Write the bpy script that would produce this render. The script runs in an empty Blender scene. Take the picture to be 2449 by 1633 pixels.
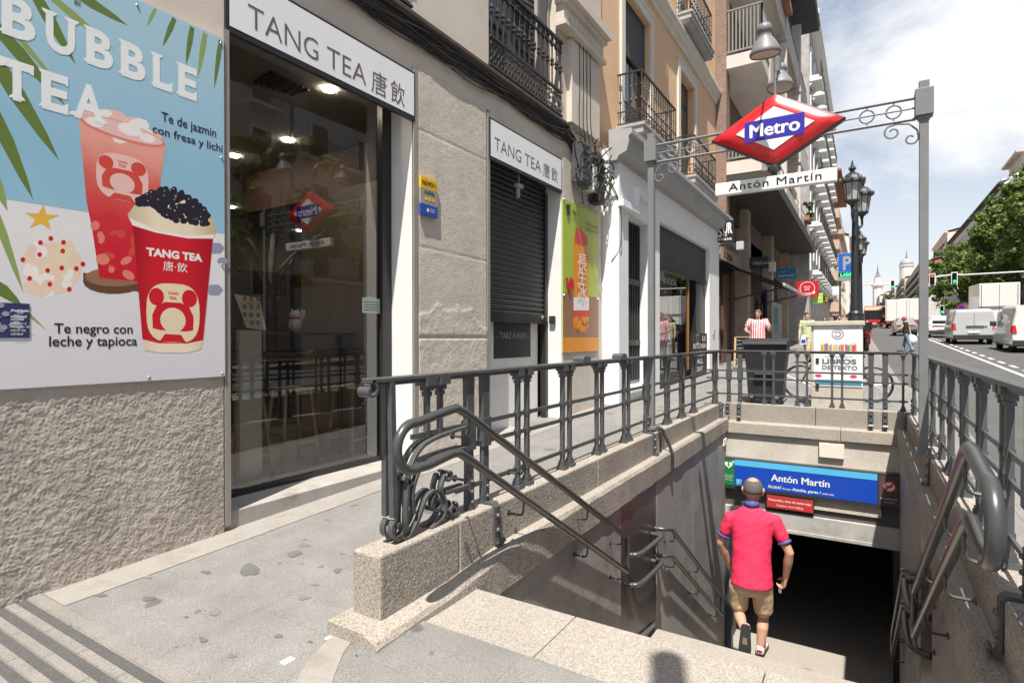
import bpy, bmesh, math, random
from mathutils import Vector, Matrix, noise as mnoise
random.seed(11)
R = math.radians
sc = bpy.context.scene
COL = sc.collection
# ------------------------------------------------------------------ camera
# world: x runs up the street, y to the left (towards the shop fronts), z up; metres
PW, PH, FPX = 2449.0, 1633.0, 1366.02
YAW, PIT, ROL = R(31.806), R(-0.279), R(-0.091)
CAM = Vector((0, 0, 1.6))
FW = Vector((math.cos(YAW) * math.cos(PIT), math.sin(YAW) * math.cos(PIT), math.sin(PIT)))
RT = Vector((math.sin(YAW), -math.cos(YAW), 0))
UP = RT.cross(FW)
RT2 = RT * math.cos(ROL) + UP * math.sin(ROL)
UP2 = UP * math.cos(ROL) - RT * math.sin(ROL)
cd = bpy.data.cameras.new('camera'); cam = bpy.data.objects.new('camera', cd); COL.objects.link(cam)
cd.sensor_width = 36; cd.lens = 36 * FPX / PW; cd.clip_end = 2000; cd.clip_start = 0.02
m = Matrix((RT2, UP2, -FW)).transposed().to_4x4(); m.translation = CAM
cam.matrix_world = m
sc.camera = cam
# ------------------------------------------------------------------ sky and sun
SUN = Vector((1, .353, -2.147)).normalized()
w = bpy.data.worlds.new('World'); sc.world = w; w.use_nodes = True
nt = w.node_tree; N = nt.nodes; L = nt.links; N.clear()
out = N.new('ShaderNodeOutputWorld'); bg = N.new('ShaderNodeBackground'); sky = N.new('ShaderNodeTexSky')
sky.sky_type = 'NISHITA'; sky.sun_disc = False
sky.sun_elevation = R(63.7); sky.sun_rotation = R(250.6); sky.air_density = 1.1; sky.dust_density = 1.2
bg.inputs[1].default_value = .08
tc = N.new('ShaderNodeTexCoord'); mp = N.new('ShaderNodeMapping'); mp.inputs['Scale'].default_value = (1.0, 1.3, 2.3)
mp.inputs['Rotation'].default_value = (.2, .25, .5)
n1 = N.new('ShaderNodeTexNoise'); n1.inputs['Scale'].default_value = 1.9; n1.inputs['Detail'].default_value = 7; n1.inputs['Roughness'].default_value = .62
n1.inputs['Distortion'].default_value = .15
cr = N.new('ShaderNodeValToRGB'); cr.color_ramp.elements[0].position = .32; cr.color_ramp.elements[1].position = .60
mx = N.new('ShaderNodeMixRGB'); mx.inputs[2].default_value = (7.4, 7.55, 7.8, 1)
L.new(tc.outputs['Generated'], mp.inputs[0]); L.new(mp.outputs[0], n1.inputs['Vector']); L.new(n1.outputs[0], cr.inputs[0])
hz = N.new('ShaderNodeMath'); hz.operation = 'MAXIMUM'
L.new(cr.outputs[0], hz.inputs[0])
sx = N.new('ShaderNodeSeparateXYZ'); L.new(tc.outputs['Generated'], sx.inputs[0])
mr = N.new('ShaderNodeMapRange'); mr.inputs[1].default_value = .0; mr.inputs[2].default_value = .45; mr.inputs[3].default_value = .93; mr.inputs[4].default_value = .0
L.new(sx.outputs[2], mr.inputs[0]); L.new(mr.outputs[0], hz.inputs[1])

dp = N.new('ShaderNodeVectorMath'); dp.operation = 'DOT_PRODUCT'; dp.inputs[1].default_value = (.90, -.10, .42); L.new(tc.outputs['Generated'], dp.inputs[0])
mr2 = N.new('ShaderNodeMapRange'); mr2.inputs[1].default_value = .25; mr2.inputs[2].default_value = .80; mr2.inputs[3].default_value = .30; mr2.inputs[4].default_value = 1.0; L.new(dp.outputs['Value'], mr2.inputs[0])
mu_ = N.new('ShaderNodeMath'); mu_.operation = 'MULTIPLY'; L.new(hz.outputs[0], mu_.inputs[0]); L.new(mr2.outputs[0], mu_.inputs[1]); L.new(mu_.outputs[0], mx.inputs[0]); L.new(sky.outputs[0], mx.inputs[1])
L.new(mx.outputs[0], bg.inputs[0]); L.new(bg.outputs[0], out.inputs[0])
sl = bpy.data.lights.new('sun', 'SUN'); so = bpy.data.objects.new('sun', sl); COL.objects.link(so)
sl.energy = 5.0; sl.angle = R(.5); sl.color = (1, .945, .855)
so.rotation_euler = SUN.to_track_quat('-Z', 'Y').to_euler(); so.location = (-5, -5, 30)
sc.view_settings.view_transform = 'Standard'; sc.view_settings.look = 'None'
sc.view_settings.exposure = 0.75; sc.view_settings.gamma = 1.0
sc.cycles.max_bounces = 8; sc.cycles.transparent_max_bounces = 16
sc.cycles.use_denoising = True
# ------------------------------------------------------------------ rays of the measured photograph
def ray(px, py): return FW + RT2 * ((px - PW / 2) / FPX) - UP2 * ((py - PH / 2) / FPX)
def ay(px, py, y): r = ray(px, py); return CAM + r * (y / r.y)
def ax(px, py, x): r = ray(px, py); return CAM + r * (x / r.x)
def az(px, py, z): r = ray(px, py); return CAM + r * ((z - CAM.z) / r.z)
GA, GB = -.04, .034
def gz(x): return GA + GB * x                      # the street climbs away from the camera
def gg(px, py): r = ray(px, py); return CAM + r * ((GA - CAM.z) / (r.z - GB * r.x))
def fx(px, y=4.4): return ay(px, 700, y).x
# ------------------------------------------------------------------ objects
def tag(o, label=None, cat=None, group=None, kind=None):
    if label: o['label'] = label
    if cat: o['category'] = cat
    if group: o['group'] = group
    if kind: o['kind'] = kind
    return o
def thing(name, label, cat, loc=(0, 0, 0), group=None):
    o = bpy.data.objects.new(name, None); COL.objects.link(o); o.location = loc; o.empty_display_size = .1
    return tag(o, label, cat, group)
def wloc(o):
    v = Vector((0, 0, 0))
    while o: v += o.location; o = o.parent
    return v
def kids(o): return [c for c in bpy.data.objects if c.parent == o]
def dup(root, loc, rotz=None, label=None, group=None, parent=None):
    def rec(o, par):
        c = o.copy(); COL.objects.link(c); c.parent = par
        for ch in CH.get(o.name, []): rec(ch, c)
        return c
    c = rec(root, parent); c.location = loc
    if rotz is not None: c.rotation_euler = (0, 0, rotz)
    if label: c['label'] = label
    if group: c['group'] = group
    return c
CH = {}
_txt = {}
def textmesh(s, bold=0.0, spacing=1.0):
    k = (s, bold, spacing)
    if k not in _txt:
        cu = bpy.data.curves.new('t', 'FONT'); cu.body = s; cu.size = 1; cu.offset = bold; cu.space_character = spacing
        cu.resolution_u = 3
        o = bpy.data.objects.new('t', cu); COL.objects.link(o)
        bpy.context.view_layer.update()
        me = o.evaluated_get(bpy.context.evaluated_depsgraph_get()).to_mesh()
        V = [(v.co.x, v.co.y) for v in me.vertices]; Fc = [tuple(p.vertices) for p in me.polygons]
        bpy.data.objects.remove(o); bpy.data.curves.remove(cu)
        xs = [v[0] for v in V] or [0]; ys = [v[1] for v in V] or [0]
        x0, x1 = min(xs), max(xs)
        _txt[k] = ([(x - x0, y) for x, y in V], Fc, x1 - x0, max(ys), min(ys))
    return _txt[k]
class MB:
    def __init__(s): s.v = []; s.f = []; s.m = []; s.cm = 0
    def mat(s, i): s.cm = i; return s
    def add(s, V, F):
        b = len(s.v); s.v += [Vector(p) for p in V]; s.f += [tuple(b + i for i in q) for q in F]; s.m += [s.cm] * len(F); return s
    def quad(s, *p): return s.add(p, [tuple(range(len(p)))])
    def box(s, a, b):
        x0, x1 = sorted((a[0], b[0])); y0, y1 = sorted((a[1], b[1])); z0, z1 = sorted((a[2], b[2]))
        return s.add([(x0, y0, z0), (x1, y0, z0), (x1, y1, z0), (x0, y1, z0), (x0, y0, z1), (x1, y0, z1), (x1, y1, z1), (x0, y1, z1)],
                     [(3, 2, 1, 0), (4, 5, 6, 7), (0, 1, 5, 4), (1, 2, 6, 5), (2, 3, 7, 6), (3, 0, 4, 7)])
    def cbox(s, c, d): return s.box([c[i] - d[i] / 2 for i in range(3)], [c[i] + d[i] / 2 for i in range(3)])
    def bar(s, p, q, w, h=None, up=(0, 0, 1)):
        p = Vector(p); q = Vector(q); h = h or w; d = (q - p).normalized(); u = Vector(up)
        if abs(d.dot(u)) > .98: u = Vector((1, 0, 0))
        a = d.cross(u).normalized() * w / 2; b = a.cross(d).normalized() * h / 2
        V = [e + sa * a + sb * b for e in (p, q) for sa, sb in ((-1, -1), (1, -1), (1, 1), (-1, 1))]
        return s.add(V, [(3, 2, 1, 0), (4, 5, 6, 7), (0, 1, 5, 4), (1, 2, 6, 5), (2, 3, 7, 6), (3, 0, 4, 7)])
    def tube(s, P, r, n=8, cap=True):
        P = [Vector(p) for p in P]; rr = r if isinstance(r, (list, tuple)) else [r] * len(P)
        V = []; ref = None
        for i, p in enumerate(P):
            d = (P[min(i + 1, len(P) - 1)] - P[max(i - 1, 0)])
            d = d.normalized() if d.length > 1e-9 else Vector((0, 0, 1))
            if ref is None: ref = Vector((0, 0, 1)) if abs(d.z) < .9 else Vector((1, 0, 0))
            a = (ref - d * ref.dot(d)); a = a.normalized() if a.length > 1e-6 else d.orthogonal().normalized(); ref = a; b = d.cross(a)
            V += [p + (a * math.cos(t) + b * math.sin(t)) * rr[i] for t in (2 * math.pi * j / n for j in range(n))]
        F = [(i * n + j, i * n + (j + 1) % n, (i + 1) * n + (j + 1) % n, (i + 1) * n + j) for i in range(len(P) - 1) for j in range(n)]
        if cap: F += [tuple(range(n - 1, -1, -1)), tuple((len(P) - 1) * n + j for j in range(n))]
        return s.add(V, F)
    def lathe(s, c, prof, n=16, axis='z', cap=True):   # prof: (r, h) pairs
        c = Vector(c); ex, ey, ez = {'z': ((1, 0, 0), (0, 1, 0), (0, 0, 1)), 'x': ((0, 1, 0), (0, 0, 1), (1, 0, 0)), 'y': ((0, 0, 1), (1, 0, 0), (0, 1, 0))}[axis] if isinstance(axis, str) else axis
        ex, ey, ez = Vector(ex), Vector(ey), Vector(ez)
        V = [c + ex * r * math.cos(t) + ey * r * math.sin(t) + ez * h for r, h in prof for t in (2 * math.pi * j / n for j in range(n))]
        k = len(prof)
        F = [(i * n + j, i * n + (j + 1) % n, (i + 1) * n + (j + 1) % n, (i + 1) * n + j) for i in range(k - 1) for j in range(n)]
        if cap: F += [tuple(range(n - 1, -1, -1)), tuple((k - 1) * n + j for j in range(n))]
        return s.add(V, F)
    def prism(s, P, o, u, v, depth, cap=True):          # polygon P (2d) on frame o,u,v; extruded by depth along u x v
        o, u, v = Vector(o), Vector(u), Vector(v); nn = u.cross(v).normalized() * depth
        k = len(P); A = [o + u * a + v * b for a, b in P]; V = A + [p + nn for p in A]
        F = [(i, (i + 1) % k, k + (i + 1) % k, k + i) for i in range(k)]
        if cap: F += [tuple(range(k - 1, -1, -1)), tuple(range(k, 2 * k))]
        return s.add(V, F)
    def flat(s, P, o, u, v, off=0):
        o, u, v = Vector(o), Vector(u), Vector(v); nn = u.cross(v).normalized() * off
        return s.add([o + u * a + v * b + nn for a, b in P], [tuple(range(len(P)))])
    def ring(s, c, r, t, u, v, n=20, a0=0, a1=360, off=0, sx=1, sy=1):
        c, u, v = Vector(c), Vector(u), Vector(v); nn = u.cross(v).normalized() * off
        V = []
        for i in range(n + 1):
            a = R(a0 + (a1 - a0) * i / n)
            for q in (r - t / 2, r + t / 2): V.append(c + u * q * sx * math.cos(a) + v * q * sy * math.sin(a) + nn)
        return s.add(V, [(2 * i, 2 * i + 1, 2 * i + 3, 2 * i + 2) for i in range(n)])
    def ell(s, c, rx, ry, u, v, off=0, n=20): return s.flat([(rx * math.cos(2 * math.pi * i / n), ry * math.sin(2 * math.pi * i / n)) for i in range(n)], c, u, v, off)
    def sph(s, c, r, n=10, k=6, sc3=(1, 1, 1)):
        c = Vector(c); V = []; F = []
        for i in range(k + 1):
            t = math.pi * i / k
            for j in range(n):
                a = 2 * math.pi * j / n
                V.append(c + Vector((math.sin(t) * math.cos(a) * r * sc3[0], math.sin(t) * math.sin(a) * r * sc3[1], math.cos(t) * r * sc3[2])))
        F = [(i * n + j, (i + 1) * n + j, (i + 1) * n + (j + 1) % n, i * n + (j + 1) % n) for i in range(k) for j in range(n)]
        return s.add(V, F)
    def text(s, t, o, u, v, w=None, h=None, bold=0, spacing=1.0, off=.002, center=False):
        mm = bold and 'M' in t
        V, Fc, tw, th, tl = textmesh(t, 0 if mm else bold, spacing)
        if mm and bold > 0:
            bb = bold; bold = 0
            for k, (ddx, ddy) in enumerate(((bb, 0), (-bb, 0), (0, bb * .7), (0, -bb * .7))):
                kk = (w / tw) if w else h / th; s.text(t, Vector(o) + Vector(u) * ddx * kk + Vector(v) * ddy * kk, u, v, w, h, 0, spacing, off + .00025 * (k + 1), center)
        if not Fc: return s
        if w and h: kx, ky = w / tw, h / th
        elif w: kx = ky = w / tw
        else: kx = ky = h / th
        o, u, v = Vector(o), Vector(u), Vector(v); nn = u.cross(v).normalized() * off
        x0 = -tw * kx / 2 if center else 0
        return s.add([o + u * (x0 + a * kx) + v * (b * ky) + nn for a, b in V], Fc)
    def build(s, name, mats, parent=None, smooth=False, bevel=0):
        me = bpy.data.meshes.new(name)
        off = wloc(parent) if parent else Vector((0, 0, 0))
        me.from_pydata([tuple(p - off) for p in s.v], [], s.f)
        mats = mats if isinstance(mats, (list, tuple)) else [mats]
        for q in mats: me.materials.append(q)
        if len(mats) > 1: me.polygons.foreach_set('material_index', s.m)
        if smooth: me.polygons.foreach_set('use_smooth', [True] * len(me.polygons))
        me.update()
        o = bpy.data.objects.new(name, me); COL.objects.link(o)
        if parent: o.parent = parent; CH.setdefault(parent.name, []).append(o)
        if smooth == 2 or bevel:
            pass
        if bevel:
            b = o.modifiers.new('bevel', 'BEVEL'); b.width = bevel; b.segments = 2; b.limit_method = 'ANGLE'; b.angle_limit = R(40)
        return o
def single(mb, name, mats, label, cat, group=None, kind=None, smooth=False, bevel=0):
    o = mb.build(name, mats, None, smooth, bevel); return tag(o, label, cat, group, kind)
def arc(c, r, a0, a1, n, u, v):
    c, u, v = Vector(c), Vector(u), Vector(v)
    return [c + u * r * math.cos(R(a0 + (a1 - a0) * i / n)) + v * r * math.sin(R(a0 + (a1 - a0) * i / n)) for i in range(n + 1)]
def spiral(c, r0, r1, a0, a1, n, u, v):
    c, u, v = Vector(c), Vector(u), Vector(v); P = []
    for i in range(n + 1):
        t = i / n; a = R(a0 + (a1 - a0) * t); r = r0 + (r1 - r0) * t
        P.append(c + u * r * math.cos(a) + v * r * math.sin(a))
    return P
def bez(P, n=10):
    P = [Vector(p) for p in P]; o = []
    for i in range(len(P) - 1):
        a, b, c, d = P[max(i - 1, 0)], P[i], P[i + 1], P[min(i + 2, len(P) - 1)]
        for j in range(n):
            t = j / n
            o.append(.5 * ((2 * b) + (c - a) * t + (2 * a - 5 * b + 4 * c - d) * t * t + (3 * b - a - 3 * c + d) * t ** 3))
    return o + [P[-1]]
def strip(mb, pts, w, h, nrm):   # flat bar bent along pts, width w along nrm, thickness h in the bend plane
    P = [Vector(p) for p in pts]; nrm = Vector(nrm).normalized(); V = []
    for i, p in enumerate(P):
        d = (P[min(i + 1, len(P) - 1)] - P[max(i - 1, 0)]).normalized(); b = nrm.cross(d).normalized()
        V += [p + nrm * w / 2 * sa + b * h / 2 * sb for sa, sb in ((-1, -1), (1, -1), (1, 1), (-1, 1))]
    k = len(P)
    F = [(i * 4 + j, i * 4 + (j + 1) % 4, (i + 1) * 4 + (j + 1) % 4, (i + 1) * 4 + j) for i in range(k - 1) for j in range(4)]
    F += [(3, 2, 1, 0), tuple((k - 1) * 4 + j for j in range(4))]
    return mb.add(V, F)
def facade(mb, x0, x1, z0, z1, holes, y, depth=.3, m0=0, m1=None, zb=None):
    """front wall in the plane y (facing -y) with rectangular openings and their reveals"""
    m1 = m0 if m1 is None else m1
    xs = sorted({x0, x1} | {h[0] for h in holes} | {h[1] for h in holes}); zs = sorted({z0, z1} | {h[2] for h in holes} | {h[3] for h in holes})
    mb.mat(m0)
    for a, b in zip(xs, xs[1:]):
        for c, d in zip(zs, zs[1:]):
            mx_, mz_ = (a + b) / 2, (c + d) / 2
            if a < x0 or b > x1 or c < z0 or d > z1: continue
            if any(h[0] < mx_ < h[1] and h[2] < mz_ < h[3] for h in holes): continue
            mb.quad((a, y, c), (b, y, c), (b, y, d), (a, y, d))
    mb.mat(m1)
    for h in holes:
        a, b, c, d = h[:4]; e = y + (h[4] if len(h) > 4 else depth)
        mb.quad((a, y, c), (a, y, d), (a, e, d), (a, e, c)); mb.quad((b, y, d), (b, y, c), (b, e, c), (b, e, d))
        mb.quad((a, y, d), (b, y, d), (b, e, d), (a, e, d)); mb.quad((b, y, c), (a, y, c), (a, e, c), (b, e, c))
    mb.mat(m0)
# ------------------------------------------------------------------ materials
def M(name, col, rough=.6, metal=0, n=.12, ns=6, b=0, bs=80, fine=0, fs=90, emit=None, es=1, alpha=None, coat=0, dirt=None, ds=1.3, ramp=(.5, .7)):
    ma = bpy.data.materials.new(name); ma.use_nodes = True; t = ma.node_tree; P = t.nodes['Principled BSDF']; k = t.links
    P.inputs['Roughness'].default_value = rough; P.inputs['Metallic'].default_value = metal
    if coat: P.inputs['Coat Weight'].default_value = coat; P.inputs['Coat Roughness'].default_value = .05
    c4 = (*col, 1); P.inputs['Base Color'].default_value = c4
    if emit:
        P.inputs['Emission Color'].default_value = (*emit, 1); P.inputs['Emission Strength'].default_value = es
    if n or b or fine or dirt:
        tcn = t.nodes.new('ShaderNodeTexCoord'); src = None
        def nz(scale, det=4, ro=.6):
            q = t.nodes.new('ShaderNodeTexNoise'); q.inputs['Scale'].default_value = scale; q.inputs['Detail'].default_value = det; q.inputs['Roughness'].default_value = ro
            k.new(tcn.outputs['Object'], q.inputs['Vector']); return q
        cur = None
        def mulnoise(scale, amt, det=4):
            nonlocal cur
            q = nz(scale, det); mrn = t.nodes.new('ShaderNodeMapRange'); mrn.inputs[1].default_value = .25; mrn.inputs[2].default_value = .75
            mrn.inputs[3].default_value = 1 - amt; mrn.inputs[4].default_value = 1 + amt; k.new(q.outputs[0], mrn.inputs[0])
            mm = t.nodes.new('ShaderNodeMixRGB'); mm.blend_type = 'MULTIPLY'; mm.inputs[0].default_value = 1
            if cur is None: mm.inputs[1].default_value = c4
            else: k.new(cur, mm.inputs[1])
            k.new(mrn.outputs[0], mm.inputs[2]); cur = mm.outputs[0]
        if n: mulnoise(ns, n, 5)
        if fine: mulnoise(fs, fine, 2)
        if dirt:
            q = nz(ds, 6, .65); rp = t.nodes.new('ShaderNodeValToRGB'); rp.color_ramp.elements[0].position = ramp[0]; rp.color_ramp.elements[1].position = ramp[1]
            k.new(q.outputs[0], rp.inputs[0]); mm = t.nodes.new('ShaderNodeMixRGB'); mm.inputs[2].default_value = (*dirt, 1)
            if cur is None: mm.inputs[1].default_value = c4
            else: k.new(cur, mm.inputs[1])
            k.new(rp.outputs[0], mm.inputs[0]); cur = mm.outputs[0]
        if cur is not None: k.new(cur, P.inputs['Base Color'])
        if b:
            q = nz(bs, 5, .65); bp = t.nodes.new('ShaderNodeBump'); bp.inputs['Strength'].default_value = 1; bp.inputs['Distance'].default_value = b
            k.new(q.outputs[0], bp.inputs['Height']); k.new(bp.outputs[0], P.inputs['Normal'])
    return ma
def granite(name, base, dark, light, s=150, rough=.75, b=.0015, brown=None, big=.12):
    ma = bpy.data.materials.new(name); ma.use_nodes = True; t = ma.node_tree; P = t.nodes['Principled BSDF']; k = t.links
    P.inputs['Roughness'].default_value = rough
    tcn = t.nodes.new('ShaderNodeTexCoord')
    def nz(scale, det, ro=.6):
        q = t.nodes.new('ShaderNodeTexNoise'); q.inputs['Scale'].default_value = scale; q.inputs['Detail'].default_value = det; q.inputs['Roughness'].default_value = ro
        k.new(tcn.outputs['Object'], q.inputs['Vector']); return q
    q = nz(s, 3, .7); rp = t.nodes.new('ShaderNodeValToRGB'); e = rp.color_ramp.elements
    e[0].position = .36; e[0].color = (*dark, 1); e[1].position = .47; e[1].color = (*base, 1)
    e2 = e.new(.56); e2.color = (*base, 1); e3 = e.new(.64); e3.color = (*light, 1)
    k.new(q.outputs[0], rp.inputs[0]); cur = rp.outputs[0]
    if brown:
        q2 = nz(s * .45, 2); r2 = t.nodes.new('ShaderNodeValToRGB'); r2.color_ramp.elements[0].position = .52; r2.color_ramp.elements[1].position = .66
        mm = t.nodes.new('ShaderNodeMixRGB'); mm.inputs[2].default_value = (*brown, 1); k.new(q2.outputs[0], r2.inputs[0]); k.new(r2.outputs[0], mm.inputs[0]); k.new(cur, mm.inputs[1]); cur = mm.outputs[0]
    q3 = nz(2.2, 6, .65); mrn = t.nodes.new('ShaderNodeMapRange'); mrn.inputs[1].default_value = .3; mrn.inputs[2].default_value = .7
    mrn.inputs[3].default_value = 1 - big; mrn.inputs[4].default_value = 1 + big; k.new(q3.outputs[0], mrn.inputs[0])
    mm = t.nodes.new('ShaderNodeMixRGB'); mm.blend_type = 'MULTIPLY'; mm.inputs[0].default_value = 1; k.new(cur, mm.inputs[1]); k.new(mrn.outputs[0], mm.inputs[2])
    k.new(mm.outputs[0], P.inputs['Base Color'])
    if b:
        q4 = nz(s * .6, 4); bp = t.nodes.new('ShaderNodeBump'); bp.inputs['Distance'].default_value = b; k.new(q4.outputs[0], bp.inputs['Height']); k.new(bp.outputs[0], P.inputs['Normal'])
    return ma
def glassmat(name, tint=(.8, .85, .83), ior=1.5, boost=1.0):
    ma = bpy.data.materials.new(name); ma.use_nodes = True; t = ma.node_tree; t.nodes.clear(); k = t.links
    o = t.nodes.new('ShaderNodeOutputMaterial'); a = t.nodes.new('ShaderNodeBsdfTransparent'); a.inputs[0].default_value = (*tint, 1)
    g = t.nodes.new('ShaderNodeBsdfGlossy'); g.inputs['Roughness'].default_value = .01; g.inputs[0].default_value = (.95, .97, 1, 1)
    f = t.nodes.new('ShaderNodeFresnel'); f.inputs[0].default_value = ior; mu = t.nodes.new('ShaderNodeMath'); mu.operation = 'MULTIPLY'; mu.inputs[1].default_value = boost; mu.use_clamp = True
    s = t.nodes.new('ShaderNodeMixShader'); k.new(f.outputs[0], mu.inputs[0]); k.new(mu.outputs[0], s.inputs[0]); k.new(a.outputs[0], s.inputs[1]); k.new(g.outputs[0], s.inputs[2]); k.new(s.outputs[0], o.inputs[0])
    return ma
def emis(name, col, s):
    ma = bpy.data.materials.new(name); ma.use_nodes = True; t = ma.node_tree; t.nodes.clear()
    o = t.nodes.new('ShaderNodeOutputMaterial'); e = t.nodes.new('ShaderNodeEmission'); e.inputs[0].default_value = (*col, 1); e.inputs[1].default_value = s; t.links.new(e.outputs[0], o.inputs[0]); return ma
def brick(name, c1, c2, mortar, s=4, axes='xz', rough=.85, bw=.5, rh=.25, ms=.02):
    ma = bpy.data.materials.new(name); ma.use_nodes = True; t = ma.node_tree; P = t.nodes['Principled BSDF']; k = t.links; P.inputs['Roughness'].default_value = rough
    tcn = t.nodes.new('ShaderNodeTexCoord'); sp = t.nodes.new('ShaderNodeSeparateXYZ'); cb = t.nodes.new('ShaderNodeCombineXYZ'); bt = t.nodes.new('ShaderNodeTexBrick')
    k.new(tcn.outputs['Object'], sp.inputs[0])
    ad = t.nodes.new('ShaderNodeMath'); ad.operation = 'ADD'; k.new(sp.outputs[0], ad.inputs[0])
    if axes == 'xz': k.new(sp.outputs[1], ad.inputs[1]); k.new(ad.outputs[0], cb.inputs[0]); k.new(sp.outputs[2], cb.inputs[1])
    else: ad.inputs[1].default_value = 0; k.new(ad.outputs[0], cb.inputs[0]); k.new(sp.outputs[1], cb.inputs[1])
    k.new(cb.outputs[0], bt.inputs['Vector']); bt.inputs['Scale'].default_value = s; bt.inputs['Color1'].default_value = (*c1, 1); bt.inputs['Color2'].default_value = (*c2, 1); bt.inputs['Mortar'].default_value = (*mortar, 1)
    bt.inputs['Mortar Size'].default_value = ms; bt.inputs['Brick Width'].default_value = bw; bt.inputs['Row Height'].default_value = rh
    q = t.nodes.new('ShaderNodeTexNoise'); q.inputs['Scale'].default_value = 5; q.inputs['Detail'].default_value = 5; k.new(tcn.outputs['Object'], q.inputs['Vector'])
    mrn = t.nodes.new('ShaderNodeMapRange'); mrn.inputs[3].default_value = .75; mrn.inputs[4].default_value = 1.25; k.new(q.outputs[0], mrn.inputs[0])
    mm = t.nodes.new('ShaderNodeMixRGB'); mm.blend_type = 'MULTIPLY'; mm.inputs[0].default_value = 1; k.new(bt.outputs[0], mm.inputs[1]); k.new(mrn.outputs[0], mm.inputs[2]); k.new(mm.outputs[0], P.inputs['Base Color'])
    return ma
X_, Y_, Z_ = Vector((1, 0, 0)), Vector((0, 1, 0)), Vector((0, 0, 1))
UF, VF = X_, Z_             # frame of shop fronts (facing -y)
UC, VC = -Y_, Z_            # frame of things facing down the street towards the camera
m_white = M('white_paint', (.78, .78, .76), .55, n=.05, ns=3, fine=.03)
m_whitewall = M('white_wall_paint', (.78, .785, .78), .7, n=.06, ns=1.5, b=.0008, bs=60, dirt=(.5, .5, .48), ds=.9, ramp=(.62, .85))
m_black = M('black_paint', (.012, .012, .013), .45, n=.1)
m_iron = M('grey_iron', (.085, .09, .095), .42, metal=.15, n=.22, ns=14, b=.0008, bs=120, dirt=(.11, .055, .03), ds=7, ramp=(.66, .78))
m_irondk = M('dark_iron', (.03, .03, .032), .5, n=.2, ns=10, dirt=(.06, .05, .04), ds=9, ramp=(.6, .75))
m_post = M('grey_post_paint', (.17, .175, .18), .5, n=.12, ns=5, fine=.06)
m_rail = M('handrail_paint', (.075, .08, .08), .32, metal=.35, n=.1, ns=9)
m_rust = M('rust', (.13, .06, .03), .8, n=.3, ns=30)
m_stucco = M('beige_stucco', (.62, .55, .475), .9, n=.1, ns=1.8, b=.002, bs=70, dirt=(.46, .41, .36), ds=1.1, ramp=(.55, .8))
m_rough = M('rough_render', (.43, .385, .34), .95, n=.16, ns=2.5, fine=.2, fs=170, b=.003, bs=170, dirt=(.29, .25, .21), ds=1.4, ramp=(.52, .75))
m_granw = granite('wall_granite', (.56, .51, .445), (.38, .335, .28), (.64, .595, .535), s=90, b=.005, big=.12)
m_granp = granite('plinth_granite', (.335, .305, .268), (.09, .08, .07), (.46, .43, .38), s=105, brown=(.30, .235, .17), b=.003, big=.1)
m_graner = granite('rough_granite', (.30, .275, .245), (.085, .078, .07), (.44, .41, .37), s=85, brown=(.26, .205, .155), b=.008, big=.14)
m_grans = granite('step_granite', (.335, .31, .275), (.14, .125, .108), (.43, .405, .365), s=130, brown=(.29, .235, .18), b=.001, big=.06)
m_panel = M('stair_wall_stone', (.25, .238, .228), .6, n=.14, ns=2.5, fine=.1, fs=60, dirt=(.165, .15, .138), ds=3, ramp=(.5, .72))
m_concrete = M('concrete', (.40, .39, .37), .85, n=.14, ns=3, fine=.1, b=.001, bs=90, dirt=(.24, .22, .2), ds=2, ramp=(.5, .75))
m_sill = M('sill_stone', (.33, .31, .285), .8, n=.12, ns=4, fine=.08, dirt=(.2, .17, .14), ds=2.5, ramp=(.55, .75))
m_frame = M('dark_frame', (.02, .02, .022), .4, n=.1)
m_glass = glassmat('shop_glass', (.84, .87, .85), 1.5, 2.8)
m_glassd = glassmat('dark_glass', (.35, .38, .4), 1.5, 1.6)
m_win = M('window_dark', (.025, .028, .032), .12, n=.3, ns=1)
m_red = M('sign_red', (.62, .012, .02), .25, n=.04, coat=.6)
m_blue = M('sign_blue', (.03, .022, .32), .35, n=.04)
m_steel = M('steel', (.55, .55, .55), .3, metal=1, n=.06)
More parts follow.
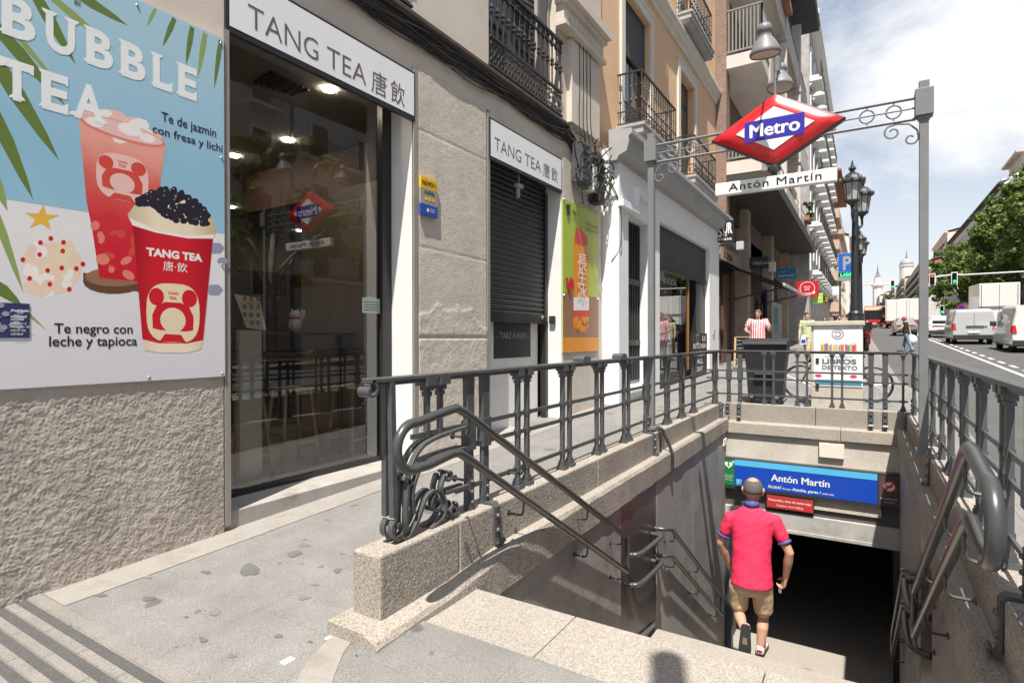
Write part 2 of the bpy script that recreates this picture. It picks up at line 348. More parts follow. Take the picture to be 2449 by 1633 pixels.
# ================================================================== ground
def paving(name):
    ma = granite(name, (.205, .198, .189), (.105, .102, .10), (.30, .29, .278), s=150, rough=.8, b=.0008, big=.16)
    t = ma.node_tree; k = t.links; P = t.nodes['Principled BSDF']; src = P.inputs['Base Color'].links[0].from_socket
    tcn = t.nodes.new('ShaderNodeTexCoord')
    bt = t.nodes.new('ShaderNodeTexBrick'); bt.inputs['Scale'].default_value = 1; bt.inputs['Brick Width'].default_value = 1.2; bt.inputs['Row Height'].default_value = .78
    bt.inputs['Mortar Size'].default_value = .003; bt.inputs['Color1'].default_value = (1, 1, 1, 1); bt.inputs['Color2'].default_value = (.95, .95, .95, 1); bt.inputs['Mortar'].default_value = (.80, .74, .68, 1)
    mp_ = t.nodes.new('ShaderNodeMapping'); mp_.inputs['Location'].default_value = (.35, .12, 0); k.new(tcn.outputs['Object'], mp_.inputs[0]); k.new(mp_.outputs[0], bt.inputs['Vector'])
    mm = t.nodes.new('ShaderNodeMixRGB'); mm.blend_type = 'MULTIPLY'; mm.inputs[0].default_value = 1; k.new(src, mm.inputs[1]); k.new(bt.outputs[0], mm.inputs[2])
    # trodden gum and drips
    nz = t.nodes.new('ShaderNodeTexNoise'); nz.inputs['Scale'].default_value = 9; k.new(tcn.outputs['Object'], nz.inputs['Vector'])
    md = t.nodes.new('ShaderNodeMixRGB'); md.inputs[0].default_value = .06; k.new(tcn.outputs['Object'], md.inputs[1]); k.new(nz.outputs[1], md.inputs[2])
    cur = mm.outputs[0]
    for s, th, dk in ((2.6, .10, .55), (4.3, .07, .62), (1.3, .085, .6), (.7, .09, .66)):
        vo = t.nodes.new('ShaderNodeTexVoronoi'); vo.inputs['Scale'].default_value = s; k.new(md.outputs[0], vo.inputs['Vector'])
        mr_ = t.nodes.new('ShaderNodeMapRange'); mr_.inputs[1].default_value = th; mr_.inputs[2].default_value = th + .03; mr_.inputs[3].default_value = dk; mr_.inputs[4].default_value = 1; k.new(vo.outputs[0], mr_.inputs[0])
        m2 = t.nodes.new('ShaderNodeMixRGB'); m2.blend_type = 'MULTIPLY'; m2.inputs[0].default_value = 1; k.new(cur, m2.inputs[1]); k.new(mr_.outputs[0], m2.inputs[2]); cur = m2.outputs[0]
    k.new(cur, P.inputs['Base Color']); return ma
m_pave = paving('paving_slabs')
m_asph = M('asphalt', (.085, .083, .083), .85, n=.12, ns=1.2, fine=.25, fs=60, b=.001, bs=120, dirt=(.105, .103, .10), ds=.4)
m_kerb = granite('kerb_granite', (.22, .21, .20), (.12, .115, .11), (.28, .27, .26), s=70, b=.001)
m_line = M('road_paint', (.62, .62, .6), .7, n=.2, ns=6)
m_ground = M('far_ground', (.2, .19, .18), .9, n=.1)
def sheet(mb, x0, x1, y0, y1, dz=0.0): mb.quad((x0, y0, gz(x0) + dz), (x1, y0, gz(x1) + dz), (x1, y1, gz(x1) + dz), (x0, y1, gz(x0) + dz))
RY = -11.2
def ky(x): return -1.05 if x < 12 else (-1.05 + .5 * (x - 12) / 5 if x < 17 else min(.75, -.55 + .0135 * (x - 17)))
KXS = [-8, 2.42, 10.93, 12, 17, 30, 60, 100, 150]
HX0, HX1, HY0, HY1 = 2.42, 10.93, -.74, 2.41
mb = MB()
for a, b in ((-8, HX0), (HX0, HX1), (HX1, 150)):
    for c, d in ((HY0, HY1), (HY1, 4.9)):
        if (a, c) == (HX0, HY0): continue
        if a < HX1 or c > HY0: sheet(mb, a, b, c, d)
for a, b in zip(KXS, KXS[1:]):
    ra, rb = (HY0, HY0) if b <= 11 else (HY1, HY1)
    mb.quad((a, ky(a), gz(a)), (b, ky(b), gz(b)), (b, rb, gz(b)), (a, ra, gz(a)))
tag(mb.build('sidewalk', m_pave), kind='structure')
mb = MB(); sheet(mb, -8, 320, RY, 1.5, -.134) if False else [mb.quad((a, RY, gz(a) - .13), (b, RY, gz(b) - .13), (b, ky(b) - .15, gz(b) - .13), (a, ky(a) - .15, gz(a) - .13)) for a, b in zip(KXS + [150], KXS[1:] + [320])]; tag(mb.build('road', m_asph), kind='structure')
mb = MB(); sheet(mb, -8, 320, -15.2, RY - .15, 0); tag(mb.build('far_sidewalk', m_pave), kind='structure')
mb = MB(); sheet(mb, -60, 600, -400, -15.2, -.01); sheet(mb, -60, 600, 4.9, 400, -.3); sheet(mb, -60, -8, -15.2, 4.9, -.01); sheet(mb, 320, 600, -15.2, 4.9, -.14); sheet(mb, 150, 320, .75, 4.9, 0)
tag(mb.build('ground', m_ground), kind='structure')
mb = MB()
for yf in (ky, lambda x: RY):
    x = -8.0
    while x < 150:
        l = 1.2; y = yf(x); y2_ = yf(x + l)
        ya, yb = (y - .15, y); yc, yd = (y2_ - .15, y2_)
        mb.add([(x, ya, gz(x) - .14), (x + l - .008, yc, gz(x + l) - .14), (x + l - .008, yd, gz(x + l) - .14), (x, yb, gz(x) - .14), (x, ya, gz(x) + .003), (x + l - .008, yc, gz(x + l) + .003), (x + l - .008, yd, gz(x + l) + .003), (x, yb, gz(x) + .003)],
               [(3, 2, 1, 0), (4, 5, 6, 7), (0, 1, 5, 4), (1, 2, 6, 5), (2, 3, 7, 6), (3, 0, 4, 7)])
        x += l
tag(mb.build('kerb', m_kerb), kind='structure')
mb = MB()
sheet(mb, -8, 200, -3.78, -3.66, -.126)
x = -6.0
while x < 150: sheet(mb, x, x + 1.0, -4.16, -4.03, -.126); x += 2.0
x = -6.0
while x < 190: sheet(mb, x, x + 2.2, -7.15, -7.03, -.126); x += 5.5
sheet(mb, 66, 66.5, -7, -3.8, -.126)
tag(mb.build('road_markings', m_line), kind='structure')
# ribbed warning strip across the pavement
m_rib = granite('rib_granite', (.215, .20, .182), (.14, .13, .12), (.28, .262, .242), s=120, b=.001)
m_ribd = M('rough_strip', (.085, .083, .08), .95, fine=.35, fs=110, n=.1, b=.004, bs=150)
mb = MB()
def strp(x0, x1, y0, y1, h):
    mb.add([(x0, y0, gz(x0) - .01), (x1, y0, gz(x1) - .01), (x1, y1, gz(x1) - .01), (x0, y1, gz(x0) - .01), (x0 + .006, y0, gz(x0) + h), (x1 - .006, y0, gz(x1) + h), (x1 - .006, y1, gz(x1) + h), (x0 + .006, y1, gz(x0) + h)],
           [(4, 5, 6, 7), (0, 1, 5, 4), (1, 2, 6, 5), (2, 3, 7, 6), (3, 0, 4, 7)])
mb.mat(0); strp(1.40, 1.475, .6, 4.37, .006)
x = 1.395; i = 0
while x > .1:
    mb.mat(1); sheet(mb, x - .050, x, .6, 4.37, .003)
    y = .6 + .11 * (i % 3)
    mb.mat(0)
    while y < 4.3:
        y2 = min(y + .4, 4.37); strp(x - .106, x - .050, y, y2 - .004, .007); y = y2
    x -= .107; i += 1
tag(mb.build('tactile_paving', [m_rib, m_ribd]), kind='structure')
# gutter strip at the foot of the wall
mb = MB(); mb.quad((1.48, 4.06, gz(1.48) + .004), (10.2, 4.13, gz(10.2) + .004), (10.2, 4.42, gz(10.2) + .004), (1.48, 4.42, gz(1.48) + .004))
m_gut = M('cement_strip', (.27, .25, .228), .9, n=.14, ns=3, fine=.1, fs=70, dirt=(.19, .17, .15), ds=3, ramp=(.55, .75))
tag(mb.build('gutter_strip', m_gut), kind='structure')
# curved stone border sweeping round the head of the stairs
mb = MB()
def groundpt(px, py, dz=.004): p = gg(px, py); return Vector((p.x, p.y, gz(p.x) + dz))
O_ = [(838, 1512), (800, 1520), (768, 1545), (742, 1575), (722, 1605), (706, 1640), (690, 1680)]
I_ = [(868, 1530), (838, 1540), (822, 1560), (810, 1590), (800, 1615), (792, 1645), (786, 1680)]
a = [groundpt(*p) for p in O_]; b = [groundpt(*p) for p in I_]
for i in range(len(a) - 1): mb.quad(a[i], a[i + 1], b[i + 1], b[i])
tag(mb.build('curved_border', m_gut), kind='structure')
m_stain = M('pavement_stain', (.12, .117, .112), .85, n=.2, ns=8, fine=.35, fs=120)
m_stain2 = M('pavement_stain_pale', (.165, .159, .151), .85, n=.2, ns=8, fine=.3, fs=120)
rs_ = random.Random(8); mb = MB()
for zx, zy, w_, h_, mt in ((1560, 425, 100, 92, 0), (1340, 690, 80, 40, 1), (930, 605, 80, 34, 0), (625, 580, 90, 26, 0), (1840, 325, 80, 40, 0), (1905, 270, 60, 26, 1), (2110, 430, 54, 30, 0), (1740, 838, 46, 30, 0), (1270, 862, 60, 30, 0), (1290, 440, 58, 22, 0), (920, 470, 56, 20, 1), (1165, 720, 30, 10, 0), (1965, 515, 44, 20, 1), (990, 368, 40, 20, 1), (1100, 905, 20, 12, 1), (2215, 20, 40, 12, 1), (2045, 48, 50, 16, 0), (1770, 70, 46, 14, 1), (2050, 110, 30, 12, 1), (440, 760, 60, 26, 1), (1940, 875, 30, 16, 0), (700, 455, 130, 50, 1), (1500, 160, 50, 16, 1), (1640, 200, 40, 12, 1), (1900, 600, 70, 26, 1), (1450, 960, 60, 24, 1), (2230, 960, 20, 12, 0)):
    ph = rs_.uniform(0, 6); mb.mat(mt); c_ = []
    for i in range(14):
        a = 2 * math.pi * i / 14; r_ = .5 * (1 + .22 * math.sin(2 * a + ph) + .14 * math.sin(3 * a + 2 * ph)); c_.append(groundpt((zx + w_ * r_ * math.cos(a)) / 2.613, 1200 + (zy - h_ * r_ * math.sin(a)) / 2.613, .0035))
    mb.add(c_, [tuple(range(13, -1, -1))])
tag(mb.build('pavement_stains', [m_stain, m_stain2]), kind='structure')
# ================================================================== stairwell
def mir(y, s): return y if s else 1.67 - y
mb = MB()
for a, b in ((-.42, .40), (.405, 1.395), (1.40, 2.09)): mb.box((2.42, a, -.3), (2.935, b, .028))
for k in range(9):
    x0 = 2.94 + .29 * k; z = .028 - .184 * (k + 1)
    mb.box((x0 - .03, -.44, z - .25), (x0 + .29, 2.11, z))
mb.box((5.53, -.44, -2.1), (6.60, 2.11, -1.812))
for k in range(11):
    x0 = 6.6 + .29 * k; z = -1.812 - .1823 * (k + 1)
    mb.box((x0 - .03, -.44, z - .3), (x0 + .29, 2.11, z))
mb.box((9.75, -.5, -4.2), (17, 2.2, -4.0))
o = mb.build('stair', m_grans, bevel=.006); tag(o, kind='structure')
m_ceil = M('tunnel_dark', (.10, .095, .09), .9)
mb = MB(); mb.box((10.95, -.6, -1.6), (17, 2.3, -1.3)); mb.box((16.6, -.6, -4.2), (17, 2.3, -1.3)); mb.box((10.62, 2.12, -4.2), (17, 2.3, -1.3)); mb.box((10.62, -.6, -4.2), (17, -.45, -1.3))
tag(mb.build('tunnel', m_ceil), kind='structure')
def stair_wall(s):
    t = thing('stair_parapet', 'granite parapet and dark stone side wall of the metro stairs on the ' + ('shop side' if s else 'road side'), 'stair wall', (2.2, mir(2.3, s), 0.0), 'stairwell parapets')
    cuts = [2.2, 2.9, 5.1, 6.98, 8.9, 10.78]
    for a, b in zip(cuts, cuts[1:]):
        mb = MB(); y0, y1 = mir(2.19, s), mir(2.40, s)
        e = .003
        mb.box((a + e, min(y0, y1), .05), (b - e, max(y0, y1), .445))
        # inner (rough) face gets the hammered granite
        nf = len(mb.f); mb.m = [0] * nf
        mb.m[2 if s else 4] = 1
        mb.build('block', [m_granp, m_graner], t, bevel=.014)
    st = [(2.06, .10, .05, -.25), (2.75, .11, .085, -.14), (3.4, .17, .15, -.12), (10.66, .2, .185, -.05)]
    V = []; mb = MB(); rng = random.Random(3)
    N_ = 60
    for i in range(N_ + 1):
        x = 2.06 + (10.66 - 2.06) * i / N_
        for (xa, *A), (xb, *B) in zip(st, st[1:]):
            if xa <= x <= xb + 1e-6:
                f = (x - xa) / (xb - xa); zi, ze, zb = [p + (q - p) * f for p, q in zip(A, B)]; break
        j = lambda q: rng.uniform(-q, q)
        for y, z in ((2.44, zb), (2.44, zi), (2.2, zi), (2.1 + j(.004), ze + .018), (2.078 + j(.005), ze - .012), (2.078 + j(.005), zb + .02), (2.12, zb)): V.append((x, mir(y, s), z))
    F = [(i * 7 + k, i * 7 + (k + 1) % 7, (i + 1) * 7 + (k + 1) % 7, (i + 1) * 7 + k) if s else ((i + 1) * 7 + k, (i + 1) * 7 + (k + 1) % 7, i * 7 + (k + 1) % 7, i * 7 + k) for i in range(N_) for k in range(7)]
    F += [tuple(range(6, -1, -1)), tuple(N_ * 7 + k for k in range(7))]
    mb.add(V, F); mb.m = [1 if (q % 7) in (3, 4, 5) and q < N_ * 7 and q > 35 else 0 for q in range(len(F))]
    mb.build('ledge', [m_granp, m_graner], t)
    for a, b in ((2.5, 4.4), (4.4, 5.5), (6.64, 8.3), (8.3, 9.7), (9.7, 10.62)):
        mb = MB(); mb.box((a, mir(2.11, s), -4.1), (b - .005, mir(2.3, s), .02)); mb.build('wall_slab', m_panel, t, bevel=.003)
    mb = MB(); mb.box((5.5, mir(2.112, s), -4.1), (6.635, mir(2.3, s), .02)); mb.build('metal_panel', M('panel_metal' + str(int(s)), (.095, .085, .085), .36, metal=.5, n=.2, ns=3, dirt=(.16, .15, .15), ds=5, ramp=(.62, .8)), t)
    mb = MB(); mb.bar((5.0, mir(2.10, s), -1.5), (6.55, mir(2.10, s), -1.74), .012, .05); mb.build('skirting', m_concrete, t)
    return t
stair_wall(True); stair_wall(False)
# far end wall above the doorway
t = thing('stair_end_wall', 'granite end wall with lintel over the dark metro doorway', 'stair wall', (10.8, .83, 0))
for a, b in ((-.52, .72), (.72, 2.19)):
    mb = MB(); mb.box((10.78, a + .003, .05), (10.95, b - .003, .445)); mb.build('block', m_granp, t, bevel=.012)
for a, b in ((-.5, .35), (.35, 2.18)):
    mb = MB(); mb.prism([(10.66, -.07), (10.95, -.07), (10.95, .14), (10.78, .14), (10.68, .11)], (0, a + .003, 0), X_, Z_, -(b - a - .006)); mb.build('ledge', m_granp, t, bevel=.006)
mb = MB(); mb.box((10.72, -.5, -.50), (10.95, 2.18, -.075)); mb.build('wall_slab', m_granw, t)
mb = MB(); mb.box((10.60, -.45, -1.34), (10.95, 2.12, -.5)); mb.build('lintel', M('lintel_dark', (.09, .085, .08), .7, n=.2, ns=4), t)  # lintel is dark grey, mottled at random
mb = MB(); mb.box((10.56, -.2, -1.20), (10.6, .75, -1.02)); mb.build('grey_stone', m_granw, t)
mb = MB(); mb.box((10.54, -.45, -1.64), (10.95, 2.12, -1.33)); mb.box((10.53, -.45, -1.66), (10.95, 2.12, -1.60)); mb.build('soffit_beam', m_concrete, t, bevel=.008)
mb = MB(); mb.box((10.5, 2.0, -4.0), (10.66, 2.10, -1.66)); mb.build('door_jamb', M('blue_jamb', (.035, .06, .085), .4), t)
mb = MB(); mb.box((10.5, -.44, -4.0), (10.6, -.36, -1.66)); mb.build('door_jamb', m_irondk, t)
# sign panel over the doorway
t = thing('metro_entrance_sign', 'long blue sign panel with the station name over the metro doorway', 'sign', (10.55, .9, -.7))
mb = MB(); mb.box((10.5, -.46, -1.02), (10.6, 2.17, -.49)); mb.build('housing', m_irondk, t)
sx_ = 10.497
def syz(p): q = ax(p[0], p[1], sx_); return q
m_gr = M('sign_green', (.012, .17, .06), .35, n=.05); m_sb = M('sign_royal_blue', (.008, .06, .42), .3, n=.03); m_cy = M('sign_cyan', (.09, .45, .75), .3, n=.03)
mb = MB()
mb.mat(0); mb.flat([(-2.13, -.96), (-1.95, -.96), (-1.95, -.51), (-2.13, -.51)], (sx_, 0, 0), UC, VC)
mb.mat(1); mb.flat([(-1.945, -.97), (.15, -.97), (.15, -.61), (-1.945, -.61)], (sx_, 0, 0), UC, VC)
mb.mat(2); mb.flat([(-1.945, -.605), (.15, -.605), (.15, -.505), (-1.945, -.505)], (sx_, 0, 0), UC, VC)
mb.mat(2); mb.flat([(-1.92, -.95), (-1.83, -.95), (-1.83, -.84), (-1.92, -.84)], (sx_, 0, 0), UC, VC, .002)
mb.mat(3); mb.flat([(.17, -.99), (.44, -.99), (.44, -.52), (.17, -.52)], (sx_, 0, 0), UC, VC)
mb.build('panels', [m_gr, m_sb, m_cy, M('sign_brown', (.075, .06, .06), .4)], t)
mb = MB(); P = (sx_, 0, 0); O = lambda y, z: (sx_, y, z)
mb.mat(0)
mb.text('Antón Martín', O(1.36, -.80), UC, VC, w=.86, bold=.022, off=.003)
mb.text('Acceso/', O(1.41, -.925), UC, VC, w=.205, h=.06, bold=.01, off=.003); mb.text('Access', O(1.19, -.925), UC, VC, w=.13, off=.003); mb.text('Atocha, pares /', O(1.04, -.925), UC, VC, w=.42, bold=.02, off=.003); mb.text('even nos.', O(.60, -.925), UC, VC, w=.17, bold=.01, off=.003)
mb.text('1', O(1.885, -.935), UC, VC, h=.07, bold=.02, off=.004)
# heart with bolt
hp = []
for i in range(30):
    a = 2 * math.pi * i / 30; hp.append((.0042 * 16 * math.sin(a) ** 3, .0042 * (13 * math.cos(a) - 5 * math.cos(2 * a) - 2 * math.cos(3 * a) - math.cos(4 * a))))
mb.flat(hp[::-1], O(2.045, -.61), UC, VC, .003)
mb.flat([(.085, .045), (.097, .045), (.097, .09), (.085, .09)], O(2.06, -.62), UC, VC, .003); mb.flat([(.069, .061), (.113, .061), (.113, .073), (.069, .073)], O(2.06, -.62), UC, VC, .0035)
mb.text('Espacio cardio', O(2.115, -.80), UC, VC, w=.15, off=.003); mb.text('protegido', O(2.10, -.835), UC, VC, w=.12, off=.003); mb.text('Public access', O(2.11, -.88), UC, VC, w=.13, off=.003)
mb.ell(O(-.305, -.68), .088, .088, UC, VC, .003)
mb.text('Prohibido fumar', O(-.19, -.88), UC, VC, w=.22, off=.003); mb.text('No smoking', O(-.24, -.93), UC, VC, w=.13, off=.003)
mb.mat(1); mb.flat([(-.012, .05), (.012, .06), (.004, .008), (.022, .012), (-.012, -.055), (-.002, -.008), (-.022, -.012)], O(2.045, -.615), UC, VC, .005)
mb.mat(2); mb.ring(O(-.305, -.68), .08, .018, UC, VC, 24, off=.006); mb.add([tuple(Vector(O(-.305, -.68)) + UC * a + VC * b - X_ * .007) for a, b in ((-.062, -.048), (-.048, -.062), (.062, .048), (.048, .062))], [(0, 1, 2, 3)])
mb.mat(3); mb.flat([(-.05, -.008), (.04, -.008), (.04, .008), (-.05, .008)], O(-.305, -.68), UC, VC, .005)
mb.build('lettering', [m_white, m_gr, m_red, m_black], t)
t = thing('warning_sign', 'red low ceiling warning sign hanging under the blue panel', 'sign', (10.55, .9, -1.1))
mb = MB(); mb.box((10.5, .72, -1.265), (10.6, 1.44, -1.035)); mb.build('housing', m_irondk, t)
mb = MB(); mb.box((10.494, .735, -1.25), (10.502, 1.425, -1.05)); mb.build('panel', M('warn_red', (.48, .035, .035), .35, n=.05), t)
mb = MB(); mb.text('Precaución, zona de techo bajo', (10.49, 1.40, -1.135), UC, VC, w=.64, bold=.015); mb.text('Caution, low ceiling', (10.49, 1.28, -1.215), UC, VC, w=.40); mb.build('lettering', m_white, t)
mb = MB(); mb.box((10.66, .30, -.36), (10.73, .66, -.12)); o = single(mb, 'wall_lamp', M('lamp_cream', (.72, .68, .58), .5, n=.04), 'cream rectangular wall lamp box above the blue metro sign', 'wall lamp', bevel=.01)
t = thing('security_camera', 'small white security camera on the corner of the stair end wall', 'camera', (10.55, 2.1, -.2))
c = ax(1728, 1056, 10.45); mb = MB(); mb.box((c.x - .12, c.y - .05, c.z - .06), (c.x + .12, c.y + .05, c.z + .06)); mb.build('body', m_white, t, bevel=.01)
mb = MB(); mb.tube([(c.x, c.y, c.z - .05), (c.x + .02, c.y + .02, c.z - .22), (10.7, c.y + .05, c.z - .26)], .03); mb.build('bracket', m_irondk, t)
# ================================================================== balustrades
ZB, ZT = .445, 1.385
def baluster_mesh(z0=ZB):
    mb = MB()
    mb.cbox((0, 0, z0 + .016), (.085, .085, .032)); mb.cbox((0, 0, z0 + .045), (.062, .062, .028)); mb.cbox((0, 0, z0 + .07), (.05, .05, .02))
    mb.cbox((0, 0, (z0 + ZT - .1) / 2 + .03), (.034, .034, ZT - .1 - z0))
    mb.cbox((0, 0, ZT - .115), (.05, .05, .02)); mb.cbox((0, 0, ZT - .085), (.062, .062, .03)); mb.cbox((0, 0, ZT - .045), (.085, .085, .05))
    for z in (1.02, .88, .60):
        if z > z0: mb.cbox((0, 0, z), (.044, .044, .045))
    return mb
def pier_meshes(nrm):   # nrm: unit vector to the inside of the stairwell
    n = Vector(nrm); u = n.cross(Z_)
    mb = MB()
    def bx(w, d, z0, z1, w2=None):
        w2 = w2 or w
        V = [u * sa * ww / 2 + n * sb * d / 2 + Z_ * z for z, ww in ((z0, w), (z1, w2)) for sa, sb in ((-1, -1), (1, -1), (1, 1), (-1, 1))]
        mb.add(V, [(3, 2, 1, 0), (4, 5, 6, 7), (0, 1, 5, 4), (1, 2, 6, 5), (2, 3, 7, 6), (3, 0, 4, 7)])
    bx(.072, .035, ZB, .86, .062); bx(.092, .06, .85, 1.05); bx(.07, .04, 1.05, ZT - .02, .085)
    bx(.05, .055, ZB, .68, .04)
    for z in (.5, .57, .64): mb.sph(n * .03 + Z_ * z, .014, 8, 5)
    st = MB(); P = [n * -.02 + Z_ * (ZB + .012), n * .085 + Z_ * (ZB + .012), n * .105 + Z_ * (ZB - .01), n * .108 + Z_ * (ZB - .22)]
    P += [n * .115 + Z_ * (ZB - .25), n * .14 + Z_ * (ZB - .262), n * .155 + Z_ * (ZB - .24), n * .14 + Z_ * (ZB - .222)]
    strip(st, P, .068, .014, u)
    for z in (ZB - .07, ZB - .17): st.sph(n * .115 + Z_ * z, .019, 8, 5)
    return mb, st
_bal = None
def railing(label, p0, p1, bals, piers, nrm, z3=(1.02, .88, .60), loc=None, skip=None):
    global _bal
    t = thing('metro_railing', label, 'railing', loc or p0, 'railings around the metro stairs')
    lo = wloc(t); d = (Vector(p1) - Vector(p0)).normalized(); u = Vector(nrm).cross(Z_)
    mb = MB(); mb.bar(Vector(p0) + Z_ * (ZT - .012), Vector(p1) + Z_ * (ZT - .012), .085, .026); mb.bar(Vector(p0) + Z_ * (ZT - .035), Vector(p1) + Z_ * (ZT - .035), .05, .022); mb.build('top_rail', m_iron, t, bevel=.006)
    if _bal is None:
        o = baluster_mesh().build('baluster', m_iron, None); _bal = o.data; bpy.data.objects.remove(o)
    for s in bals:
        o = bpy.data.objects.new('baluster', _bal); COL.objects.link(o); o.parent = t; o.location = Vector(p0) + d * s - lo
    a, st = pier_meshes(nrm); oa = a.build('pier', m_iron, None); ob = st.build('strap', m_iron, None)
    for s in piers:
        o = bpy.data.objects.new('pier', oa.data); COL.objects.link(o); o.parent = t; o.location = Vector(p0) + d * s - lo
        if s == skip: continue
        q = bpy.data.objects.new('strap', ob.data); COL.objects.link(q); q.parent = o
    bpy.data.objects.remove(oa); bpy.data.objects.remove(ob)
    return t
YL = 2.285
xl = lambda px: ay(px, 1000, YL).x
LB = [xl(p) for p in (1238, 1260, 1345, 1362, 1427, 1440, 1492, 1503, 1592, 1599, 1627, 1634, 1656, 1661)]
LP = [xl(1121), xl(1158), 6.78, 10.45, 10.62]
def side_railing(s):
    y = mir(YL, s); nrm = -Y_ if s else Y_
    x0 = 2.2
    t = railing('grey iron balustrade with scrolled end on the ' + ('shop side' if s else 'road side') + ' of the metro stairs', (x0, y, 0), (10.86, y, 0), [b - x0 for b in LB], [p - x0 for p in LP], nrm, loc=(2.2, y, ZB), skip=LP[0] - x0)
    for z in (1.02, .88, .60):
        mb = MB(); mb.bar((2.98 if z < .9 else 2.55, y, z), (10.8, y, z), .016, .03); mb.build('bar', m_iron, t)
    # rolled end of the hand rail
    mb = MB(); strip(mb, [(x0 + .02, y, ZT - .012)] + spiral((x0, y, ZT - .062), .05, .014, 90, 420, 26, -X_, Z_), .085, .016, Y_); mb.build('rail_scroll', m_iron, t)
    # scrolled end panel, traced in the plane of the balustrade
    def q(zx, zy): p = ay(820 + zx / 2.613, 800 + zy / 2.613, YL); return Vector((p.x, 0, p.z))
    for k, dy in enumerate((-.03, .03)):
        mb = MB(); D = Vector((0, y + dy, 0))
        a = q(300 if k else 285, 285); b = q(300, 1145)
        mb.bar(Vector((a.x - .01, 0, 1.36)) + D, Vector((b.x - .01, 0, .60)) + D, .034, .034)
        mb.build('end_post', m_iron, t)
        mb = MB()
        c0 = q(318, 1205)
        P = spiral(c0, .062, .02, 60, -330, 26, -X_, Z_)
        P2 = [c0 + Vector((-.015, 0, -.06)), c0 + Vector((.025, 0, -.056))] + [q(*p) for p in ((375, 1262), (440, 1150), (490, 1015), (540, 968))]
        strip(mb, [p + D for p in P], .036, .018, Y_); strip(mb, [p + D for p in bez(P2, 6)], .036, .018, Y_)
        c1 = q(560, 1045); strip(mb, [p + D for p in [q(540, 968)] + spiral(c1, .062, .018, 80, -290, 24, -X_, Z_)], .036, .018, Y_)
        c2 = q(632, 870); strip(mb, [p + D for p in spiral(c2, .014, .044, 470, 170, 24, X_, Z_) + bez([c2 + Vector((-.044, 0, .0))] + [q(*p) for p in ((585, 960), (610, 1030), (612, 1095), (585, 1150), (520, 1208))], 5)], .036, .016, Y_)
        c3 = q(660, 1085); strip(mb, [p + D for p in spiral(c3, .014, .046, 0, 420, 20, X_, Z_)], .036, .016, Y_)
        strip(mb, [p + D for p in bez([q(*p) for p in ((745, 575), (560, 640), (455, 710), (392, 840), (372, 1000), (366, 1150), (372, 1215))], 5)], .036, .018, Y_)
        strip(mb, [p + D for p in bez([q(*p) for p in ((745, 700), (590, 745), (480, 800), (425, 900), (405, 1010), (418, 1110))], 5)], .036, .016, Y_)
        mb.bar(q(615, 985) + D, q(760, 940) + D, .03, .022); mb.bar(q(350, 890) + D, q(400, 930) + D, .036, .024)
        mb.build('scroll', m_iron, t)
    for px in (1021, 1052):
        xx = xl(px); mb = MB(); mb.cbox((xx, y, 1.17), (.03, .03, .34)); mb.cbox((xx, y, ZT - .085), (.062, .062, .03)); mb.cbox((xx, y, ZT - .045), (.1, .1, .05)); mb.cbox((xx, y, ZT - .12), (.045, .045, .03)); mb.build('short_baluster', m_iron, t)
    if s:
        for px in (1392, 1482):
            xx = xl(px); mb = MB(); mb.prism([(-.09, .0), (-.09, .05), (-.06, .072), (.06, .072), (.09, .05), (.09, .0)], (xx, y + .055, ZT - .02), X_, Z_, .11); mb.build('repair_clamp', m_iron, t, bevel=.008)
    return t
side_railing(True); side_railing(False)
XE = 10.86
ye = lambda px: ax(px, 900, XE).y
y0 = ye(1690)
t = railing('grey iron balustrade across the far end of the metro stairs', (XE, y0, 0), (XE, ye(2172), 0), [y0 - ye(p) for p in (1709, 1828, 1850, 1907, 1930, 1990, 2014, 2160)], [y0 - ye(p) for p in (1743, 1770, 2083, 2117)], -X_, loc=(XE, .83, ZB))
for z in (1.02, .88, .60):
    mb = MB(); mb.bar((XE, y0, z), (XE, ye(2172), z), .016, .03); mb.build('bar', m_iron, t)
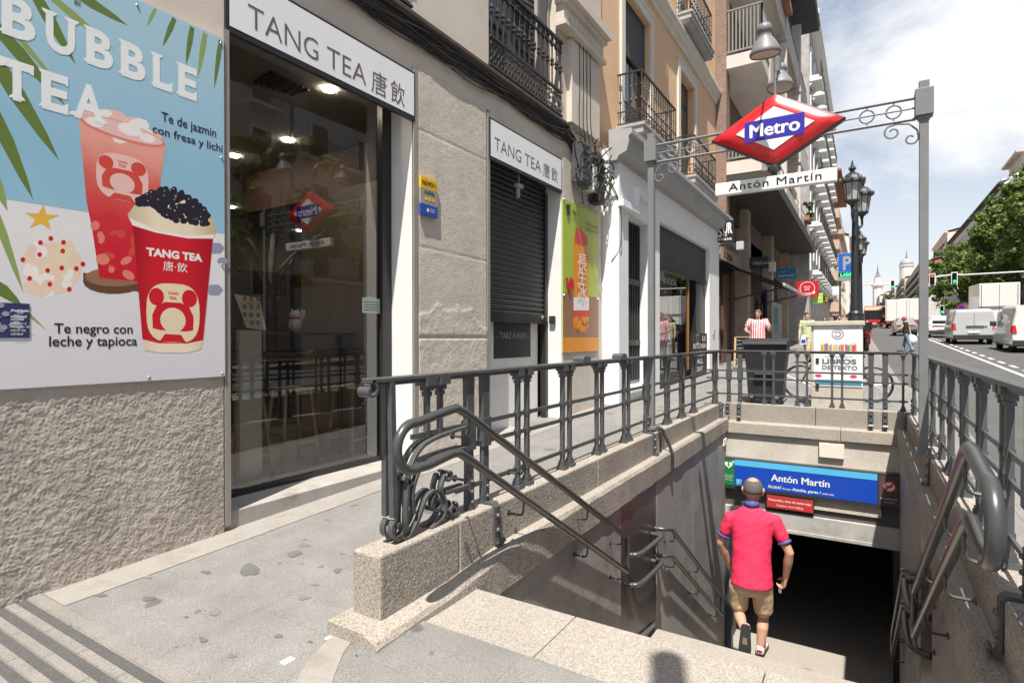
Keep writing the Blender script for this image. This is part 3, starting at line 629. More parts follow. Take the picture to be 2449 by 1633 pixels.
# ================================================================== handrails
def bracket(mb, x, y, z, s):
    d = 1 if s else -1
    mb.tube(bez([(x, y, z - .01), (x, y + .005 * d, z - .085), (x, y + .03 * d, z - .11), (x, y + .12 * d, z - .11)], 4), .008, 6)
    mb.lathe((x, y + .118 * d, z - .11), [(.022, 0), (.022, .008)], 8, 'y')
def handrails(s):
    y = mir(1.985, s); r = .026; sd = 'shop side' if s else 'road side'
    t = thing('handrail', 'grey double tube handrail with looped top on the upper flight, ' + sd, 'handrail', (2.3, y, 1.0), 'double handrails down the metro stairs')
    up = [(2.60, y, 1.215), (2.28, y, 1.165)]
    c = Vector((2.235, y, 1.045)); lp = arc(c, .122, 78, 285, 16, X_, Z_)
    lo = [(2.42, y, .915), (2.62, y, .94)]
    P = [(5.3, y, -.325), (2.72, y, 1.147), (2.66, y, 1.18), (2.60, y, 1.205), (2.5, y, 1.197)] + [tuple(p) for p in lp] + [(2.35, y, .927), (2.55, y, .952), (2.62, y, .948), (2.68, y, .915), (5.32, y, -.675), (5.345, y, -.675), (5.345, y, -.60), (5.33, y, -.34), (5.3, y, -.325)]
    mb = MB(); mb.tube(P, r, 12); mb.build('tube', m_rail, t, smooth=True)
    mb = MB()
    for bx_, bz_ in [(x, 1.2 - .568 * (x - 2.62)) for x in (3.35, 4.4, 5.2)] + [(x, .94 - .598 * (x - 2.62)) for x in (3.35, 4.4, 5.2)] + [(2.72, 1.13), (2.74, .87)]:
        mb = MB(); bracket(mb, bx_, y, bz_, s); mb.build('bracket', m_rail, t)
    d = 1 if s else -1
    for dz, nm in ((0, 'upper'), (-.31, 'lower')):
        t2 = thing('landing_rail', nm + ' short curved grey handrail on the landing panel, ' + sd, 'handrail', (5.9, y, -.6 + dz), 'short rails on the stair landing')
        mb = MB(); mb.tube(bez([(5.60, mir(2.11, s), -.62 + dz), (5.63, y + .05 * d, -.62 + dz), (5.74, y - .01 * d, -.62 + dz), (6.36, y - .01 * d, -.645 + dz), (6.43, y + .03 * d, -.65 + dz), (6.44, mir(2.11, s), -.65 + dz)], 6), r, 12); mb.build('tube', m_rail, t2, smooth=True)
    t3 = thing('handrail', 'grey double tube handrail on the lower flight, ' + sd, 'handrail', (6.5, y, -.65), 'double handrails down the metro stairs')
    mb = MB(); mb.tube(bez([(6.56, mir(2.11, s), -.62), (6.57, y + .04 * d, -.62), (6.62, y, -.63), (6.85, y, -.70)], 5) + [(9.6, y, -2.55), (9.63, y, -2.62), (9.63, y, -2.80), (9.6, y, -2.86)] + bez([(6.85, y, -1.02), (6.62, y, -.945), (6.57, y + .04 * d, -.935), (6.56, mir(2.11, s), -.93)], 5), r, 12); mb.build('tube', m_rail, t3, smooth=True)
    mb = MB()
    for x in (6.95, 8.1, 9.3):
        for bz_ in (-.70 - .673 * (x - 6.85), -1.02 - .668 * (x - 6.85)): mb = MB(); bracket(mb, x, y, bz_, s); mb.build('bracket', m_rail, t3)
handrails(True); handrails(False)
# cable hanging over the parapet beside the post
mb = MB(); mb.tube(bez([(7.05, 2.3, .47), (7.1, 2.2, .465), (7.12, 2.16, .40), (7.13, 2.07, .18), (7.14, 2.06, .0), (7.13, 2.07, -.08)], 6), .02, 6); mb.tube(bez([(6.9, 2.3, .46), (6.96, 2.17, .45), (6.98, 2.165, .2)], 6), .014, 6)
single(mb, 'power_cable', m_irondk, 'thick dark cable hanging over the granite parapet below the sign post', 'cable', smooth=True)
# ================================================================== metro gantry
XG = 7.0
t = thing('metro_gantry', 'grey metro sign gantry with red diamond and white station board', 'metro sign', (XG, .9, ZB))
for y in (2.285, -.485):
    mb = MB(); mb.box((XG - .038, y - .038, ZB), (XG + .038, y + .038, 3.82)); mb.cbox((XG, y, ZB + .03), (.13, .13, .06)); o = mb.build('post', m_post, t, bevel=.004)
    mb = MB(); mb.box((XG - .075, y - .075, 3.80), (XG + .075, y + .075, 4.065)); mb.box((XG - .05, y - .05, 3.77), (XG + .05, y + .05, 3.80)); mb.box((XG - .042, y - .042, 4.065), (XG + .042, y + .042, 4.15)); mb.build('post_cap', m_post, t, bevel=.004)
mb = MB()
for z, r in ((4.0, .017), (3.9, .009), (3.79, .017)): mb.tube([(XG, 2.23, z), (XG, -.42, z)], r, 8)
mb.build('beam', m_post, t)
for px in (1609.5, 1655.5, 2073, 2137):
    y = ax(px, 280, XG).y; mb = MB(); mb.tube(arc((XG, y, 3.897), .065, 0, 360, 24, Y_, Z_), .009, 6, False)
    mb.tube([(XG, y, 4.0), (XG, y, 3.962)], .009, 6); mb.tube([(XG, y, 3.832), (XG, y, 3.79)], .009, 6); mb.build('ring', m_post, t)
for y, d in ((2.285, -1), (-.485, 1)):
    mb = MB(); o_ = Vector((XG, y, 3.78)); u = Y_ * d
    P = spiral(o_ + u * .105 - Z_ * .18, .025, .062, 500, 170, 26, u, Z_) + [o_ + u * .055 - Z_ * .10, o_ + u * .12 - Z_ * .03, o_ + u * .22 - Z_ * .012] + spiral(o_ + u * .26 - Z_ * .09, .075, .025, 60, -330, 26, u, Z_)
    mb.tube(P, .009, 6); mb.build('scroll_bracket', m_post, t)
# the diamond
DC = Vector((6.97, .872, 3.925)); HW, HH = .69, .405
mb = MB(); mb.prism([(-HW, 0), (0, -HH), (HW, 0), (0, HH)], DC + X_ * .11, UC, VC, .11 + .0); mb.build('diamond_frame', m_irondk, t, bevel=.008)
def pillow(mb, sgn, base, bulge, k0=.965, n=16):
    V = []
    for i in range(n + 1):
        for j in range(n + 1):
            a = -1 + 2 * i / n; b = -1 + 2 * j / n
            y = (a + b) / 2 * HW * k0; z = (b - a) / 2 * HH * k0
            e = 1 - max(abs(a), abs(b)); h = bulge * (1 - (1 - min(1, e / .55)) ** 2.2)
            V.append(DC + X_ * sgn * -(base + h) + UC * y * sgn + VC * z)
    mb.add(V, [(i * (n + 1) + j, (i + 1) * (n + 1) + j, (i + 1) * (n + 1) + j + 1, i * (n + 1) + j + 1) for i in range(n) for j in range(n)])
for sgn in (1, -1):
    base = .002 if sgn == 1 else .112
    C0 = DC if sgn == 1 else DC
    mb = MB(); pillow(mb, sgn, base, .055); d = mb.build('diamond', m_red, t, smooth=True)
    u = UC * sgn; oo = DC - X_ * sgn * (base + .0565)
    mb = MB(); mb.mat(0); mb.flat([(-HW * .575, 0), (0, -HH * .59), (HW * .575, 0), (0, HH * .59)], oo, u, VC, .002)
    mb.mat(1); mb.flat([(-.305, -.115), (.305, -.115), (.305, .115), (-.305, .115)], oo, u, VC, .004)
    mb.mat(0); mb.text('Metro', oo - u * .245 - VC * .068, u, VC, w=.50, bold=.03, off=.006)
    mb.build('emblem', [m_white, m_blue], t)
mb = MB(); yb0, yb1 = 1.495, .262
mb.box((6.90, yb0, 3.255), (6.99, yb1, 3.395)); mb.build('name_board', m_white, t, bevel=.006)
for sgn in (1, -1):
    u = UC * sgn; oo = Vector((6.898 if sgn == 1 else 6.992, yb0 - .15 if sgn == 1 else yb1 + .15, 3.29))
    mb = MB(); mb.text('Antón Martín', oo, u, VC, w=.94, h=.082, bold=.006, spacing=1.12); mb.build('board_lettering', m_black, t)
mb = MB(); mb.tube([(6.95, .872, 3.54), (6.95, .872, 3.39)], .03, 8); mb.lathe((6.95, .872, 3.44), [(.03, 0), (.07, .02), (.07, .06), (.03, .08)], 10); mb.build('hanger', m_irondk, t)
mb = MB(); mb.tube([(XG, .872, 4.3), (XG, .872, 4.62)], .016, 8); c1 = ax(1830, 128, 6.42); c2 = ax(1866, 208, 7.68)
mb.tube(bez([(XG, .872, 4.55), (XG - .1, .88, 4.95), (c1.x + .1, c1.y - .02, c1.z + .30), (c1.x + .02, c1.y, c1.z + .22)], 6), .014, 6); mb.tube(bez([(XG, .872, 4.5), (XG + .15, .87, 4.85), (c2.x - .12, c2.y, c2.z + .28), (c2.x - .02, c2.y, c2.z + .22)], 6), .02, 6)
mb.cbox((XG + .08, .86, 4.68), (.1, .06, .16)); mb.build('lamp_mast', m_post, t)
m_lampi = M('lamp_lens', (.50, .40, .33), .35, n=.05)
for c, tl in ((c1, R(-8)), (c2, R(8))):
    axs = (Vector((math.cos(tl), 0, -math.sin(tl))), Y_, Vector((math.sin(tl), 0, math.cos(tl))))
    mb = MB(); mb.lathe(c, [(.145, -.022), (.152, -.012), (.152, .012), (.138, .035), (.118, .085), (.088, .13), (.068, .155), (.066, .2), (.072, .205), (.07, .245), (.055, .285), (.02, .3)], 22, axs, cap=False); l = mb.build('lamp_shade', m_post, t, smooth=True)
    mb = MB(); mb.lathe(c, [(.145, -.012), (.05, -.02), (.001, -.022)], 22, axs, cap=False); mb.build('lamp_lens', m_lampi, t)

# unseen tall post added behind the camera to cast the shadow on the top step
mb = MB(); mb.lathe((-.45, -.31, gz(-.45)), [(.16, 0), (.16, .5), (.105, .6), (.085, 6.9), (.085, 7.0)], 14)
single(mb, 'shadow_post', m_post, 'unseen grey post added behind the viewer to cast a shadow on the top step', 'shadow post', smooth=False)
# ================================================================== corner building with the tea shop
FY = 4.4
m_ledge = M('old_wood_ledge', (.075, .058, .046), .85, n=.3, ns=12)
m_cream = M('cream_trim', (.62, .585, .53), .8, n=.08, ns=3)
m_jamb = M('white_jamb', (.72, .72, .70), .7, n=.05, ns=3, fine=.05, fs=70)
cb = thing('corner_building', 'grey granite and beige stucco corner building with the tea shop', 'building', (4.4, FY, 0))
mb = MB(); facade(mb, -6, 10.42, -.3, 4.9, [(2.72, 4.95, .185, 4.40, .40), (6.5, 8.66, .12, 4.36, .29)], FY, m0=0, m1=1)
mb.build('wall', [m_stucco, m_jamb], cb)
m_ledgewall = m_stucco
mb = MB(); facade(mb, -6, 10.13, 4.9, 15, [(2.6, 4.9, 5.34, 8.3, .42), (6.5, 8.66, 5.34, 8.3, .42), (2.6, 4.9, 9.6, 12.4, .42), (6.5, 8.66, 9.6, 12.4, .42)], FY, m0=0)
mb.box((-6, 4.45, 14.9), (10.13, 16, 15.2)); mb.quad((10.13, 4.4, 5.3), (10.13, 9, 5.3), (10.13, 9, 15), (10.13, 4.4, 15)); mb.quad((-6, 4.4, -.3), (-6, 12, -.3), (-6, 12, 15), (-6, 4.4, 15))
mb.build('upper_wall', [m_stucco], cb)
# rough rendered plinth, really uneven so that the raking sun models it
def rough_grid(x0, x1, z0, z1, y, st, amp, extra=None, fr=34):
    mb = MB(); nx = int((x1 - x0) / st) + 1; nz_ = int((z1 - z0) / st) + 1; V = []
    for i in range(nx + 1):
        for j in range(nz_ + 1):
            x = x0 + (x1 - x0) * i / nx; z = z0 + (z1 - z0) * j / nz_
            a = amp(x, z) if callable(amp) else amp
            p = Vector((x * fr, z * fr, 3.1)); d = mnoise.noise(p) * .55 + mnoise.noise(p * 2.3) * .3 + mnoise.noise(p * .28) * .5
            yy = y - a * d + (extra(x, z) if extra else 0)
            if i in (0, nx) or j in (0, nz_): yy = FY
            V.append((x, yy, z))
    k = nz_ + 1
    mb.add(V, [(i * k + j, (i + 1) * k + j, (i + 1) * k + j + 1, i * k + j + 1) for i in range(nx) for j in range(nz_)]); return mb
rough_grid(.45, 2.671, -.1, 1.318, 4.364, .0072, .0075, None, 72).build('rough_plinth', m_rough, cb, smooth=True)
mb = MB(); mb.box((-6, 4.36, -.3), (.45, 4.4, 1.31)); mb.build('rough_plinth', m_rough, cb)
def pat(x):   # ragged upper edge of the patched foot of the pier
    return 1.86 + .10 * math.sin((x - 5) * 3.1) + .12 * mnoise.noise(Vector((x * 4, 0, 0))) + (.12 if 5.75 < x < 6.1 else 0)
def pamp(x, z): return .003 if z > pat(x) else .007
def pext(x, z):
    e = -.006 if z < pat(x) else 0
    for zj in (4.012, 2.664 - (x - 5.0) * .004): e += .012 * max(0, 1 - abs(z - zj) / .012)
    if abs(z - 1.62) < .012: e += .012
    return e
rough_grid(5.02, 6.44, .1, 4.72, 4.386, .018, pamp, pext).build('granite_pier', m_granw, cb, smooth=True)
mb = MB(); mb.box((4.95, 4.380, .16), (5.02, 4.41, 4.70)); mb.box((6.44, 4.380, .2), (6.5, 4.41, 4.72)); mb.box((2.672, 4.36, .1), (2.72, 4.41, 4.08)); mb.build('edge_strip', m_gut, cb)
rough_grid(8.72, 10.2, .15, 5.0, 4.392, .03, .003).build('granite_pier', m_granw, cb, smooth=True)
mb = MB(); mb.box((8.655, 4.385, .2), (8.72, 4.41, 4.07)); mb.build('edge_strip', m_jamb, cb)
# sill and step of the big window
mb = MB(); mb.box((2.70, 4.39, -.1), (4.97, 4.80, .2)); mb.build('window_sill', m_sill, cb, bevel=.008)
# string course, soffit of old cables
mb = MB(); mb.prism([(0, 0), (-.03, .0), (-.06, .05), (-.06, .09), (-.03, .12), (0, .13)], (-6, FY, 5.2), Y_, Z_, 14.9); mb.build('string_course', m_ledge, cb)
mb = MB(); mb.box((-6, 4.38, 5.08), (8.7, 4.4, 5.2)); mb.build('cable_tray', m_ledge, cb)
# stucco corbel and pilaster on the right
mb = MB(); mb.box((8.9, 4.30, 5.33), (10.10, 4.4, 6.75)); mb.build('pilaster', m_stucco, cb)
mb = MB(); mb.box((8.5, 4.25, 6.85), (10.16, 4.4, 7.15)); mb.box((8.45, 4.18, 7.15), (10.2, 4.4, 7.24)); mb.box((8.40, 4.10, 7.24), (10.24, 4.4, 7.40)); mb.box((8.47, 4.2, 6.79), (10.2, 4.4, 6.86)); mb.box((8.7, 4.28, 7.4), (10.12, 4.4, 15))
for i in range(9): mb.sph((8.62 + i * .18, 4.25, 7.0), .07, 8, 5, (1, .5, 1.4))
mb.build('corbel', m_stucco, cb)
# french windows and iron guards of the first floor
m_door = M('old_door_paint', (.10, .085, .075), .6, n=.2, ns=6); m_louv = M('louvre', (.36, .345, .33), .7, n=.15, ns=9)
for x0, x1 in ((2.6, 4.9), (6.5, 8.66)):
    for z0 in (5.34, 9.6):
        mb = MB(); mb.box((x0, 4.74, z0), (x1, 4.80, z0 + 2.95)); mb.mat(1); mb.box((x0 + .25, 4.72, z0 + .9), (x0 + .95, 4.745, z0 + 2.7)); mb.box((x1 - .95, 4.72, z0 + .9), (x1 - .3, 4.745, z0 + 2.7)); mb.build('french_window', [m_door, m_win], cb)
        mb = MB()
        for i in range(26): mb.add([(x1 - .62, 4.52, z0 + .25 + i * .09), (x1 - .08, 4.62, z0 + .25 + i * .09), (x1 - .08, 4.60, z0 + .31 + i * .09), (x1 - .62, 4.50, z0 + .31 + i * .09)], [(0, 1, 2, 3)])
        mb.bar((x1 - .63, 4.51, z0), (x1 - .63, 4.51, z0 + 2.7), .05); mb.bar((x1 - .07, 4.61, z0), (x1 - .07, 4.61, z0 + 2.7), .05); mb.build('shutter', m_louv, cb)
    z0 = 5.34
    g = MB(); g.box((x0 - .02, 4.36, z0), (x1 + .02, 4.40, z0 + .03)); g.box((x0, 4.355, z0 + .39), (x1, 4.405, z0 + .42)); g.box((x0 - .02, 4.35, z0 + 1.22), (x1 + .02, 4.41, z0 + 1.26)); g.box((x0, 4.36, z0 + 1.08), (x1, 4.40, z0 + 1.10))
    n_ = 14
    for i in range(n_ + 1):
        x = x0 + .04 + (x1 - x0 - .08) * i / n_
        g.lathe((x, 4.38, z0 + .42), [(.013, 0), (.013, .30), (.034, .32), (.034, .345), (.018, .36), (.034, .385), (.03, .42), (.013, .44), (.013, .62), (.03, .64), (.03, .67), (.013, .69), (.013, .8)], 7)
        g.tube(arc((x, 4.38, z0 + 1.14), .05, 0, 360, 8, X_, Z_), .008, 4, False)
    for i in range(24):
        x = x0 + .06 + (x1 - x0 - .12) * i / 23
        for k in range(3): g.tube(spiral((x, 4.38, z0 + .085 + k * .11), .05, .012, 90 + 180 * ((i + k) % 2), 450 + 180 * ((i + k) % 2), 8, X_, Z_), .010, 4, False)
    g.build('balcony_guard', m_irondk, cb)
# roller shutter of the door
mb = MB(); z = 4.36; ys = 4.685
while z > 2.02:
    P = [(0, 0), (-.012, -.006), (-.022, -.03), (-.022, -.05), (-.010, -.076), (0, -.082)]
    for (a, b), (c, d) in zip(P, P[1:]): mb.quad((6.5, ys + a, z + b), (6.5, ys + c, z + d), (8.64, ys + c, z + d), (8.64, ys + a, z + b))
    z -= .083
mb.box((6.5, ys - .04, 1.86), (8.64, ys, 2.0)); mb.box((6.5, ys - .055, 1.85), (8.64, ys + .0, 1.90)); sh = mb.build('roller_shutter', M('shutter_black', (.035, .034, .035), .42, metal=.3, n=.15, ns=4, fine=.1, fs=40), cb)
mb = MB(); mb.box((8.56, 4.64, .2), (8.65, 4.74, 4.07)); mb.build('shutter_guide', m_frame, cb)
mb = MB(); mb.cbox((8.62, 4.54, 1.92), (.05, .11, .13)); mb.build('lock_box', m_irondk, cb, bevel=.01); mb = MB(); mb.sph((8.45, 4.64, 1.955), .03, 10, 6); mb.build('lock_knob', m_steel, cb)
# door leaf under the shutter
mb = MB(); mb.mat(1); mb.box((6.5, 5.1, .1), (8.66, 5.14, 2.1)); mb.mat(0); mb.box((6.95, 4.76, .22), (8.5, 4.80, 1.9)); mb.mat(1); mb.box((7.15, 4.752, 1.30), (8.25, 4.762, 1.86)); mb.mat(2); mb.text('- TAKE AWAY -', (7.22, 4.750, 1.60), UF, VF, w=.95, h=.10); mb.build('door', [m_jamb, m_black, m_louv], cb)
mb = MB(); mb.box((6.5, 4.4, .05), (8.66, 5.1, .22)); mb.build('threshold', m_sill, cb)
# big shop window
GYW = 4.775
mb = MB(); mb.box((2.72, GYW - .02, .2), (4.95, GYW + .03, .255)); mb.box((4.80, GYW - .05, .2), (4.945, GYW + .03, 4.40)); mb.box((2.72, GYW - .03, .2), (2.76, GYW + .03, 4.40)); mb.box((2.72, GYW - .03, 4.36), (4.95, GYW + .03, 4.40)); wf = mb.build('window_frame', m_frame, cb)
mb = MB(); mb.quad((2.76, GYW, .25), (4.81, GYW, .25), (4.81, GYW, 4.37), (2.76, GYW, 4.37)); gl = mb.build('shop_window', m_glass, cb)
# ------------------------------------------------------------------ shop interior
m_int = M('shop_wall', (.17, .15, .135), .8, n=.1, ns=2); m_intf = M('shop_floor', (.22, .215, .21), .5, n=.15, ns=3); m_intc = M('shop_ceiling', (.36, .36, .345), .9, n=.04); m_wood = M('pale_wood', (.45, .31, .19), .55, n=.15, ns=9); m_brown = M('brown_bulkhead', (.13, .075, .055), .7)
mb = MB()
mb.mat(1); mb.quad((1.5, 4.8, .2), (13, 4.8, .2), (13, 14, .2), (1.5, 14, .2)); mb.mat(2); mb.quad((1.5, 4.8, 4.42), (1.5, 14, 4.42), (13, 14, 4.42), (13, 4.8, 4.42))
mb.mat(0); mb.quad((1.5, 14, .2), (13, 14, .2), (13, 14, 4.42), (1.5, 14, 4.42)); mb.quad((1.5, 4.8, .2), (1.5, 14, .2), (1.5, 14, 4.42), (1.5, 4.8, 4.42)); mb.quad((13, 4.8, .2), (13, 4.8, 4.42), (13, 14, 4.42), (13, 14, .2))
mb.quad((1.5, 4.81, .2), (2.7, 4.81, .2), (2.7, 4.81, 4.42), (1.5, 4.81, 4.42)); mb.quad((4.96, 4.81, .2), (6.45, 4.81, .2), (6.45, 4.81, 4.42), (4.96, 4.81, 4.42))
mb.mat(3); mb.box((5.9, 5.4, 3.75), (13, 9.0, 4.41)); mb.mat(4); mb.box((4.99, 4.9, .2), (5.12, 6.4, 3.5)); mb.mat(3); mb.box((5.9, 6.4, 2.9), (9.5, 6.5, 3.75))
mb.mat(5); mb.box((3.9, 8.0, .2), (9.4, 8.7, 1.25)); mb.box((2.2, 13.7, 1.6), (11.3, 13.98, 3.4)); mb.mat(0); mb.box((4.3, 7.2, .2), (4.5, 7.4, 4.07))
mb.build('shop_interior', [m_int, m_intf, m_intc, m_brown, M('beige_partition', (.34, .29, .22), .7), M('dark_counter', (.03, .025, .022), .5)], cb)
c = [az(px, py, 4.40) for px, py in ((603, 198), (648, 170), (745, 216), (700, 228))]
mb = MB(); mb.add(c, [(0, 1, 2, 3)]);
for i in range(7):
    f = (i + .5) / 7; a = c[0].lerp(c[3], f); b = c[1].lerp(c[2], f); mb.bar(a - Z_ * .01, b - Z_ * .01, .02)
mb.build('ceiling_vent', M('vent_grille', (.045, .045, .045), .6), cb)
m_dl = emis('downlight_fill_glow', (1, .82, .6), 60)
for p in [az(px, py, 4.41) for px, py in ((689, 336), (560, 373), (733, 422), (717, 552))] + [Vector((x, y, 4.41)) for x in (2.2, 7.2, 9.5) for y in (5.6, 11.5)] + [Vector((4.4, 5.15, 4.41))]:  # rays give the seen lights; the fixed-position ones are added to brighten the shop
     mb = MB(); mb.lathe((p.x, p.y, 4.402), [(.075, 0), (.075, .012)], 14); mb.build('downlight_and_fill', m_dl, cb)
mb = MB(); mb.bar((2.9, 10.2, 3.2), (6.2, 10.2, 3.2), .02); mb.bar((2.6, 8.1, 1.22), (4.6, 7.95, 1.22), .012); mb.build('light_strip', emis('led_strip', (1, .42, .1), 1.6), cb)
# things standing in the shop
def stool(x, y, label, rz):
    t = thing('bar_stool', label, 'bar stool', (0, 0, 0), 'wooden bar stools behind the shop window'); h = .86
    mb = MB(); mb.box((-.19, -.17, h - .03), (.19, .17, h)); mb.build('seat', m_wood, t, bevel=.01)
    for a in (-1, 1):
        for b in (-1, 1): mb = MB(); mb.bar((a * .22, b * .2, 0), (a * .15, b * .13, h - .03), .032); mb.build('leg', m_wood, t)
    mb = MB()
    for b in (-1, 1): mb.bar((-.2, b * .18, .25), (.2, b * .18, .25), .025); mb.bar((b * .2, -.18, .36), (b * .2, .18, .36), .025)
    mb.build('rung', m_wood, t); t.location = (x, y, .2); t.rotation_euler.z = rz; return t
p = az(640, 1010, .45)
stool(3.35, 5.22, 'pale wooden bar stool nearest the poster behind the shop window', .15); stool(4.15, 5.5, 'pale wooden bar stool in the middle of the shop window', -.1); stool(4.72, 5.15, 'pale wooden bar stool beside the beige partition', .1)
mb = MB(); A_ = ay(560, 703, 5.0); B_ = ay(630, 790, 5.0)
mb.mat(0); mb.add([(A_.x, 5.0, A_.z), (B_.x, 5.06, A_.z - .02), (B_.x + .02, 4.98, B_.z), (A_.x + .07, 4.92, B_.z + .02)], [(3, 2, 1, 0)]); mb.box((A_.x + .05, 5.0, .2), (B_.x - .02, 5.05, B_.z))
mb.mat(1); mb.text('TANG TEA', (A_.x + .1, 4.985, A_.z - .09), UF, VF, w=.16, bold=.02)
mb.mat(2)
for i in range(3):
    for j in range(4): mb.box((A_.x + .06 + i * .07, 4.93 + .01, B_.z + .05 + j * .075), (A_.x + .085 + i * .07, 4.96, B_.z + .09 + j * .075))
single(mb, 'menu_board', [m_white, m_red, m_wood], 'white menu card on a dark stand behind the shop window', 'menu')
pc = ay(706, 795, 5.6)
t = thing('lucky_cat', 'small waving cat figurine on the counter behind the shop window', 'figurine', (pc.x, 5.6, pc.z))
mb = MB(); mb.sph(pc + Z_ * .09, .075, 12, 8, (1, .9, 1.25)); mb.sph(pc + Z_ * .20, .06, 12, 8, (1.1, .9, .9)); mb.tube([pc + Vector((.06, 0, .12)), pc + Vector((.09, -.02, .2)), pc + Vector((.085, -.03, .26))], [.022, .022, .028], 8)
for s in (-1, 1): mb.lathe(pc + Vector((s * .04, 0, .24)), [(.02, 0), (.001, .04)], 6)
mb.build('body', m_white, t, smooth=True); mb = MB(); mb.lathe(pc + Z_ * .155, [(.055, 0), (.055, .015)], 12); mb.build('collar', m_red, t)
mb = MB(); mb.box((3.1, 5.35, pc.z - .03), (4.98, 5.75, pc.z)); mb.box((3.2, 5.5, .2), (3.25, 5.55, pc.z - .03)); mb.box((4.85, 5.5, .2), (4.9, 5.55, pc.z - .03)); single(mb, 'window_counter', M('counter_dark', (.05, .035, .028), .5), 'narrow dark counter shelf behind the shop window', 'counter')
a = ay(866, 708, GYW - .004); b = ay(909, 750, GYW - .004)
mb = MB(); mb.mat(0); mb.quad((a.x, GYW - .004, b.z), (b.x, GYW - .004, b.z), (b.x, GYW - .004, a.z - .02), (a.x + .1, GYW - .004, a.z), (a.x, GYW - .004, a.z - .02)); mb.mat(1)
for i in range(4): mb.box((a.x + .03, GYW - .006, b.z + .03 + i * .03), (b.x - .03, GYW - .005, b.z + .038 + i * .03))
single(mb, 'window_notice', [M('pale_green_paper', (.50, .60, .54), .7), m_black], 'pale green paper notice stuck inside the shop window', 'notice')
# ------------------------------------------------------------------ shop signs
m_signface = M('sign_white', (.80, .81, .825), .45, n=.05, ns=2)
m_signtx = M('sign_letter', (.13, .105, .10), .5)
def shopsign(x0, x1, z0, z1, y, label, tx, cj):
    t = thing('shop_sign', label, 'shop sign', ((x0 + x1) / 2, y, z0), 'white fascia signs of the tea shop')
    mb = MB(); mb.box((x0, y, z0 - .02), (x1, 4.42, z1 + .015)); mb.build('case', m_frame, t)
    mb = MB(); mb.quad((x0 + .03, y - .003, z0 + .03), (x1 - .02, y - .003, z0 + .03), (x1 - .02, y - .003, z1 - .01), (x0 + .03, y - .003, z1 - .01)); mb.build('face', m_signface, t)
    mb = MB(); mb.text('TANG', (tx[0], y - .003, tx[4]), UF, VF, w=tx[1] - tx[0], h=tx[5], bold=-.008); mb.text('TEA', (tx[2], y - .003, tx[4]), UF, VF, w=tx[3] - tx[2], h=tx[5], bold=-.008)
    mb.text('唐', (cj[0], y - .003, tx[4] - .01), UF, VF, w=cj[1], h=tx[5] * 1.16); mb.text('飲', (cj[2], y - .003, tx[4] - .01), UF, VF, w=cj[1], h=tx[5] * 1.16); mb.build('lettering', m_signtx, t)
ys = 4.375
q = lambda px, py: ay(px, py, ys)
c1 = lambda zx: q(540 + zx / 5.107, 150).x
zb = q(540 + 1560 / 5.107, 975 / 5.107).z; zt = q(540 + 1650 / 5.107, 790 / 5.107).z
shopsign(2.70, 4.965, 4.10, 4.615, ys, 'wide white fascia sign over the big shop window', (c1(270), c1(1125), c1(1232), c1(1710), zb, zt - zb), (c1(1775), .22, c1(2010)))
c2 = lambda zx: q(960 + zx / 5.107, 350).x
zb2 = q(960 + 1640 / 5.107, 260 + 755 / 5.107).z; zt2 = q(960 + 1665 / 5.107, 260 + 630 / 5.107).z
shopsign(6.475, 8.66, 4.075, 4.615, ys, 'narrower white fascia sign over the black roller shutter', (c2(1135), c2(1460), c2(1505), c2(1700), zb2, zt2 - zb2), (c2(1728), .22, c2(1830)))
# camera under the second sign
p = ay(1241, 445, 4.5); t = thing('security_camera', 'small pale security camera hanging in front of the black roller shutter', 'camera', p)
mb = MB(); mb.cbox(p, (.17, .07, .06)); mb.build('body', m_louv, t, bevel=.01); mb = MB(); mb.cbox(p + Vector((-.02, 0, -.1)), (.04, .04, .16)); mb.tube([p, (p.x, p.y, 4.1)], .012, 6); mb.build('bracket', m_louv, t)
# alarm plate
a = ay(1006, 420, 4.35); b = ay(1046, 512, 4.35)
t = thing('alarm_plate', 'yellow grey and blue alarm company plate on the granite pier', 'plate', (a.x, 4.36, b.z))
w_ = b.x - a.x; zt = a.z; zb = zt - .44
mb = MB(); mb.mat(0); mb.box((a.x, 4.345, zt - .13), (b.x, 4.375, zt)); mb.mat(1); mb.box((a.x, 4.346, zb + .13), (b.x, 4.374, zt - .13)); mb.mat(2); mb.box((a.x, 4.345, zb), (b.x, 4.375, zb + .13)); m_yel = M('plate_yellow', (.75, .47, .012), .4); m_pgrey = M('plate_grey', (.30, .29, .28), .5); m_pblue = M('plate_blue', (.02, .07, .36), .4)
mb.build('plate', [m_yel, m_pgrey, m_pblue], t)
mb = MB(); mb.mat(0); mb.text('MÁSMÓV L', (a.x + .02, 4.345, zt - .095), UF, VF, w=w_ - .04, h=.07, bold=.02); mb.text('ALARMA', (a.x + .06, 4.346, zt - .19), UF, VF, w=w_ - .12, h=.04, bold=.02)
mb.mat(1)
for i in range(3): mb.ell((a.x + w_ * (.28 + .22 * i), 4.345, zt - .245), .026, .026, UF, VF, .002)
mb.mat(2); mb.ell((a.x + w_ * .4, 4.345, zb + .065), .022, .022, UF, VF, .002); mb.text('Grupo', (a.x + w_ * .55, 4.345, zb + .075), UF, VF, w=.08); mb.text('Seguro', (a.x + w_ * .55, 4.345, zb + .05), UF, VF, w=.08)
mb.build('lettering', [m_black, m_yel, m_white], t)
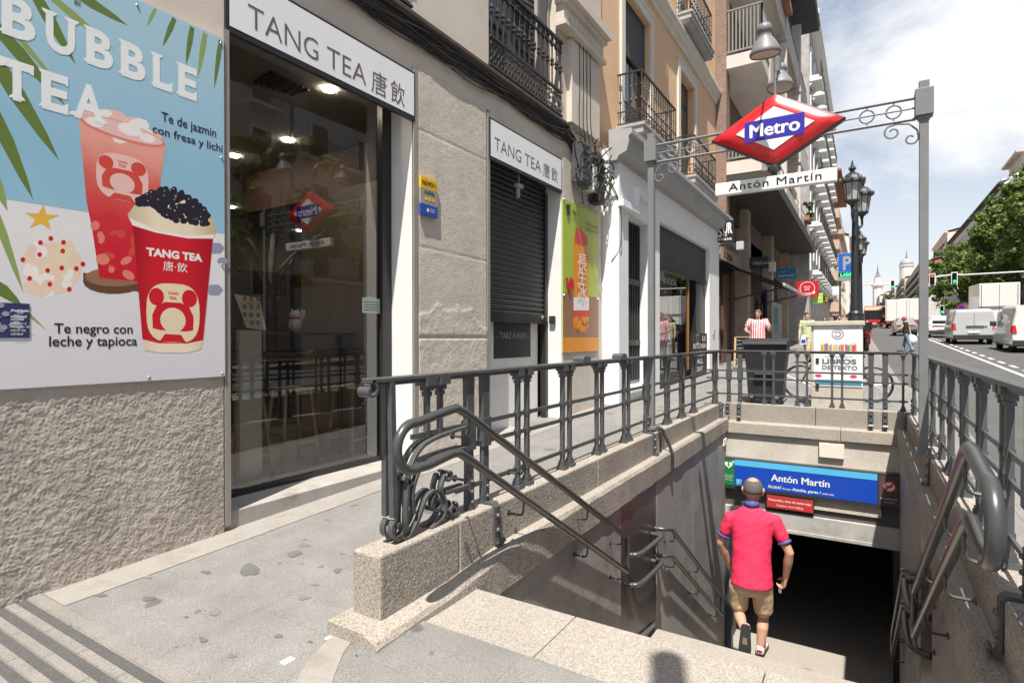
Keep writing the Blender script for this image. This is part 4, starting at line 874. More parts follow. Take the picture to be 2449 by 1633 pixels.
# ------------------------------------------------------------------ the bubble tea poster
PYP = 4.350
def pp(px, py): p = ay(px, py, PYP); return (p.x, p.z)
def z1(zx, zy): return pp(zx / 2.904, zy / 2.904)
def z2(zx, zy): return pp(zx / 2.904, 480 + zy / 2.904)
pt = thing('tea_poster', 'large bubble tea poster with two red cups screwed to the rough wall', 'poster', (1.2, PYP, 1.3))
XR = 2.668; ZB0, ZT0 = pp(270, 916)[1], pp(500, 78)[1]
mb = MB(); mb.box((-1.2, PYP, ZB0), (XR, PYP + .018, ZT0)); mb.build('panel', M('poster_white', (.70, .695, .72), .38, n=.02), pt)
PM = dict(sky=(.27, .50, .66), sky2=(.36, .58, .70), sand=(.72, .70, .73), leaf=(.13, .20, .045), leaf2=(.27, .36, .12), white=(.82, .84, .85), black=(.02, .017, .03), red=(.60, .012, .025), redp=(.72, .22, .17), redm=(.63, .07, .05), cream=(.80, .66, .47), pink=(.80, .52, .48), brown=(.13, .06, .035), yellow=(.78, .45, .06), coral=(.80, .62, .50), navy=(.03, .045, .13), lav=(.30, .30, .42), pale=(.84, .80, .78), wood=(.30, .15, .09), ora=(.74, .28, .02))
PK = list(PM); PMATS = [M('print_' + k, PM[k], .38, n=.03, ns=9) for k in PK]
def gradprint(nm, ax_, a, b, stops, n=.05):
    ma = bpy.data.materials.new('print_' + nm); ma.use_nodes = True; tt = ma.node_tree; P = tt.nodes['Principled BSDF']; P.inputs['Roughness'].default_value = .35
    tcn = tt.nodes.new('ShaderNodeTexCoord'); sp = tt.nodes.new('ShaderNodeSeparateXYZ'); mr_ = tt.nodes.new('ShaderNodeMapRange'); rp = tt.nodes.new('ShaderNodeValToRGB'); q = tt.nodes.new('ShaderNodeTexNoise'); q.inputs['Scale'].default_value = 7; q.inputs['Detail'].default_value = 4; ad = tt.nodes.new('ShaderNodeMath'); ad.operation = 'MULTIPLY_ADD'; ad.inputs[1].default_value = n * 2
    tt.links.new(tcn.outputs['Object'], sp.inputs[0]); tt.links.new(tcn.outputs['Object'], q.inputs['Vector']); tt.links.new(sp.outputs[ax_], mr_.inputs[0]); mr_.inputs[1].default_value = a; mr_.inputs[2].default_value = b
    tt.links.new(q.outputs[0], ad.inputs[0]); tt.links.new(mr_.outputs[0], ad.inputs[2]); tt.links.new(ad.outputs[0], rp.inputs[0]); e = rp.color_ramp.elements
    e[0].position = stops[0][0] + n; e[0].color = (*stops[0][1], 1); e[1].position = stops[-1][0]; e[1].color = (*stops[-1][1], 1)
    for p_, c_ in stops[1:-1]: k_ = e.new(p_ + n); k_.color = (*c_, 1)
    tt.links.new(rp.outputs[0], P.inputs['Base Color']); return ma
_o = Vector((1.2, PYP, 1.3)); gx = lambda f, x: f(x, 500)[0] - _o.x; gzz = lambda f, x, y: f(x, y)[1] - _o.z
PMATS[PK.index('sky')] = gradprint('sky', 2, .3, 2.7, ((0, (.36, .58, .68)), (.5, (.27, .50, .66)), (1, (.38, .58, .70))), .12)
PMATS[PK.index('sand')] = gradprint('sand', 2, 0, 1.2, ((0, (.66, .64, .70)), (.5, (.72, .70, .73)), (.95, (.76, .75, .76))), .15)
PK += ['drink', 'wrap', 'rim']
PMATS += [gradprint('drink', 2, gzz(z1, 800, 1900), gzz(z1, 800, 850), ((0, (.58, .010, .03)), (.35, (.62, .03, .045)), (.62, (.66, .13, .10)), (.95, (.80, .36, .29))), .10),
          gradprint('wrap', 0, gx(z2, 920), gx(z2, 1480), ((0, (.36, .006, .016)), (.22, (.60, .012, .026)), (.6, (.62, .014, .03)), (1, (.40, .006, .016))), .02),
          gradprint('rim', 0, gx(z2, 885), gx(z2, 1500), ((0, (.62, .47, .30)), (.3, (.84, .73, .56)), (.7, (.82, .70, .52)), (1, (.58, .43, .27))), .03)]
art = MB(); LAY = [0]
def pol(P, c, dl=1):
    LAY[0] += dl; art.mat(PK.index(c)); art.flat([(a, b) for a, b in P], (0, PYP, 0), UF, VF, .0012 + LAY[0] * .000012)
def stroke(a, b, w, c):   # a palm blade from a to b, px in the first crop
    a = Vector(z1(*a)); b = Vector(z1(*b)); d = (b - a); n = Vector((-d.y, d.x)).normalized() * w / 2.904 / 1366 * 3.6 / 2
    P = [a + n * .8, a + d * .35 + n, a + d * .75 + n * .55, b, a + d * .75 - n * .55, a + d * .35 - n, a - n * .8]
    P = [(min(max(p.x, -1.19), XR - .002), min(p.y, ZT0 - .002)) for p in P]; pol(P[::-1], c)
hz1, hz2 = z1(0, 1385), z2(1590, 235)
pol([(-1.19, hz1[1] + .0), (XR - .002, hz2[1]), (XR - .002, ZT0 - .002), (-1.19, ZT0 - .002)], 'sky')
pol([(-1.19, ZB0 + .002), (XR - .002, ZB0 + .002), (XR - .002, hz2[1] - .002), (-1.19, hz1[1] - .002)], 'sand', 0)
for a, b, w_, c in (((230, -60), (528, 455), 85, 'leaf'), ((330, -40), (800, 352), 60, 'leaf2'), ((500, -60), (890, 182), 80, 'leaf'), ((-60, 150), (462, 745), 90, 'leaf'), ((60, 180), (420, 610), 40, 'leaf2'), ((-60, 380), (412, 1118), 105, 'leaf'), ((-60, 740), (232, 1392), 80, 'leaf'), ((-60, 1180), (52, 1470), 60, 'leaf2'), ((1080, 65), (1018, 190), 26, 'leaf2'), ((1212, 130), (1128, 330), 42, 'leaf'), ((1335, 190), (1290, 460), 46, 'leaf'), ((1425, 232), (1374, 545), 48, 'leaf2'), ((1532, 285), (1486, 625), 44, 'leaf'), ((-60, 1950), (330, 2300), 30, 'leaf2'), ((-60, 1960), (150, 2120), 80, 'leaf'), ((-60, 1400), (165, 2040), 48, 'leaf2')):
    stroke(a, b, w_, c)
E_ = lambda f, cx, cy, rx, ry, c, n=18, rot=0, dl=1: pol([f(cx + rx * math.cos(t) * math.cos(rot) - ry * math.sin(t) * math.sin(rot), cy + rx * math.cos(t) * math.sin(rot) + ry * math.sin(t) * math.cos(rot)) for t in (2 * math.pi * i / n for i in range(n))][::-1], c, dl)
G_ = lambda f, P, c: pol([f(*p) for p in P], c)
# starfish, flower ball, wood disc, ice
for k in range(5):
    a = -math.pi / 2 + k * 2 * math.pi / 5 + .1; ca, sa = math.cos(a), math.sin(a); G_(z2, [(290 + 128 * ca, 122 + 95 * sa), (290 + 46 * math.cos(a + .65), 122 + 36 * math.sin(a + .65)), (290, 122), (290 + 46 * math.cos(a - .65), 122 + 36 * math.sin(a - .65))][::1], 'yellow')
rg = random.Random(5)
E_(z2, 360, 470, 205, 180, 'coral')
for k in range(34):
    a = rg.uniform(0, 6.28); r_ = math.sqrt(rg.uniform(0, 1)); E_(z2, 360 + 200 * r_ * math.cos(a), 465 + 185 * r_ * math.sin(a), rg.uniform(34, 56), rg.uniform(34, 52), rg.choice(['pale', 'coral', 'cream']), 10, 0, (1 if k % 8 == 0 else .125))
for x, y in ((275, 375), (435, 350), (330, 485), (428, 468), (205, 540), (345, 580), (530, 472), (158, 410), (480, 615), (280, 292), (440, 290), (575, 440), (352, 262)): E_(z2, x, y, 17, 18, 'red', 10)
E_(z2, 790, 560, 215, 88, 'brown'); G_(z2, [(577, 500), (577, 560), (1000, 640), (1000, 560)], 'brown'); E_(z2, 800, 530, 212, 66, 'wood')
for x, y, r_ in ((1500, 330, 60), (1490, 620, 60), (1545, 420, 40)): E_(z2, x, y, r_, r_ * .7, 'lav', 6)
# clear cup
G_(z1, [(545, 820), (600, 1400), (640, 1600), (690, 1930), (1000, 1960), (1080, 1500), (1150, 1005)], 'drink')
for k in range(16): x = rg.uniform(650, 1000); y = rg.uniform(1500, 1920); E_(z1, x, y, rg.uniform(22, 50), rg.uniform(18, 40), rg.choice(['redp', 'redm']), 9, rg.uniform(0, 3))
for x, y, rx, ry in ((640, 800, 90, 50), (760, 830, 120, 70), (900, 880, 120, 70), (1040, 960, 90, 55), (830, 880, 100, 60)): E_(z1, x, y, rx, ry, 'pink', 12)
for x, y, rx, ry in ((960, 880, 80, 60), (720, 790, 60, 30), (840, 960, 60, 40), (1000, 930, 60, 40)): E_(z1, x, y, rx, ry, 'pale', 8)
E_(z1, 848, 912, 312, 62, 'redp', 24, .31); E_(z1, 848, 905, 296, 50, 'pink', 24, .31)
for x, y, rx, ry in ((660, 850, 70, 34), (900, 900, 90, 44), (1020, 960, 60, 30)): E_(z1, x, y, rx, ry, 'pale', 8, .3)
# round badge on the clear cup
def badge(f, cx, cy, sx_, sy_, sh, cl, rd):
    T = lambda x, y: (cx + x * sx_, cy + y * sy_ + x * sx_ * sh)
    G_(f, [T(math.copysign(abs(math.cos(t)) ** .62, math.cos(t)), math.copysign(abs(math.sin(t)) ** .72, math.sin(t))) for t in (2 * math.pi * i / 28 for i in range(28))][::-1], cl)
    for q in (-1, 1): G_(f, [T(q * .62 + .29 * math.cos(t), -.52 + .30 * math.sin(t)) for t in (2 * math.pi * i / 14 for i in range(14))][::-1], rd)
    G_(f, [T(x, y) for x, y in ((-.76, .55), (-.78, .1), (-.62, -.22), (-.3, -.36), (.3, -.36), (.62, -.22), (.78, .1), (.76, .55), (.5, .6), (-.5, .6))][::-1], rd)
    G_(f, [T(.48 * math.cos(t), .24 + .42 * math.sin(t)) for t in (2 * math.pi * i / 18 for i in range(18))][::-1], cl)
    G_(f, [T(x, y) for x, y in ((-.5, .98), (-.3, .72), (.3, .72), (.5, .98))][::-1], rd)
    a = f(*T(-.2, -.62)); b = f(*T(.2, -.62)); LAY[0] += 1; art.mat(PK.index(rd)); art.text('TANG', (a[0], PYP, a[1]), UF, VF, w=b[0] - a[0], bold=.04, off=.0012 + LAY[0] * .000012); a = f(*T(-.15, -.45)); b = f(*T(.15, -.45)); art.text('TEA', (a[0], PYP, a[1]), UF, VF, w=b[0] - a[0], bold=.04, off=.0012 + LAY[0] * .000012)
badge(z1, 848, 1235, 182, 160, .22, 'pink', 'redm')
# paper cup
G_(z2, [(925, 172), (990, 950), (1003, 1038), (1110, 1055), (1300, 1055), (1395, 1030), (1415, 950), (1478, 262)], 'rim')
G_(z2, [(922, 172), (988, 962), (1100, 990), (1300, 992), (1410, 968), (1478, 262), (1300, 255), (1080, 218)], 'wrap')
G_(z2, [(885, 95), (893, 125), (1090, 205), (1300, 245), (1490, 238), (1500, 200), (1470, 120), (1300, 0), (1100, -60), (960, 0)], 'rim')
G_(z2, [(893, 118), (920, 172), (1080, 222), (1300, 262), (1478, 264), (1490, 236), (1300, 243), (1090, 203)], 'pale')
for k in range(190):
    t_ = rg.uniform(0, 1); x = 955 + 490 * t_; top = 15 - 100 * math.sin(math.pi * min(1, t_ * .92 + .06)) + 85 * max(0, t_ - .55) * 2; bot = 25 + 150 * min(1, t_ * 1.5) - 15 * t_; y = top + (bot - top) * rg.uniform(0, 1)
    E_(z2, x, y, rg.uniform(20, 28), rg.uniform(18, 26), 'black', 8, 0, .06)
    if k % 4 == 0: E_(z2, x - 4, y - 8, 5, 3, 'pale', 5, 0, .06)
LAY[0] += 2
def arttext(s, f, a, b, c, h=None, bold=0, sp=1.0):
    p, q_ = f(*a), f(*b); LAY[0] += 1; art.mat(PK.index(c)); V, Fc, tw, th, tl = textmesh(s, bold, sp)
    w_ = q_[0] - p[0]; art.text(s, (p[0], PYP, p[1]), UF, VF, w=w_, h=(h * (f(a[0], a[1] - 100)[1] - p[1]) / 100 if h else w_ / tw * th), bold=bold, spacing=sp, off=.0012 + LAY[0] * .000012)
arttext('TANG TEA', z2, (1015, 378), (1405, 410), 'pale', h=55, bold=.05)
arttext('唐·飲', z2, (1132, 478), (1300, 485), 'pale', h=62)
badge(z2, 1200, 780, 185, 205, .06, 'cream', 'red')
# lettering with serifs
def serif(s, cells, zb, h, c):
    LAY[0] += 1; off = .0012 + LAY[0] * .000012; art.mat(PK.index(c)); sw = h * .17; st = h * .055
    tops = dict(B=((.16, 1),), U=((.12, 1), (.88, 1)), L=((.2, 1),), E=((.18, 1),), T=(), A=())
    bots = dict(B=((.16, 0),), U=(), L=((.2, 0),), E=((.18, 0),), T=((.5, 0),), A=((.08, 0), (.9, 0)))
    tick = dict(L=((1, 0, 1),), E=((1, 0, 1), (1, 1, -1)), T=((0, 1, -1), (1, 1, -1)))
    for ch, (xa, xb) in zip(s, cells):
        w_ = xb - xa; art.text(ch, (xa, PYP, zb), UF, VF, w=w_, h=h, bold=.035, off=off)
        for u_, v_ in tops.get(ch, ()) + bots.get(ch, ()):
            x = xa + u_ * w_; z = zb + v_ * h; d = -1 if v_ else 1
            art.flat([(x - sw, z), (x + sw, z), (x + sw * .9, z + d * st), (x + sw * .5, z + d * st * 2.2), (x - sw * .5, z + d * st * 2.2), (x - sw * .9, z + d * st)][::d], (0, PYP, 0), UF, VF, off + .0003)
        for u_, v_, d in tick.get(ch, ()):
            x = xa + u_ * w_; z = zb + v_ * h; e = -1 if u_ else 1
            P = [(x, z), (x, z + d * h * .26), (x + e * w_ * .10, z + d * h * .24), (x + e * w_ * .30, z + d * h * .10), (x + e * w_ * .3, z)]
            art.flat(P if e * d < 0 else P[::-1], (0, PYP, 0), UF, VF, off + .0003)
LAY[0] += 1
X1 = lambda a, b: (z1(a, 400)[0], z1(b, 400)[0])
zb_ = z1(1290, 672)[1]; zh = z1(1240, 435)[1] - z1(1240, 655)[1]
serif('BUBBLE', [X1(12, 248), X1(318, 522), X1(598, 785), X1(838, 1010), X1(1060, 1196), X1(1236, 1364)], zb_, zh, 'white')
zb_ = z1(380, 765)[1]
serif('TEA', [X1(-6, 234), X1(284, 472), X1(508, 720)], zb_, zh * .98, 'white')
arttext('Te de jazmin', z1, (1120, 838), (1500, 955), 'black', h=62, bold=.012); arttext('con fresa y lichi', z1, (1058, 920), (1545, 1050), 'black', bold=.012)
arttext('Te negro con', z2, (375, 918), (920, 920), 'black', h=68, bold=.014); arttext('leche y tapioca', z2, (340, 1010), (952, 1008), 'black', h=70, bold=.014)
arttext('飲', z1, (512, 30), (562, 45), 'black')
art.build('print', PMATS, pt)
mb = MB()
for px, py in ((328, 14), (541, 110), (537, 380), (537, 635), (356, 903), (534, 893)):
    x, z = pp(px, py); x = min(x, XR - .025); mb = MB(); mb.sph((x, PYP - .002, z), .012, 8, 6, (1, .6, 1)); mb.build('screw', m_steel, pt, smooth=True)
# small leaflet stuck on the poster
a = z2(-60, 705); b = z2(205, 952); yk = PYP - .055
yk = PYP - .0048
mb = MB(); mb.mat(0); mb.box((a[0] - .1, yk, b[1]), (b[0], yk + .0012, a[1])); mb.mat(1)
for k in range(14): mb.ell((rg.uniform(a[0], b[0] - .03), yk, rg.uniform(b[1] + .05, b[1] + .2)), .02, .016, UF, VF, .0005 + k * .00015, 8)
mb.mat(2); mb.text('¿Para quién', (a[0] + .085, yk, a[1] - .05), UF, VF, w=b[0] - a[0] - .09, bold=.03, off=.0045); mb.text('es Madrid?', (a[0] + .085, yk, a[1] - .085), UF, VF, w=b[0] - a[0] - .10, bold=.03, off=.0045)
for k, s_ in enumerate(('sanidad', 'pública y', 'centros de', 'salud de', 'calidad')): mb.text(s_, (a[0] + .085, yk, b[1] + .105 - k * .022), UF, VF, h=.015, off=.0045)
single(mb, 'leaflet', [PMATS[PK.index('navy')], PMATS[PK.index('lav')], m_white], 'small navy leaflet stuck on the lower left of the tea poster', 'leaflet')
# green poster
t = thing('green_poster', 'tall green and orange drink poster on the pier beside the shutter', 'poster', (9.5, 4.38, 1.4))
GYP = 4.372; gp = lambda px, py: (lambda p: (p.x, p.z))(ay(px, py, GYP))
f = lambda zx, zy: gp(1100 + zx / 3.563, 380 + zy / 3.563)
gx0, gx1 = f(876, 500)[0], f(1178, 500)[0]; gzt = f(876, 335)[1]; gzb = gp(1347, 843)[1]
mb = MB(); mb.box((gx0, GYP, gzb), (gx1, GYP + .012, gzt)); mb.build('panel', M('poster_green', (.40, .50, .06), .4, n=.03), t)
art = MB(); LAY = [0]
def pol2(P, c): LAY[0] += 1; art.mat(PK.index(c)); art.flat(P[::-1], (0, GYP, 0), UF, VF, .001 + LAY[0] * .0008)
zc = f(880, 1138)[1]
pol2([(gx0, zc), (gx1, zc), (gx1, gzb), (gx0, gzb)], 'wood'); pol2([(gx0, f(880, 1520)[1]), (gx1, f(880, 1520)[1]), (gx1, gzb), (gx0, gzb)], 'ora')
pol2([f(*p) for p in ((985, 590), (1030, 575), (1035, 610), (1085, 660), (1098, 790), (1098, 1430), (1070, 1475), (1025, 1488), (985, 1465), (965, 1420), (966, 740), (978, 650))], 'ora')
pol2([f(*p) for p in ((985, 595), (1030, 578), (1036, 612), (1082, 662), (1088, 730), (1050, 745), (975, 715), (978, 650))], 'redm')
pol2([f(*p) for p in ((966, 1180), (1098, 1180), (1098, 1290), (966, 1290))], 'pale'); pol2([f(*p) for p in ((966, 1290), (1098, 1290), (1098, 1345), (966, 1345))], 'redm'); pol2([f(*p) for p in ((975, 1345), (1095, 1345), (1090, 1430), (1030, 1480), (980, 1430))], 'ora')
for k in range(12): x = rg.uniform(985, 1080); y = rg.uniform(1350, 1450); pol2([f(x + 14 * math.cos(q_), y + 22 * math.sin(q_)) for q_ in (6.28 * i / 7 for i in range(7))], rg.choice(['yellow', 'redm', 'ora']))
pol2([f(*p) for p in ((893, 1015), (915, 1010), (915, 1060), (940, 1005), (965, 1040), (962, 1090), (930, 1118), (905, 1095))], 'red'); pol2([f(*p) for p in ((924, 1115), (940, 1115), (940, 1150), (924, 1150))], 'red')
for s_, y in (('長', 930), ('生', 1060), ('冰', 1190)):
    a = f(995, y); b = f(1072, y); LAY[0] += 1; art.mat(PK.index('pale')); art.text(s_, (a[0], GYP, a[1]), UF, VF, w=b[0] - a[0], h=.27, off=.001 + LAY[0] * .0008)
a = f(935, 455); b = f(1003, 455); art.mat(PK.index('black')); art.text('TANG TEA', (a[0], GYP, a[1]), UF, VF, w=b[0] - a[0], off=.02); art.text('唐飲', (f(955, 475)[0], GYP, f(955, 475)[1]), UF, VF, w=.12, off=.02)
for px in (905, 925): art.ell((f(px, 410)[0], GYP, f(px, 410)[1]), .04, .05, UF, VF, .02)
art.ell((f(915, 440)[0], GYP, f(915, 440)[1]), .06, .09, UF, VF, .021)
for k, s_ in enumerate(('Exotico te de', 'mango y fruta')): a = f(1068, 560 + 45 * k); art.text(s_, (a[0], GYP, a[1]), UF, VF, w=f(1165, 500)[0] - a[0], off=.02)
art.build('print', PMATS, t)
for px, py in ((882, 345), (1172, 460), (884, 1160), (1170, 1195)): x, z = f(px, py); mb = MB(); mb.sph((x, GYP - .006, z), .018, 6, 5); mb.build('screw', m_steel, t)
# ------------------------------------------------------------------ cables and boxes on the wall
rc = random.Random(9); mb = MB()
for k in range(26):
    y = 4.378 - rc.uniform(0, .035); z0 = 5.12 + rc.uniform(-.08, .10); P = []
    sag = rc.uniform(.02, .13)
    for i in range(17):
        x = 1.5 + (8.9 - 1.5) * i / 16; s_ = abs(math.sin(i * math.pi / 4 + k * .3)); P.append((x, y + .006 * math.sin(i * 1.3 + k), z0 - sag * s_ + .03 * math.sin(i * .7 + k)))
    P += [(9.05 + rc.uniform(0, .1), y - .02, z0 - .15 + rc.uniform(-.15, .1)), (9.3 + rc.uniform(-.2, .5), 4.25, 4.9 + rc.uniform(-.5, .1))]
    mb.tube(bez(P, 3), rc.uniform(.006, .013), 4, False)
single(mb, 'cable_bundle', M('cable_black', (.03, .028, .028), .6, n=.2), 'thick sagging bundle of old black cables along the building under the balconies', 'cables', smooth=True)
mb = MB()
for k in range(46):
    x = rc.uniform(9.0, 10.35); z = rc.uniform(4.5, 5.25); P = [(x, 4.2 + rc.uniform(-.1, .12), z)]
    for i in range(4): P.append((P[-1][0] + rc.uniform(-.22, .22), 4.22 + rc.uniform(-.12, .1), P[-1][2] - rc.uniform(-.1, .28)))
    mb.tube(bez(P, 4), rc.uniform(.006, .014), 4, False)
for k in range(4):
    a = rc.uniform(9.0, 10.0); mb.tube(bez([(9.2 + .15 * k, 4.3, 7.2), (9.2 + .15 * k, 4.29, 6.2), (9.15 + .17 * k, 4.28, 5.4), (9.3 + .2 * k, 4.26, 4.9)], 5), .008, 4, False)
mb.tube(bez([(10.3, 4.2, 4.6), (10.44, 4.08, 4.3), (10.46, 4.02, 4.15), (10.46, 4.02, 3.4), (10.44, 4.2, 3.1)], 5), .009, 4, False); mb.tube(bez([(10.25, 4.2, 4.7), (10.42, 4.1, 4.4), (10.48, 4.03, 4.18)], 5), .012, 4, False)
single(mb, 'cable_tangle', bpy.data.materials['cable_black'], 'tangle of loose cables hanging beside the grey junction boxes', 'cables', smooth=True)
for (xa, za, xb, zb, lab, mm) in ((9.02, 4.32, 9.42, 5.02, 'grey ribbed junction box under the cable tangle', m_iron), (9.48, 4.25, 9.66, 4.72, 'small white junction box between the grey boxes', m_jamb), (9.78, 4.1, 10.02, 4.95, 'narrow dark junction box beside the white shop front', m_irondk)):
    t = thing('junction_box', lab, 'junction box', ((xa + xb) / 2, 4.3, za)); mb = MB(); mb.box((xa, 4.16, za), (xb, 4.38, zb)); mb.build('case', mm, t, bevel=.015)
    mb = MB()
    for i in range(6): mb.box((xa + .02, 4.145, za + (zb - za) * (i + .4) / 6), (xb - .12, 4.165, za + (zb - za) * (i + .55) / 6))
    mb.build('rib', mm, t)
# ================================================================== orange building with a white shop front
WY = 4.05
m_orange = M('orange_stucco', (.74, .49, .30), .85, n=.07, ns=2, b=.001, bs=60, dirt=(.64, .43, .27), ds=.8, ramp=(.6, .85))
m_mould = M('pale_moulding', (.68, .63, .56), .8, n=.06, ns=3)
m_grey = M('grey_render', (.36, .36, .355), .85, n=.1, ns=2, dirt=(.3, .28, .25), ds=2.2, ramp=(.55, .8))
m_green = M('green_door', (.012, .03, .025), .5, n=.2)
m_dkslat = M('shutter_slat', (.05, .048, .048), .5, metal=.3, n=.1)
ob = thing('orange_building', 'orange stucco building with iron balconies over a white shop front', 'building', (15, FY, 0))
W1 = (11.6, 13.3, 5.95, 9.05); W2 = (15.87, 17.44, 5.95, 9.05)
UP_ = [(11.6, 13.3, 10.4, 13.2), (15.87, 17.44, 10.4, 13.2)]
mb = MB(); facade(mb, 10.13, 20.4, 5.2, 16.5, [(*W1, .175), (*W2, .175)] + [(*u_, .175) for u_ in UP_], FY); mb.box((10.13, 4.45, 16.4), (20.4, 14, 16.7)); mb.quad((20.4, 4.4, 3), (20.4, 4.4, 16.5), (20.4, 12, 16.5), (20.4, 12, 3)); mb.quad((10.13, 4.4, 14.9), (10.13, 12, 14.9), (10.13, 12, 16.5), (10.13, 4.4, 16.5)); mb.build('upper_wall', m_orange, ob)
for wx0, wx1, wz0, wz1 in (W1, W2, *UP_):
    mb = MB(); mb.box((wx0 - .21, 4.345, wz0), (wx0, 4.4, wz1 + .2)); mb.box((wx1, 4.345, wz0), (wx1 + .21, 4.4, wz1 + .2)); mb.box((wx0, 4.346, wz1), (wx1, 4.4, wz1 + .2)); mb.box((wx0 - .26, 4.33, wz1 + .2), (wx1 + .26, 4.4, wz1 + .27)); mb.build('window_surround', m_mould, ob)
mb = MB(); mb.prism([(0, 0), (-.05, .0), (-.07, .12), (-.13, .16), (-.13, .25), (-.2, .32), (-.2, .4), (0, .42)], (10.13, FY, 9.62), Y_, Z_, 10.27); mb.build('string_course', m_mould, ob)
mb = MB(); mb.prism([(0, 0), (-.2, .1), (-.5, .3), (-.5, .4), (0, .42)], (10.13, FY, 16.3), Y_, Z_, 10.27); mb.build('eaves', m_mould, ob)
for wx0, wx1, wz0, wz1 in (W1, W2, *UP_):
    mb = MB(); mb.mat(0); mb.box((wx0, 4.58, wz0), (wx1, 4.62, wz1)); mb.mat(1)
    for a, b in ((wx0 + .16, (wx0 + wx1) / 2 - .07), ((wx0 + wx1) / 2 + .07, wx1 - .16)): mb.box((a, 4.57, wz0 + .95), (b, 4.585, wz1 - .75)); mb.box((a, 4.57, wz1 - .6), (b, 4.585, wz1 - .12))
    mb.mat(2); mb.box((wx0 + .02, 4.50, wz0 + 1.9), (wx1 - .02, 4.56, wz1)) if wx0 > 0 and wz0 < 6 and wx0 < 12 else None
    mb.build('french_window', [m_green, m_win, M('roller_blind', (.055, .058, .056), .7)], ob)
def balcony(x0, x1, yf, zs, root, n, side=4, h=1.02, slab=m_grey):
    mb = MB(); mb.box((x0 - .06, yf - .06, zs - .2), (x1 + .06, FY, zs - .06)); mb.box((x0 - .02, yf - .02, zs - .27), (x1 + .02, FY, zs - .2)); mb.box((x0 - .09, yf - .09, zs - .06), (x1 + .09, FY, zs)); s = mb.build('balcony_slab', slab, root)
    g = MB(); zt = zs + h + .06
    for a, b in (((x0, FY), (x0, yf)), ((x0, yf), (x1, yf)), ((x1, yf), (x1, FY))):
        for z, w_ in ((zt, .045), (zs + .30, .022), (zs + .05, .03)): g.bar((*a, z), (*b, z), w_, .025)
    def bal(x, y): g.lathe((x, y, zs + .05), [(.011, 0), (.011, .42), (.026, .44), (.026, .47), (.011, .5), (.011, .72), (.022, .735), (.011, .76), (.011, h)], 6)
    for i in range(n + 1): bal(x0 + (x1 - x0) * i / n, yf)
    for i in range(side): bal(x0, FY - .06 + (yf - FY + .06) * i / side); bal(x1, FY - .06 + (yf - FY + .06) * i / side)
    k = int((x1 - x0) / .16)
    for i in range(k): x = x0 + .08 + (x1 - x0) * i / k; g.tube(spiral((x, yf, zs + .17), .085, .02, 90 + 180 * (i % 2), 500 + 180 * (i % 2), 12, X_, Z_), .010, 4, False)
    for i in range(3): y = FY - .1 + (yf - FY + .1) * (i + .5) / 3; g.tube(spiral((x0, y, zs + .17), .08, .02, 90, 500, 12, Y_, Z_), .010, 4, False)
    g.build('balcony_railing', m_irondk, root)
balcony(11.28, 13.72, 3.89, 5.98, ob, 15); balcony(15.62, 18.2, 3.94, 5.98, ob, 16)
balcony(11.28, 13.72, 4.0, 10.40, ob, 14); balcony(15.62, 18.15, 4.05, 10.40, ob, 15)
# white ground floor
NI = (10.963, 12.261, .62, 4.09, .24); BG = (13.0, 17.93, .05, 4.30, .135)
mb = MB(); facade(mb, 10.45, 19.24, -.2, 5.3, [NI, BG], WY); mb.quad((10.45, WY, -.2), (10.45, WY, 5.3), (10.45, FY + .3, 5.3), (10.45, FY + .3, -.2)); mb.quad((19.24, WY, -.2), (19.24, FY + .2, -.2), (19.24, FY + .2, 5.3), (19.24, WY, 5.3)); mb.build('shop_front_wall', m_whitewall, ob)
mb = MB(); mb.prism([(0, 0), (-.16, 0), (-.2, .08), (-.36, .14), (-.40, .3), (-.40, .42), (-.46, .46), (-.46, .55), (0, .6)], (10.3, 4.2, 5.0), Y_, Z_, 9.6); co = mb.build('shop_cornice', m_grey, ob)
mb = MB(); mb.box((10.9, 3.97, .52), (12.35, 4.06, .62)); mb.box((10.43, 3.95, 4.15), (11.35, 4.06, 4.28)); mb.box((11.24, 3.95, 4.28), (11.36, 4.06, 4.68)); mb.box((11.36, 3.95, 4.57), (12.3, 4.06, 4.68)); mb.build('moulding', m_whitewall, ob)
mb = MB(); mb.mat(0); mb.box((10.963, 4.285, .62), (12.261, 4.33, 4.09)); mb.mat(1)
for i in range(9): mb.box((11.02 + i * .15, 4.262, .7), (11.045 + i * .15, 4.287, 4.05))
for z in (1.45, 2.75): mb.box((10.97, 4.255, z), (12.255, 4.29, z + .12))
mb.build('barred_window', [m_win, m_irondk], ob)
mb = MB(); ys = 4.18
z = 4.30
while z > 3.30:
    P = [(0, 0), (-.014, -.01), (-.02, -.04), (-.014, -.07), (0, -.08)]
    for (a, b), (c, d) in zip(P, P[1:]): mb.quad((13.0, ys + a, z + b), (13.0, ys + c, z + d), (17.93, ys + c, z + d), (17.93, ys + a, z + b))
    z -= .08
mb.box((13.0, 4.12, 3.24), (17.93, 4.18, 3.32)); mb.build('roller_shutter', m_dkslat, ob)
mb = MB(); mb.quad((13.02, 4.19, .75), (15.93, 4.19, .75), (15.93, 4.19, 3.24), (13.02, 4.19, 3.24)); mb.build('shop_window', m_glassd, ob)
mb = MB(); mb.box((15.93, 4.15, .4), (15.97, 4.2, 3.24)); mb.build('window_frame', M('orange_frame', (.26, .12, .03), .5), ob)
mb = MB(); mb.mat(0); mb.box((13.0, 4.12, .1), (15.93, 4.2, .75)); mb.mat(1)
for i in range(6): mb.box((13.05, 4.11, .2 + .09 * i), (15.9, 4.125, .25 + .09 * i))
mb.build('stall_riser', [m_frame, m_dkslat], ob)
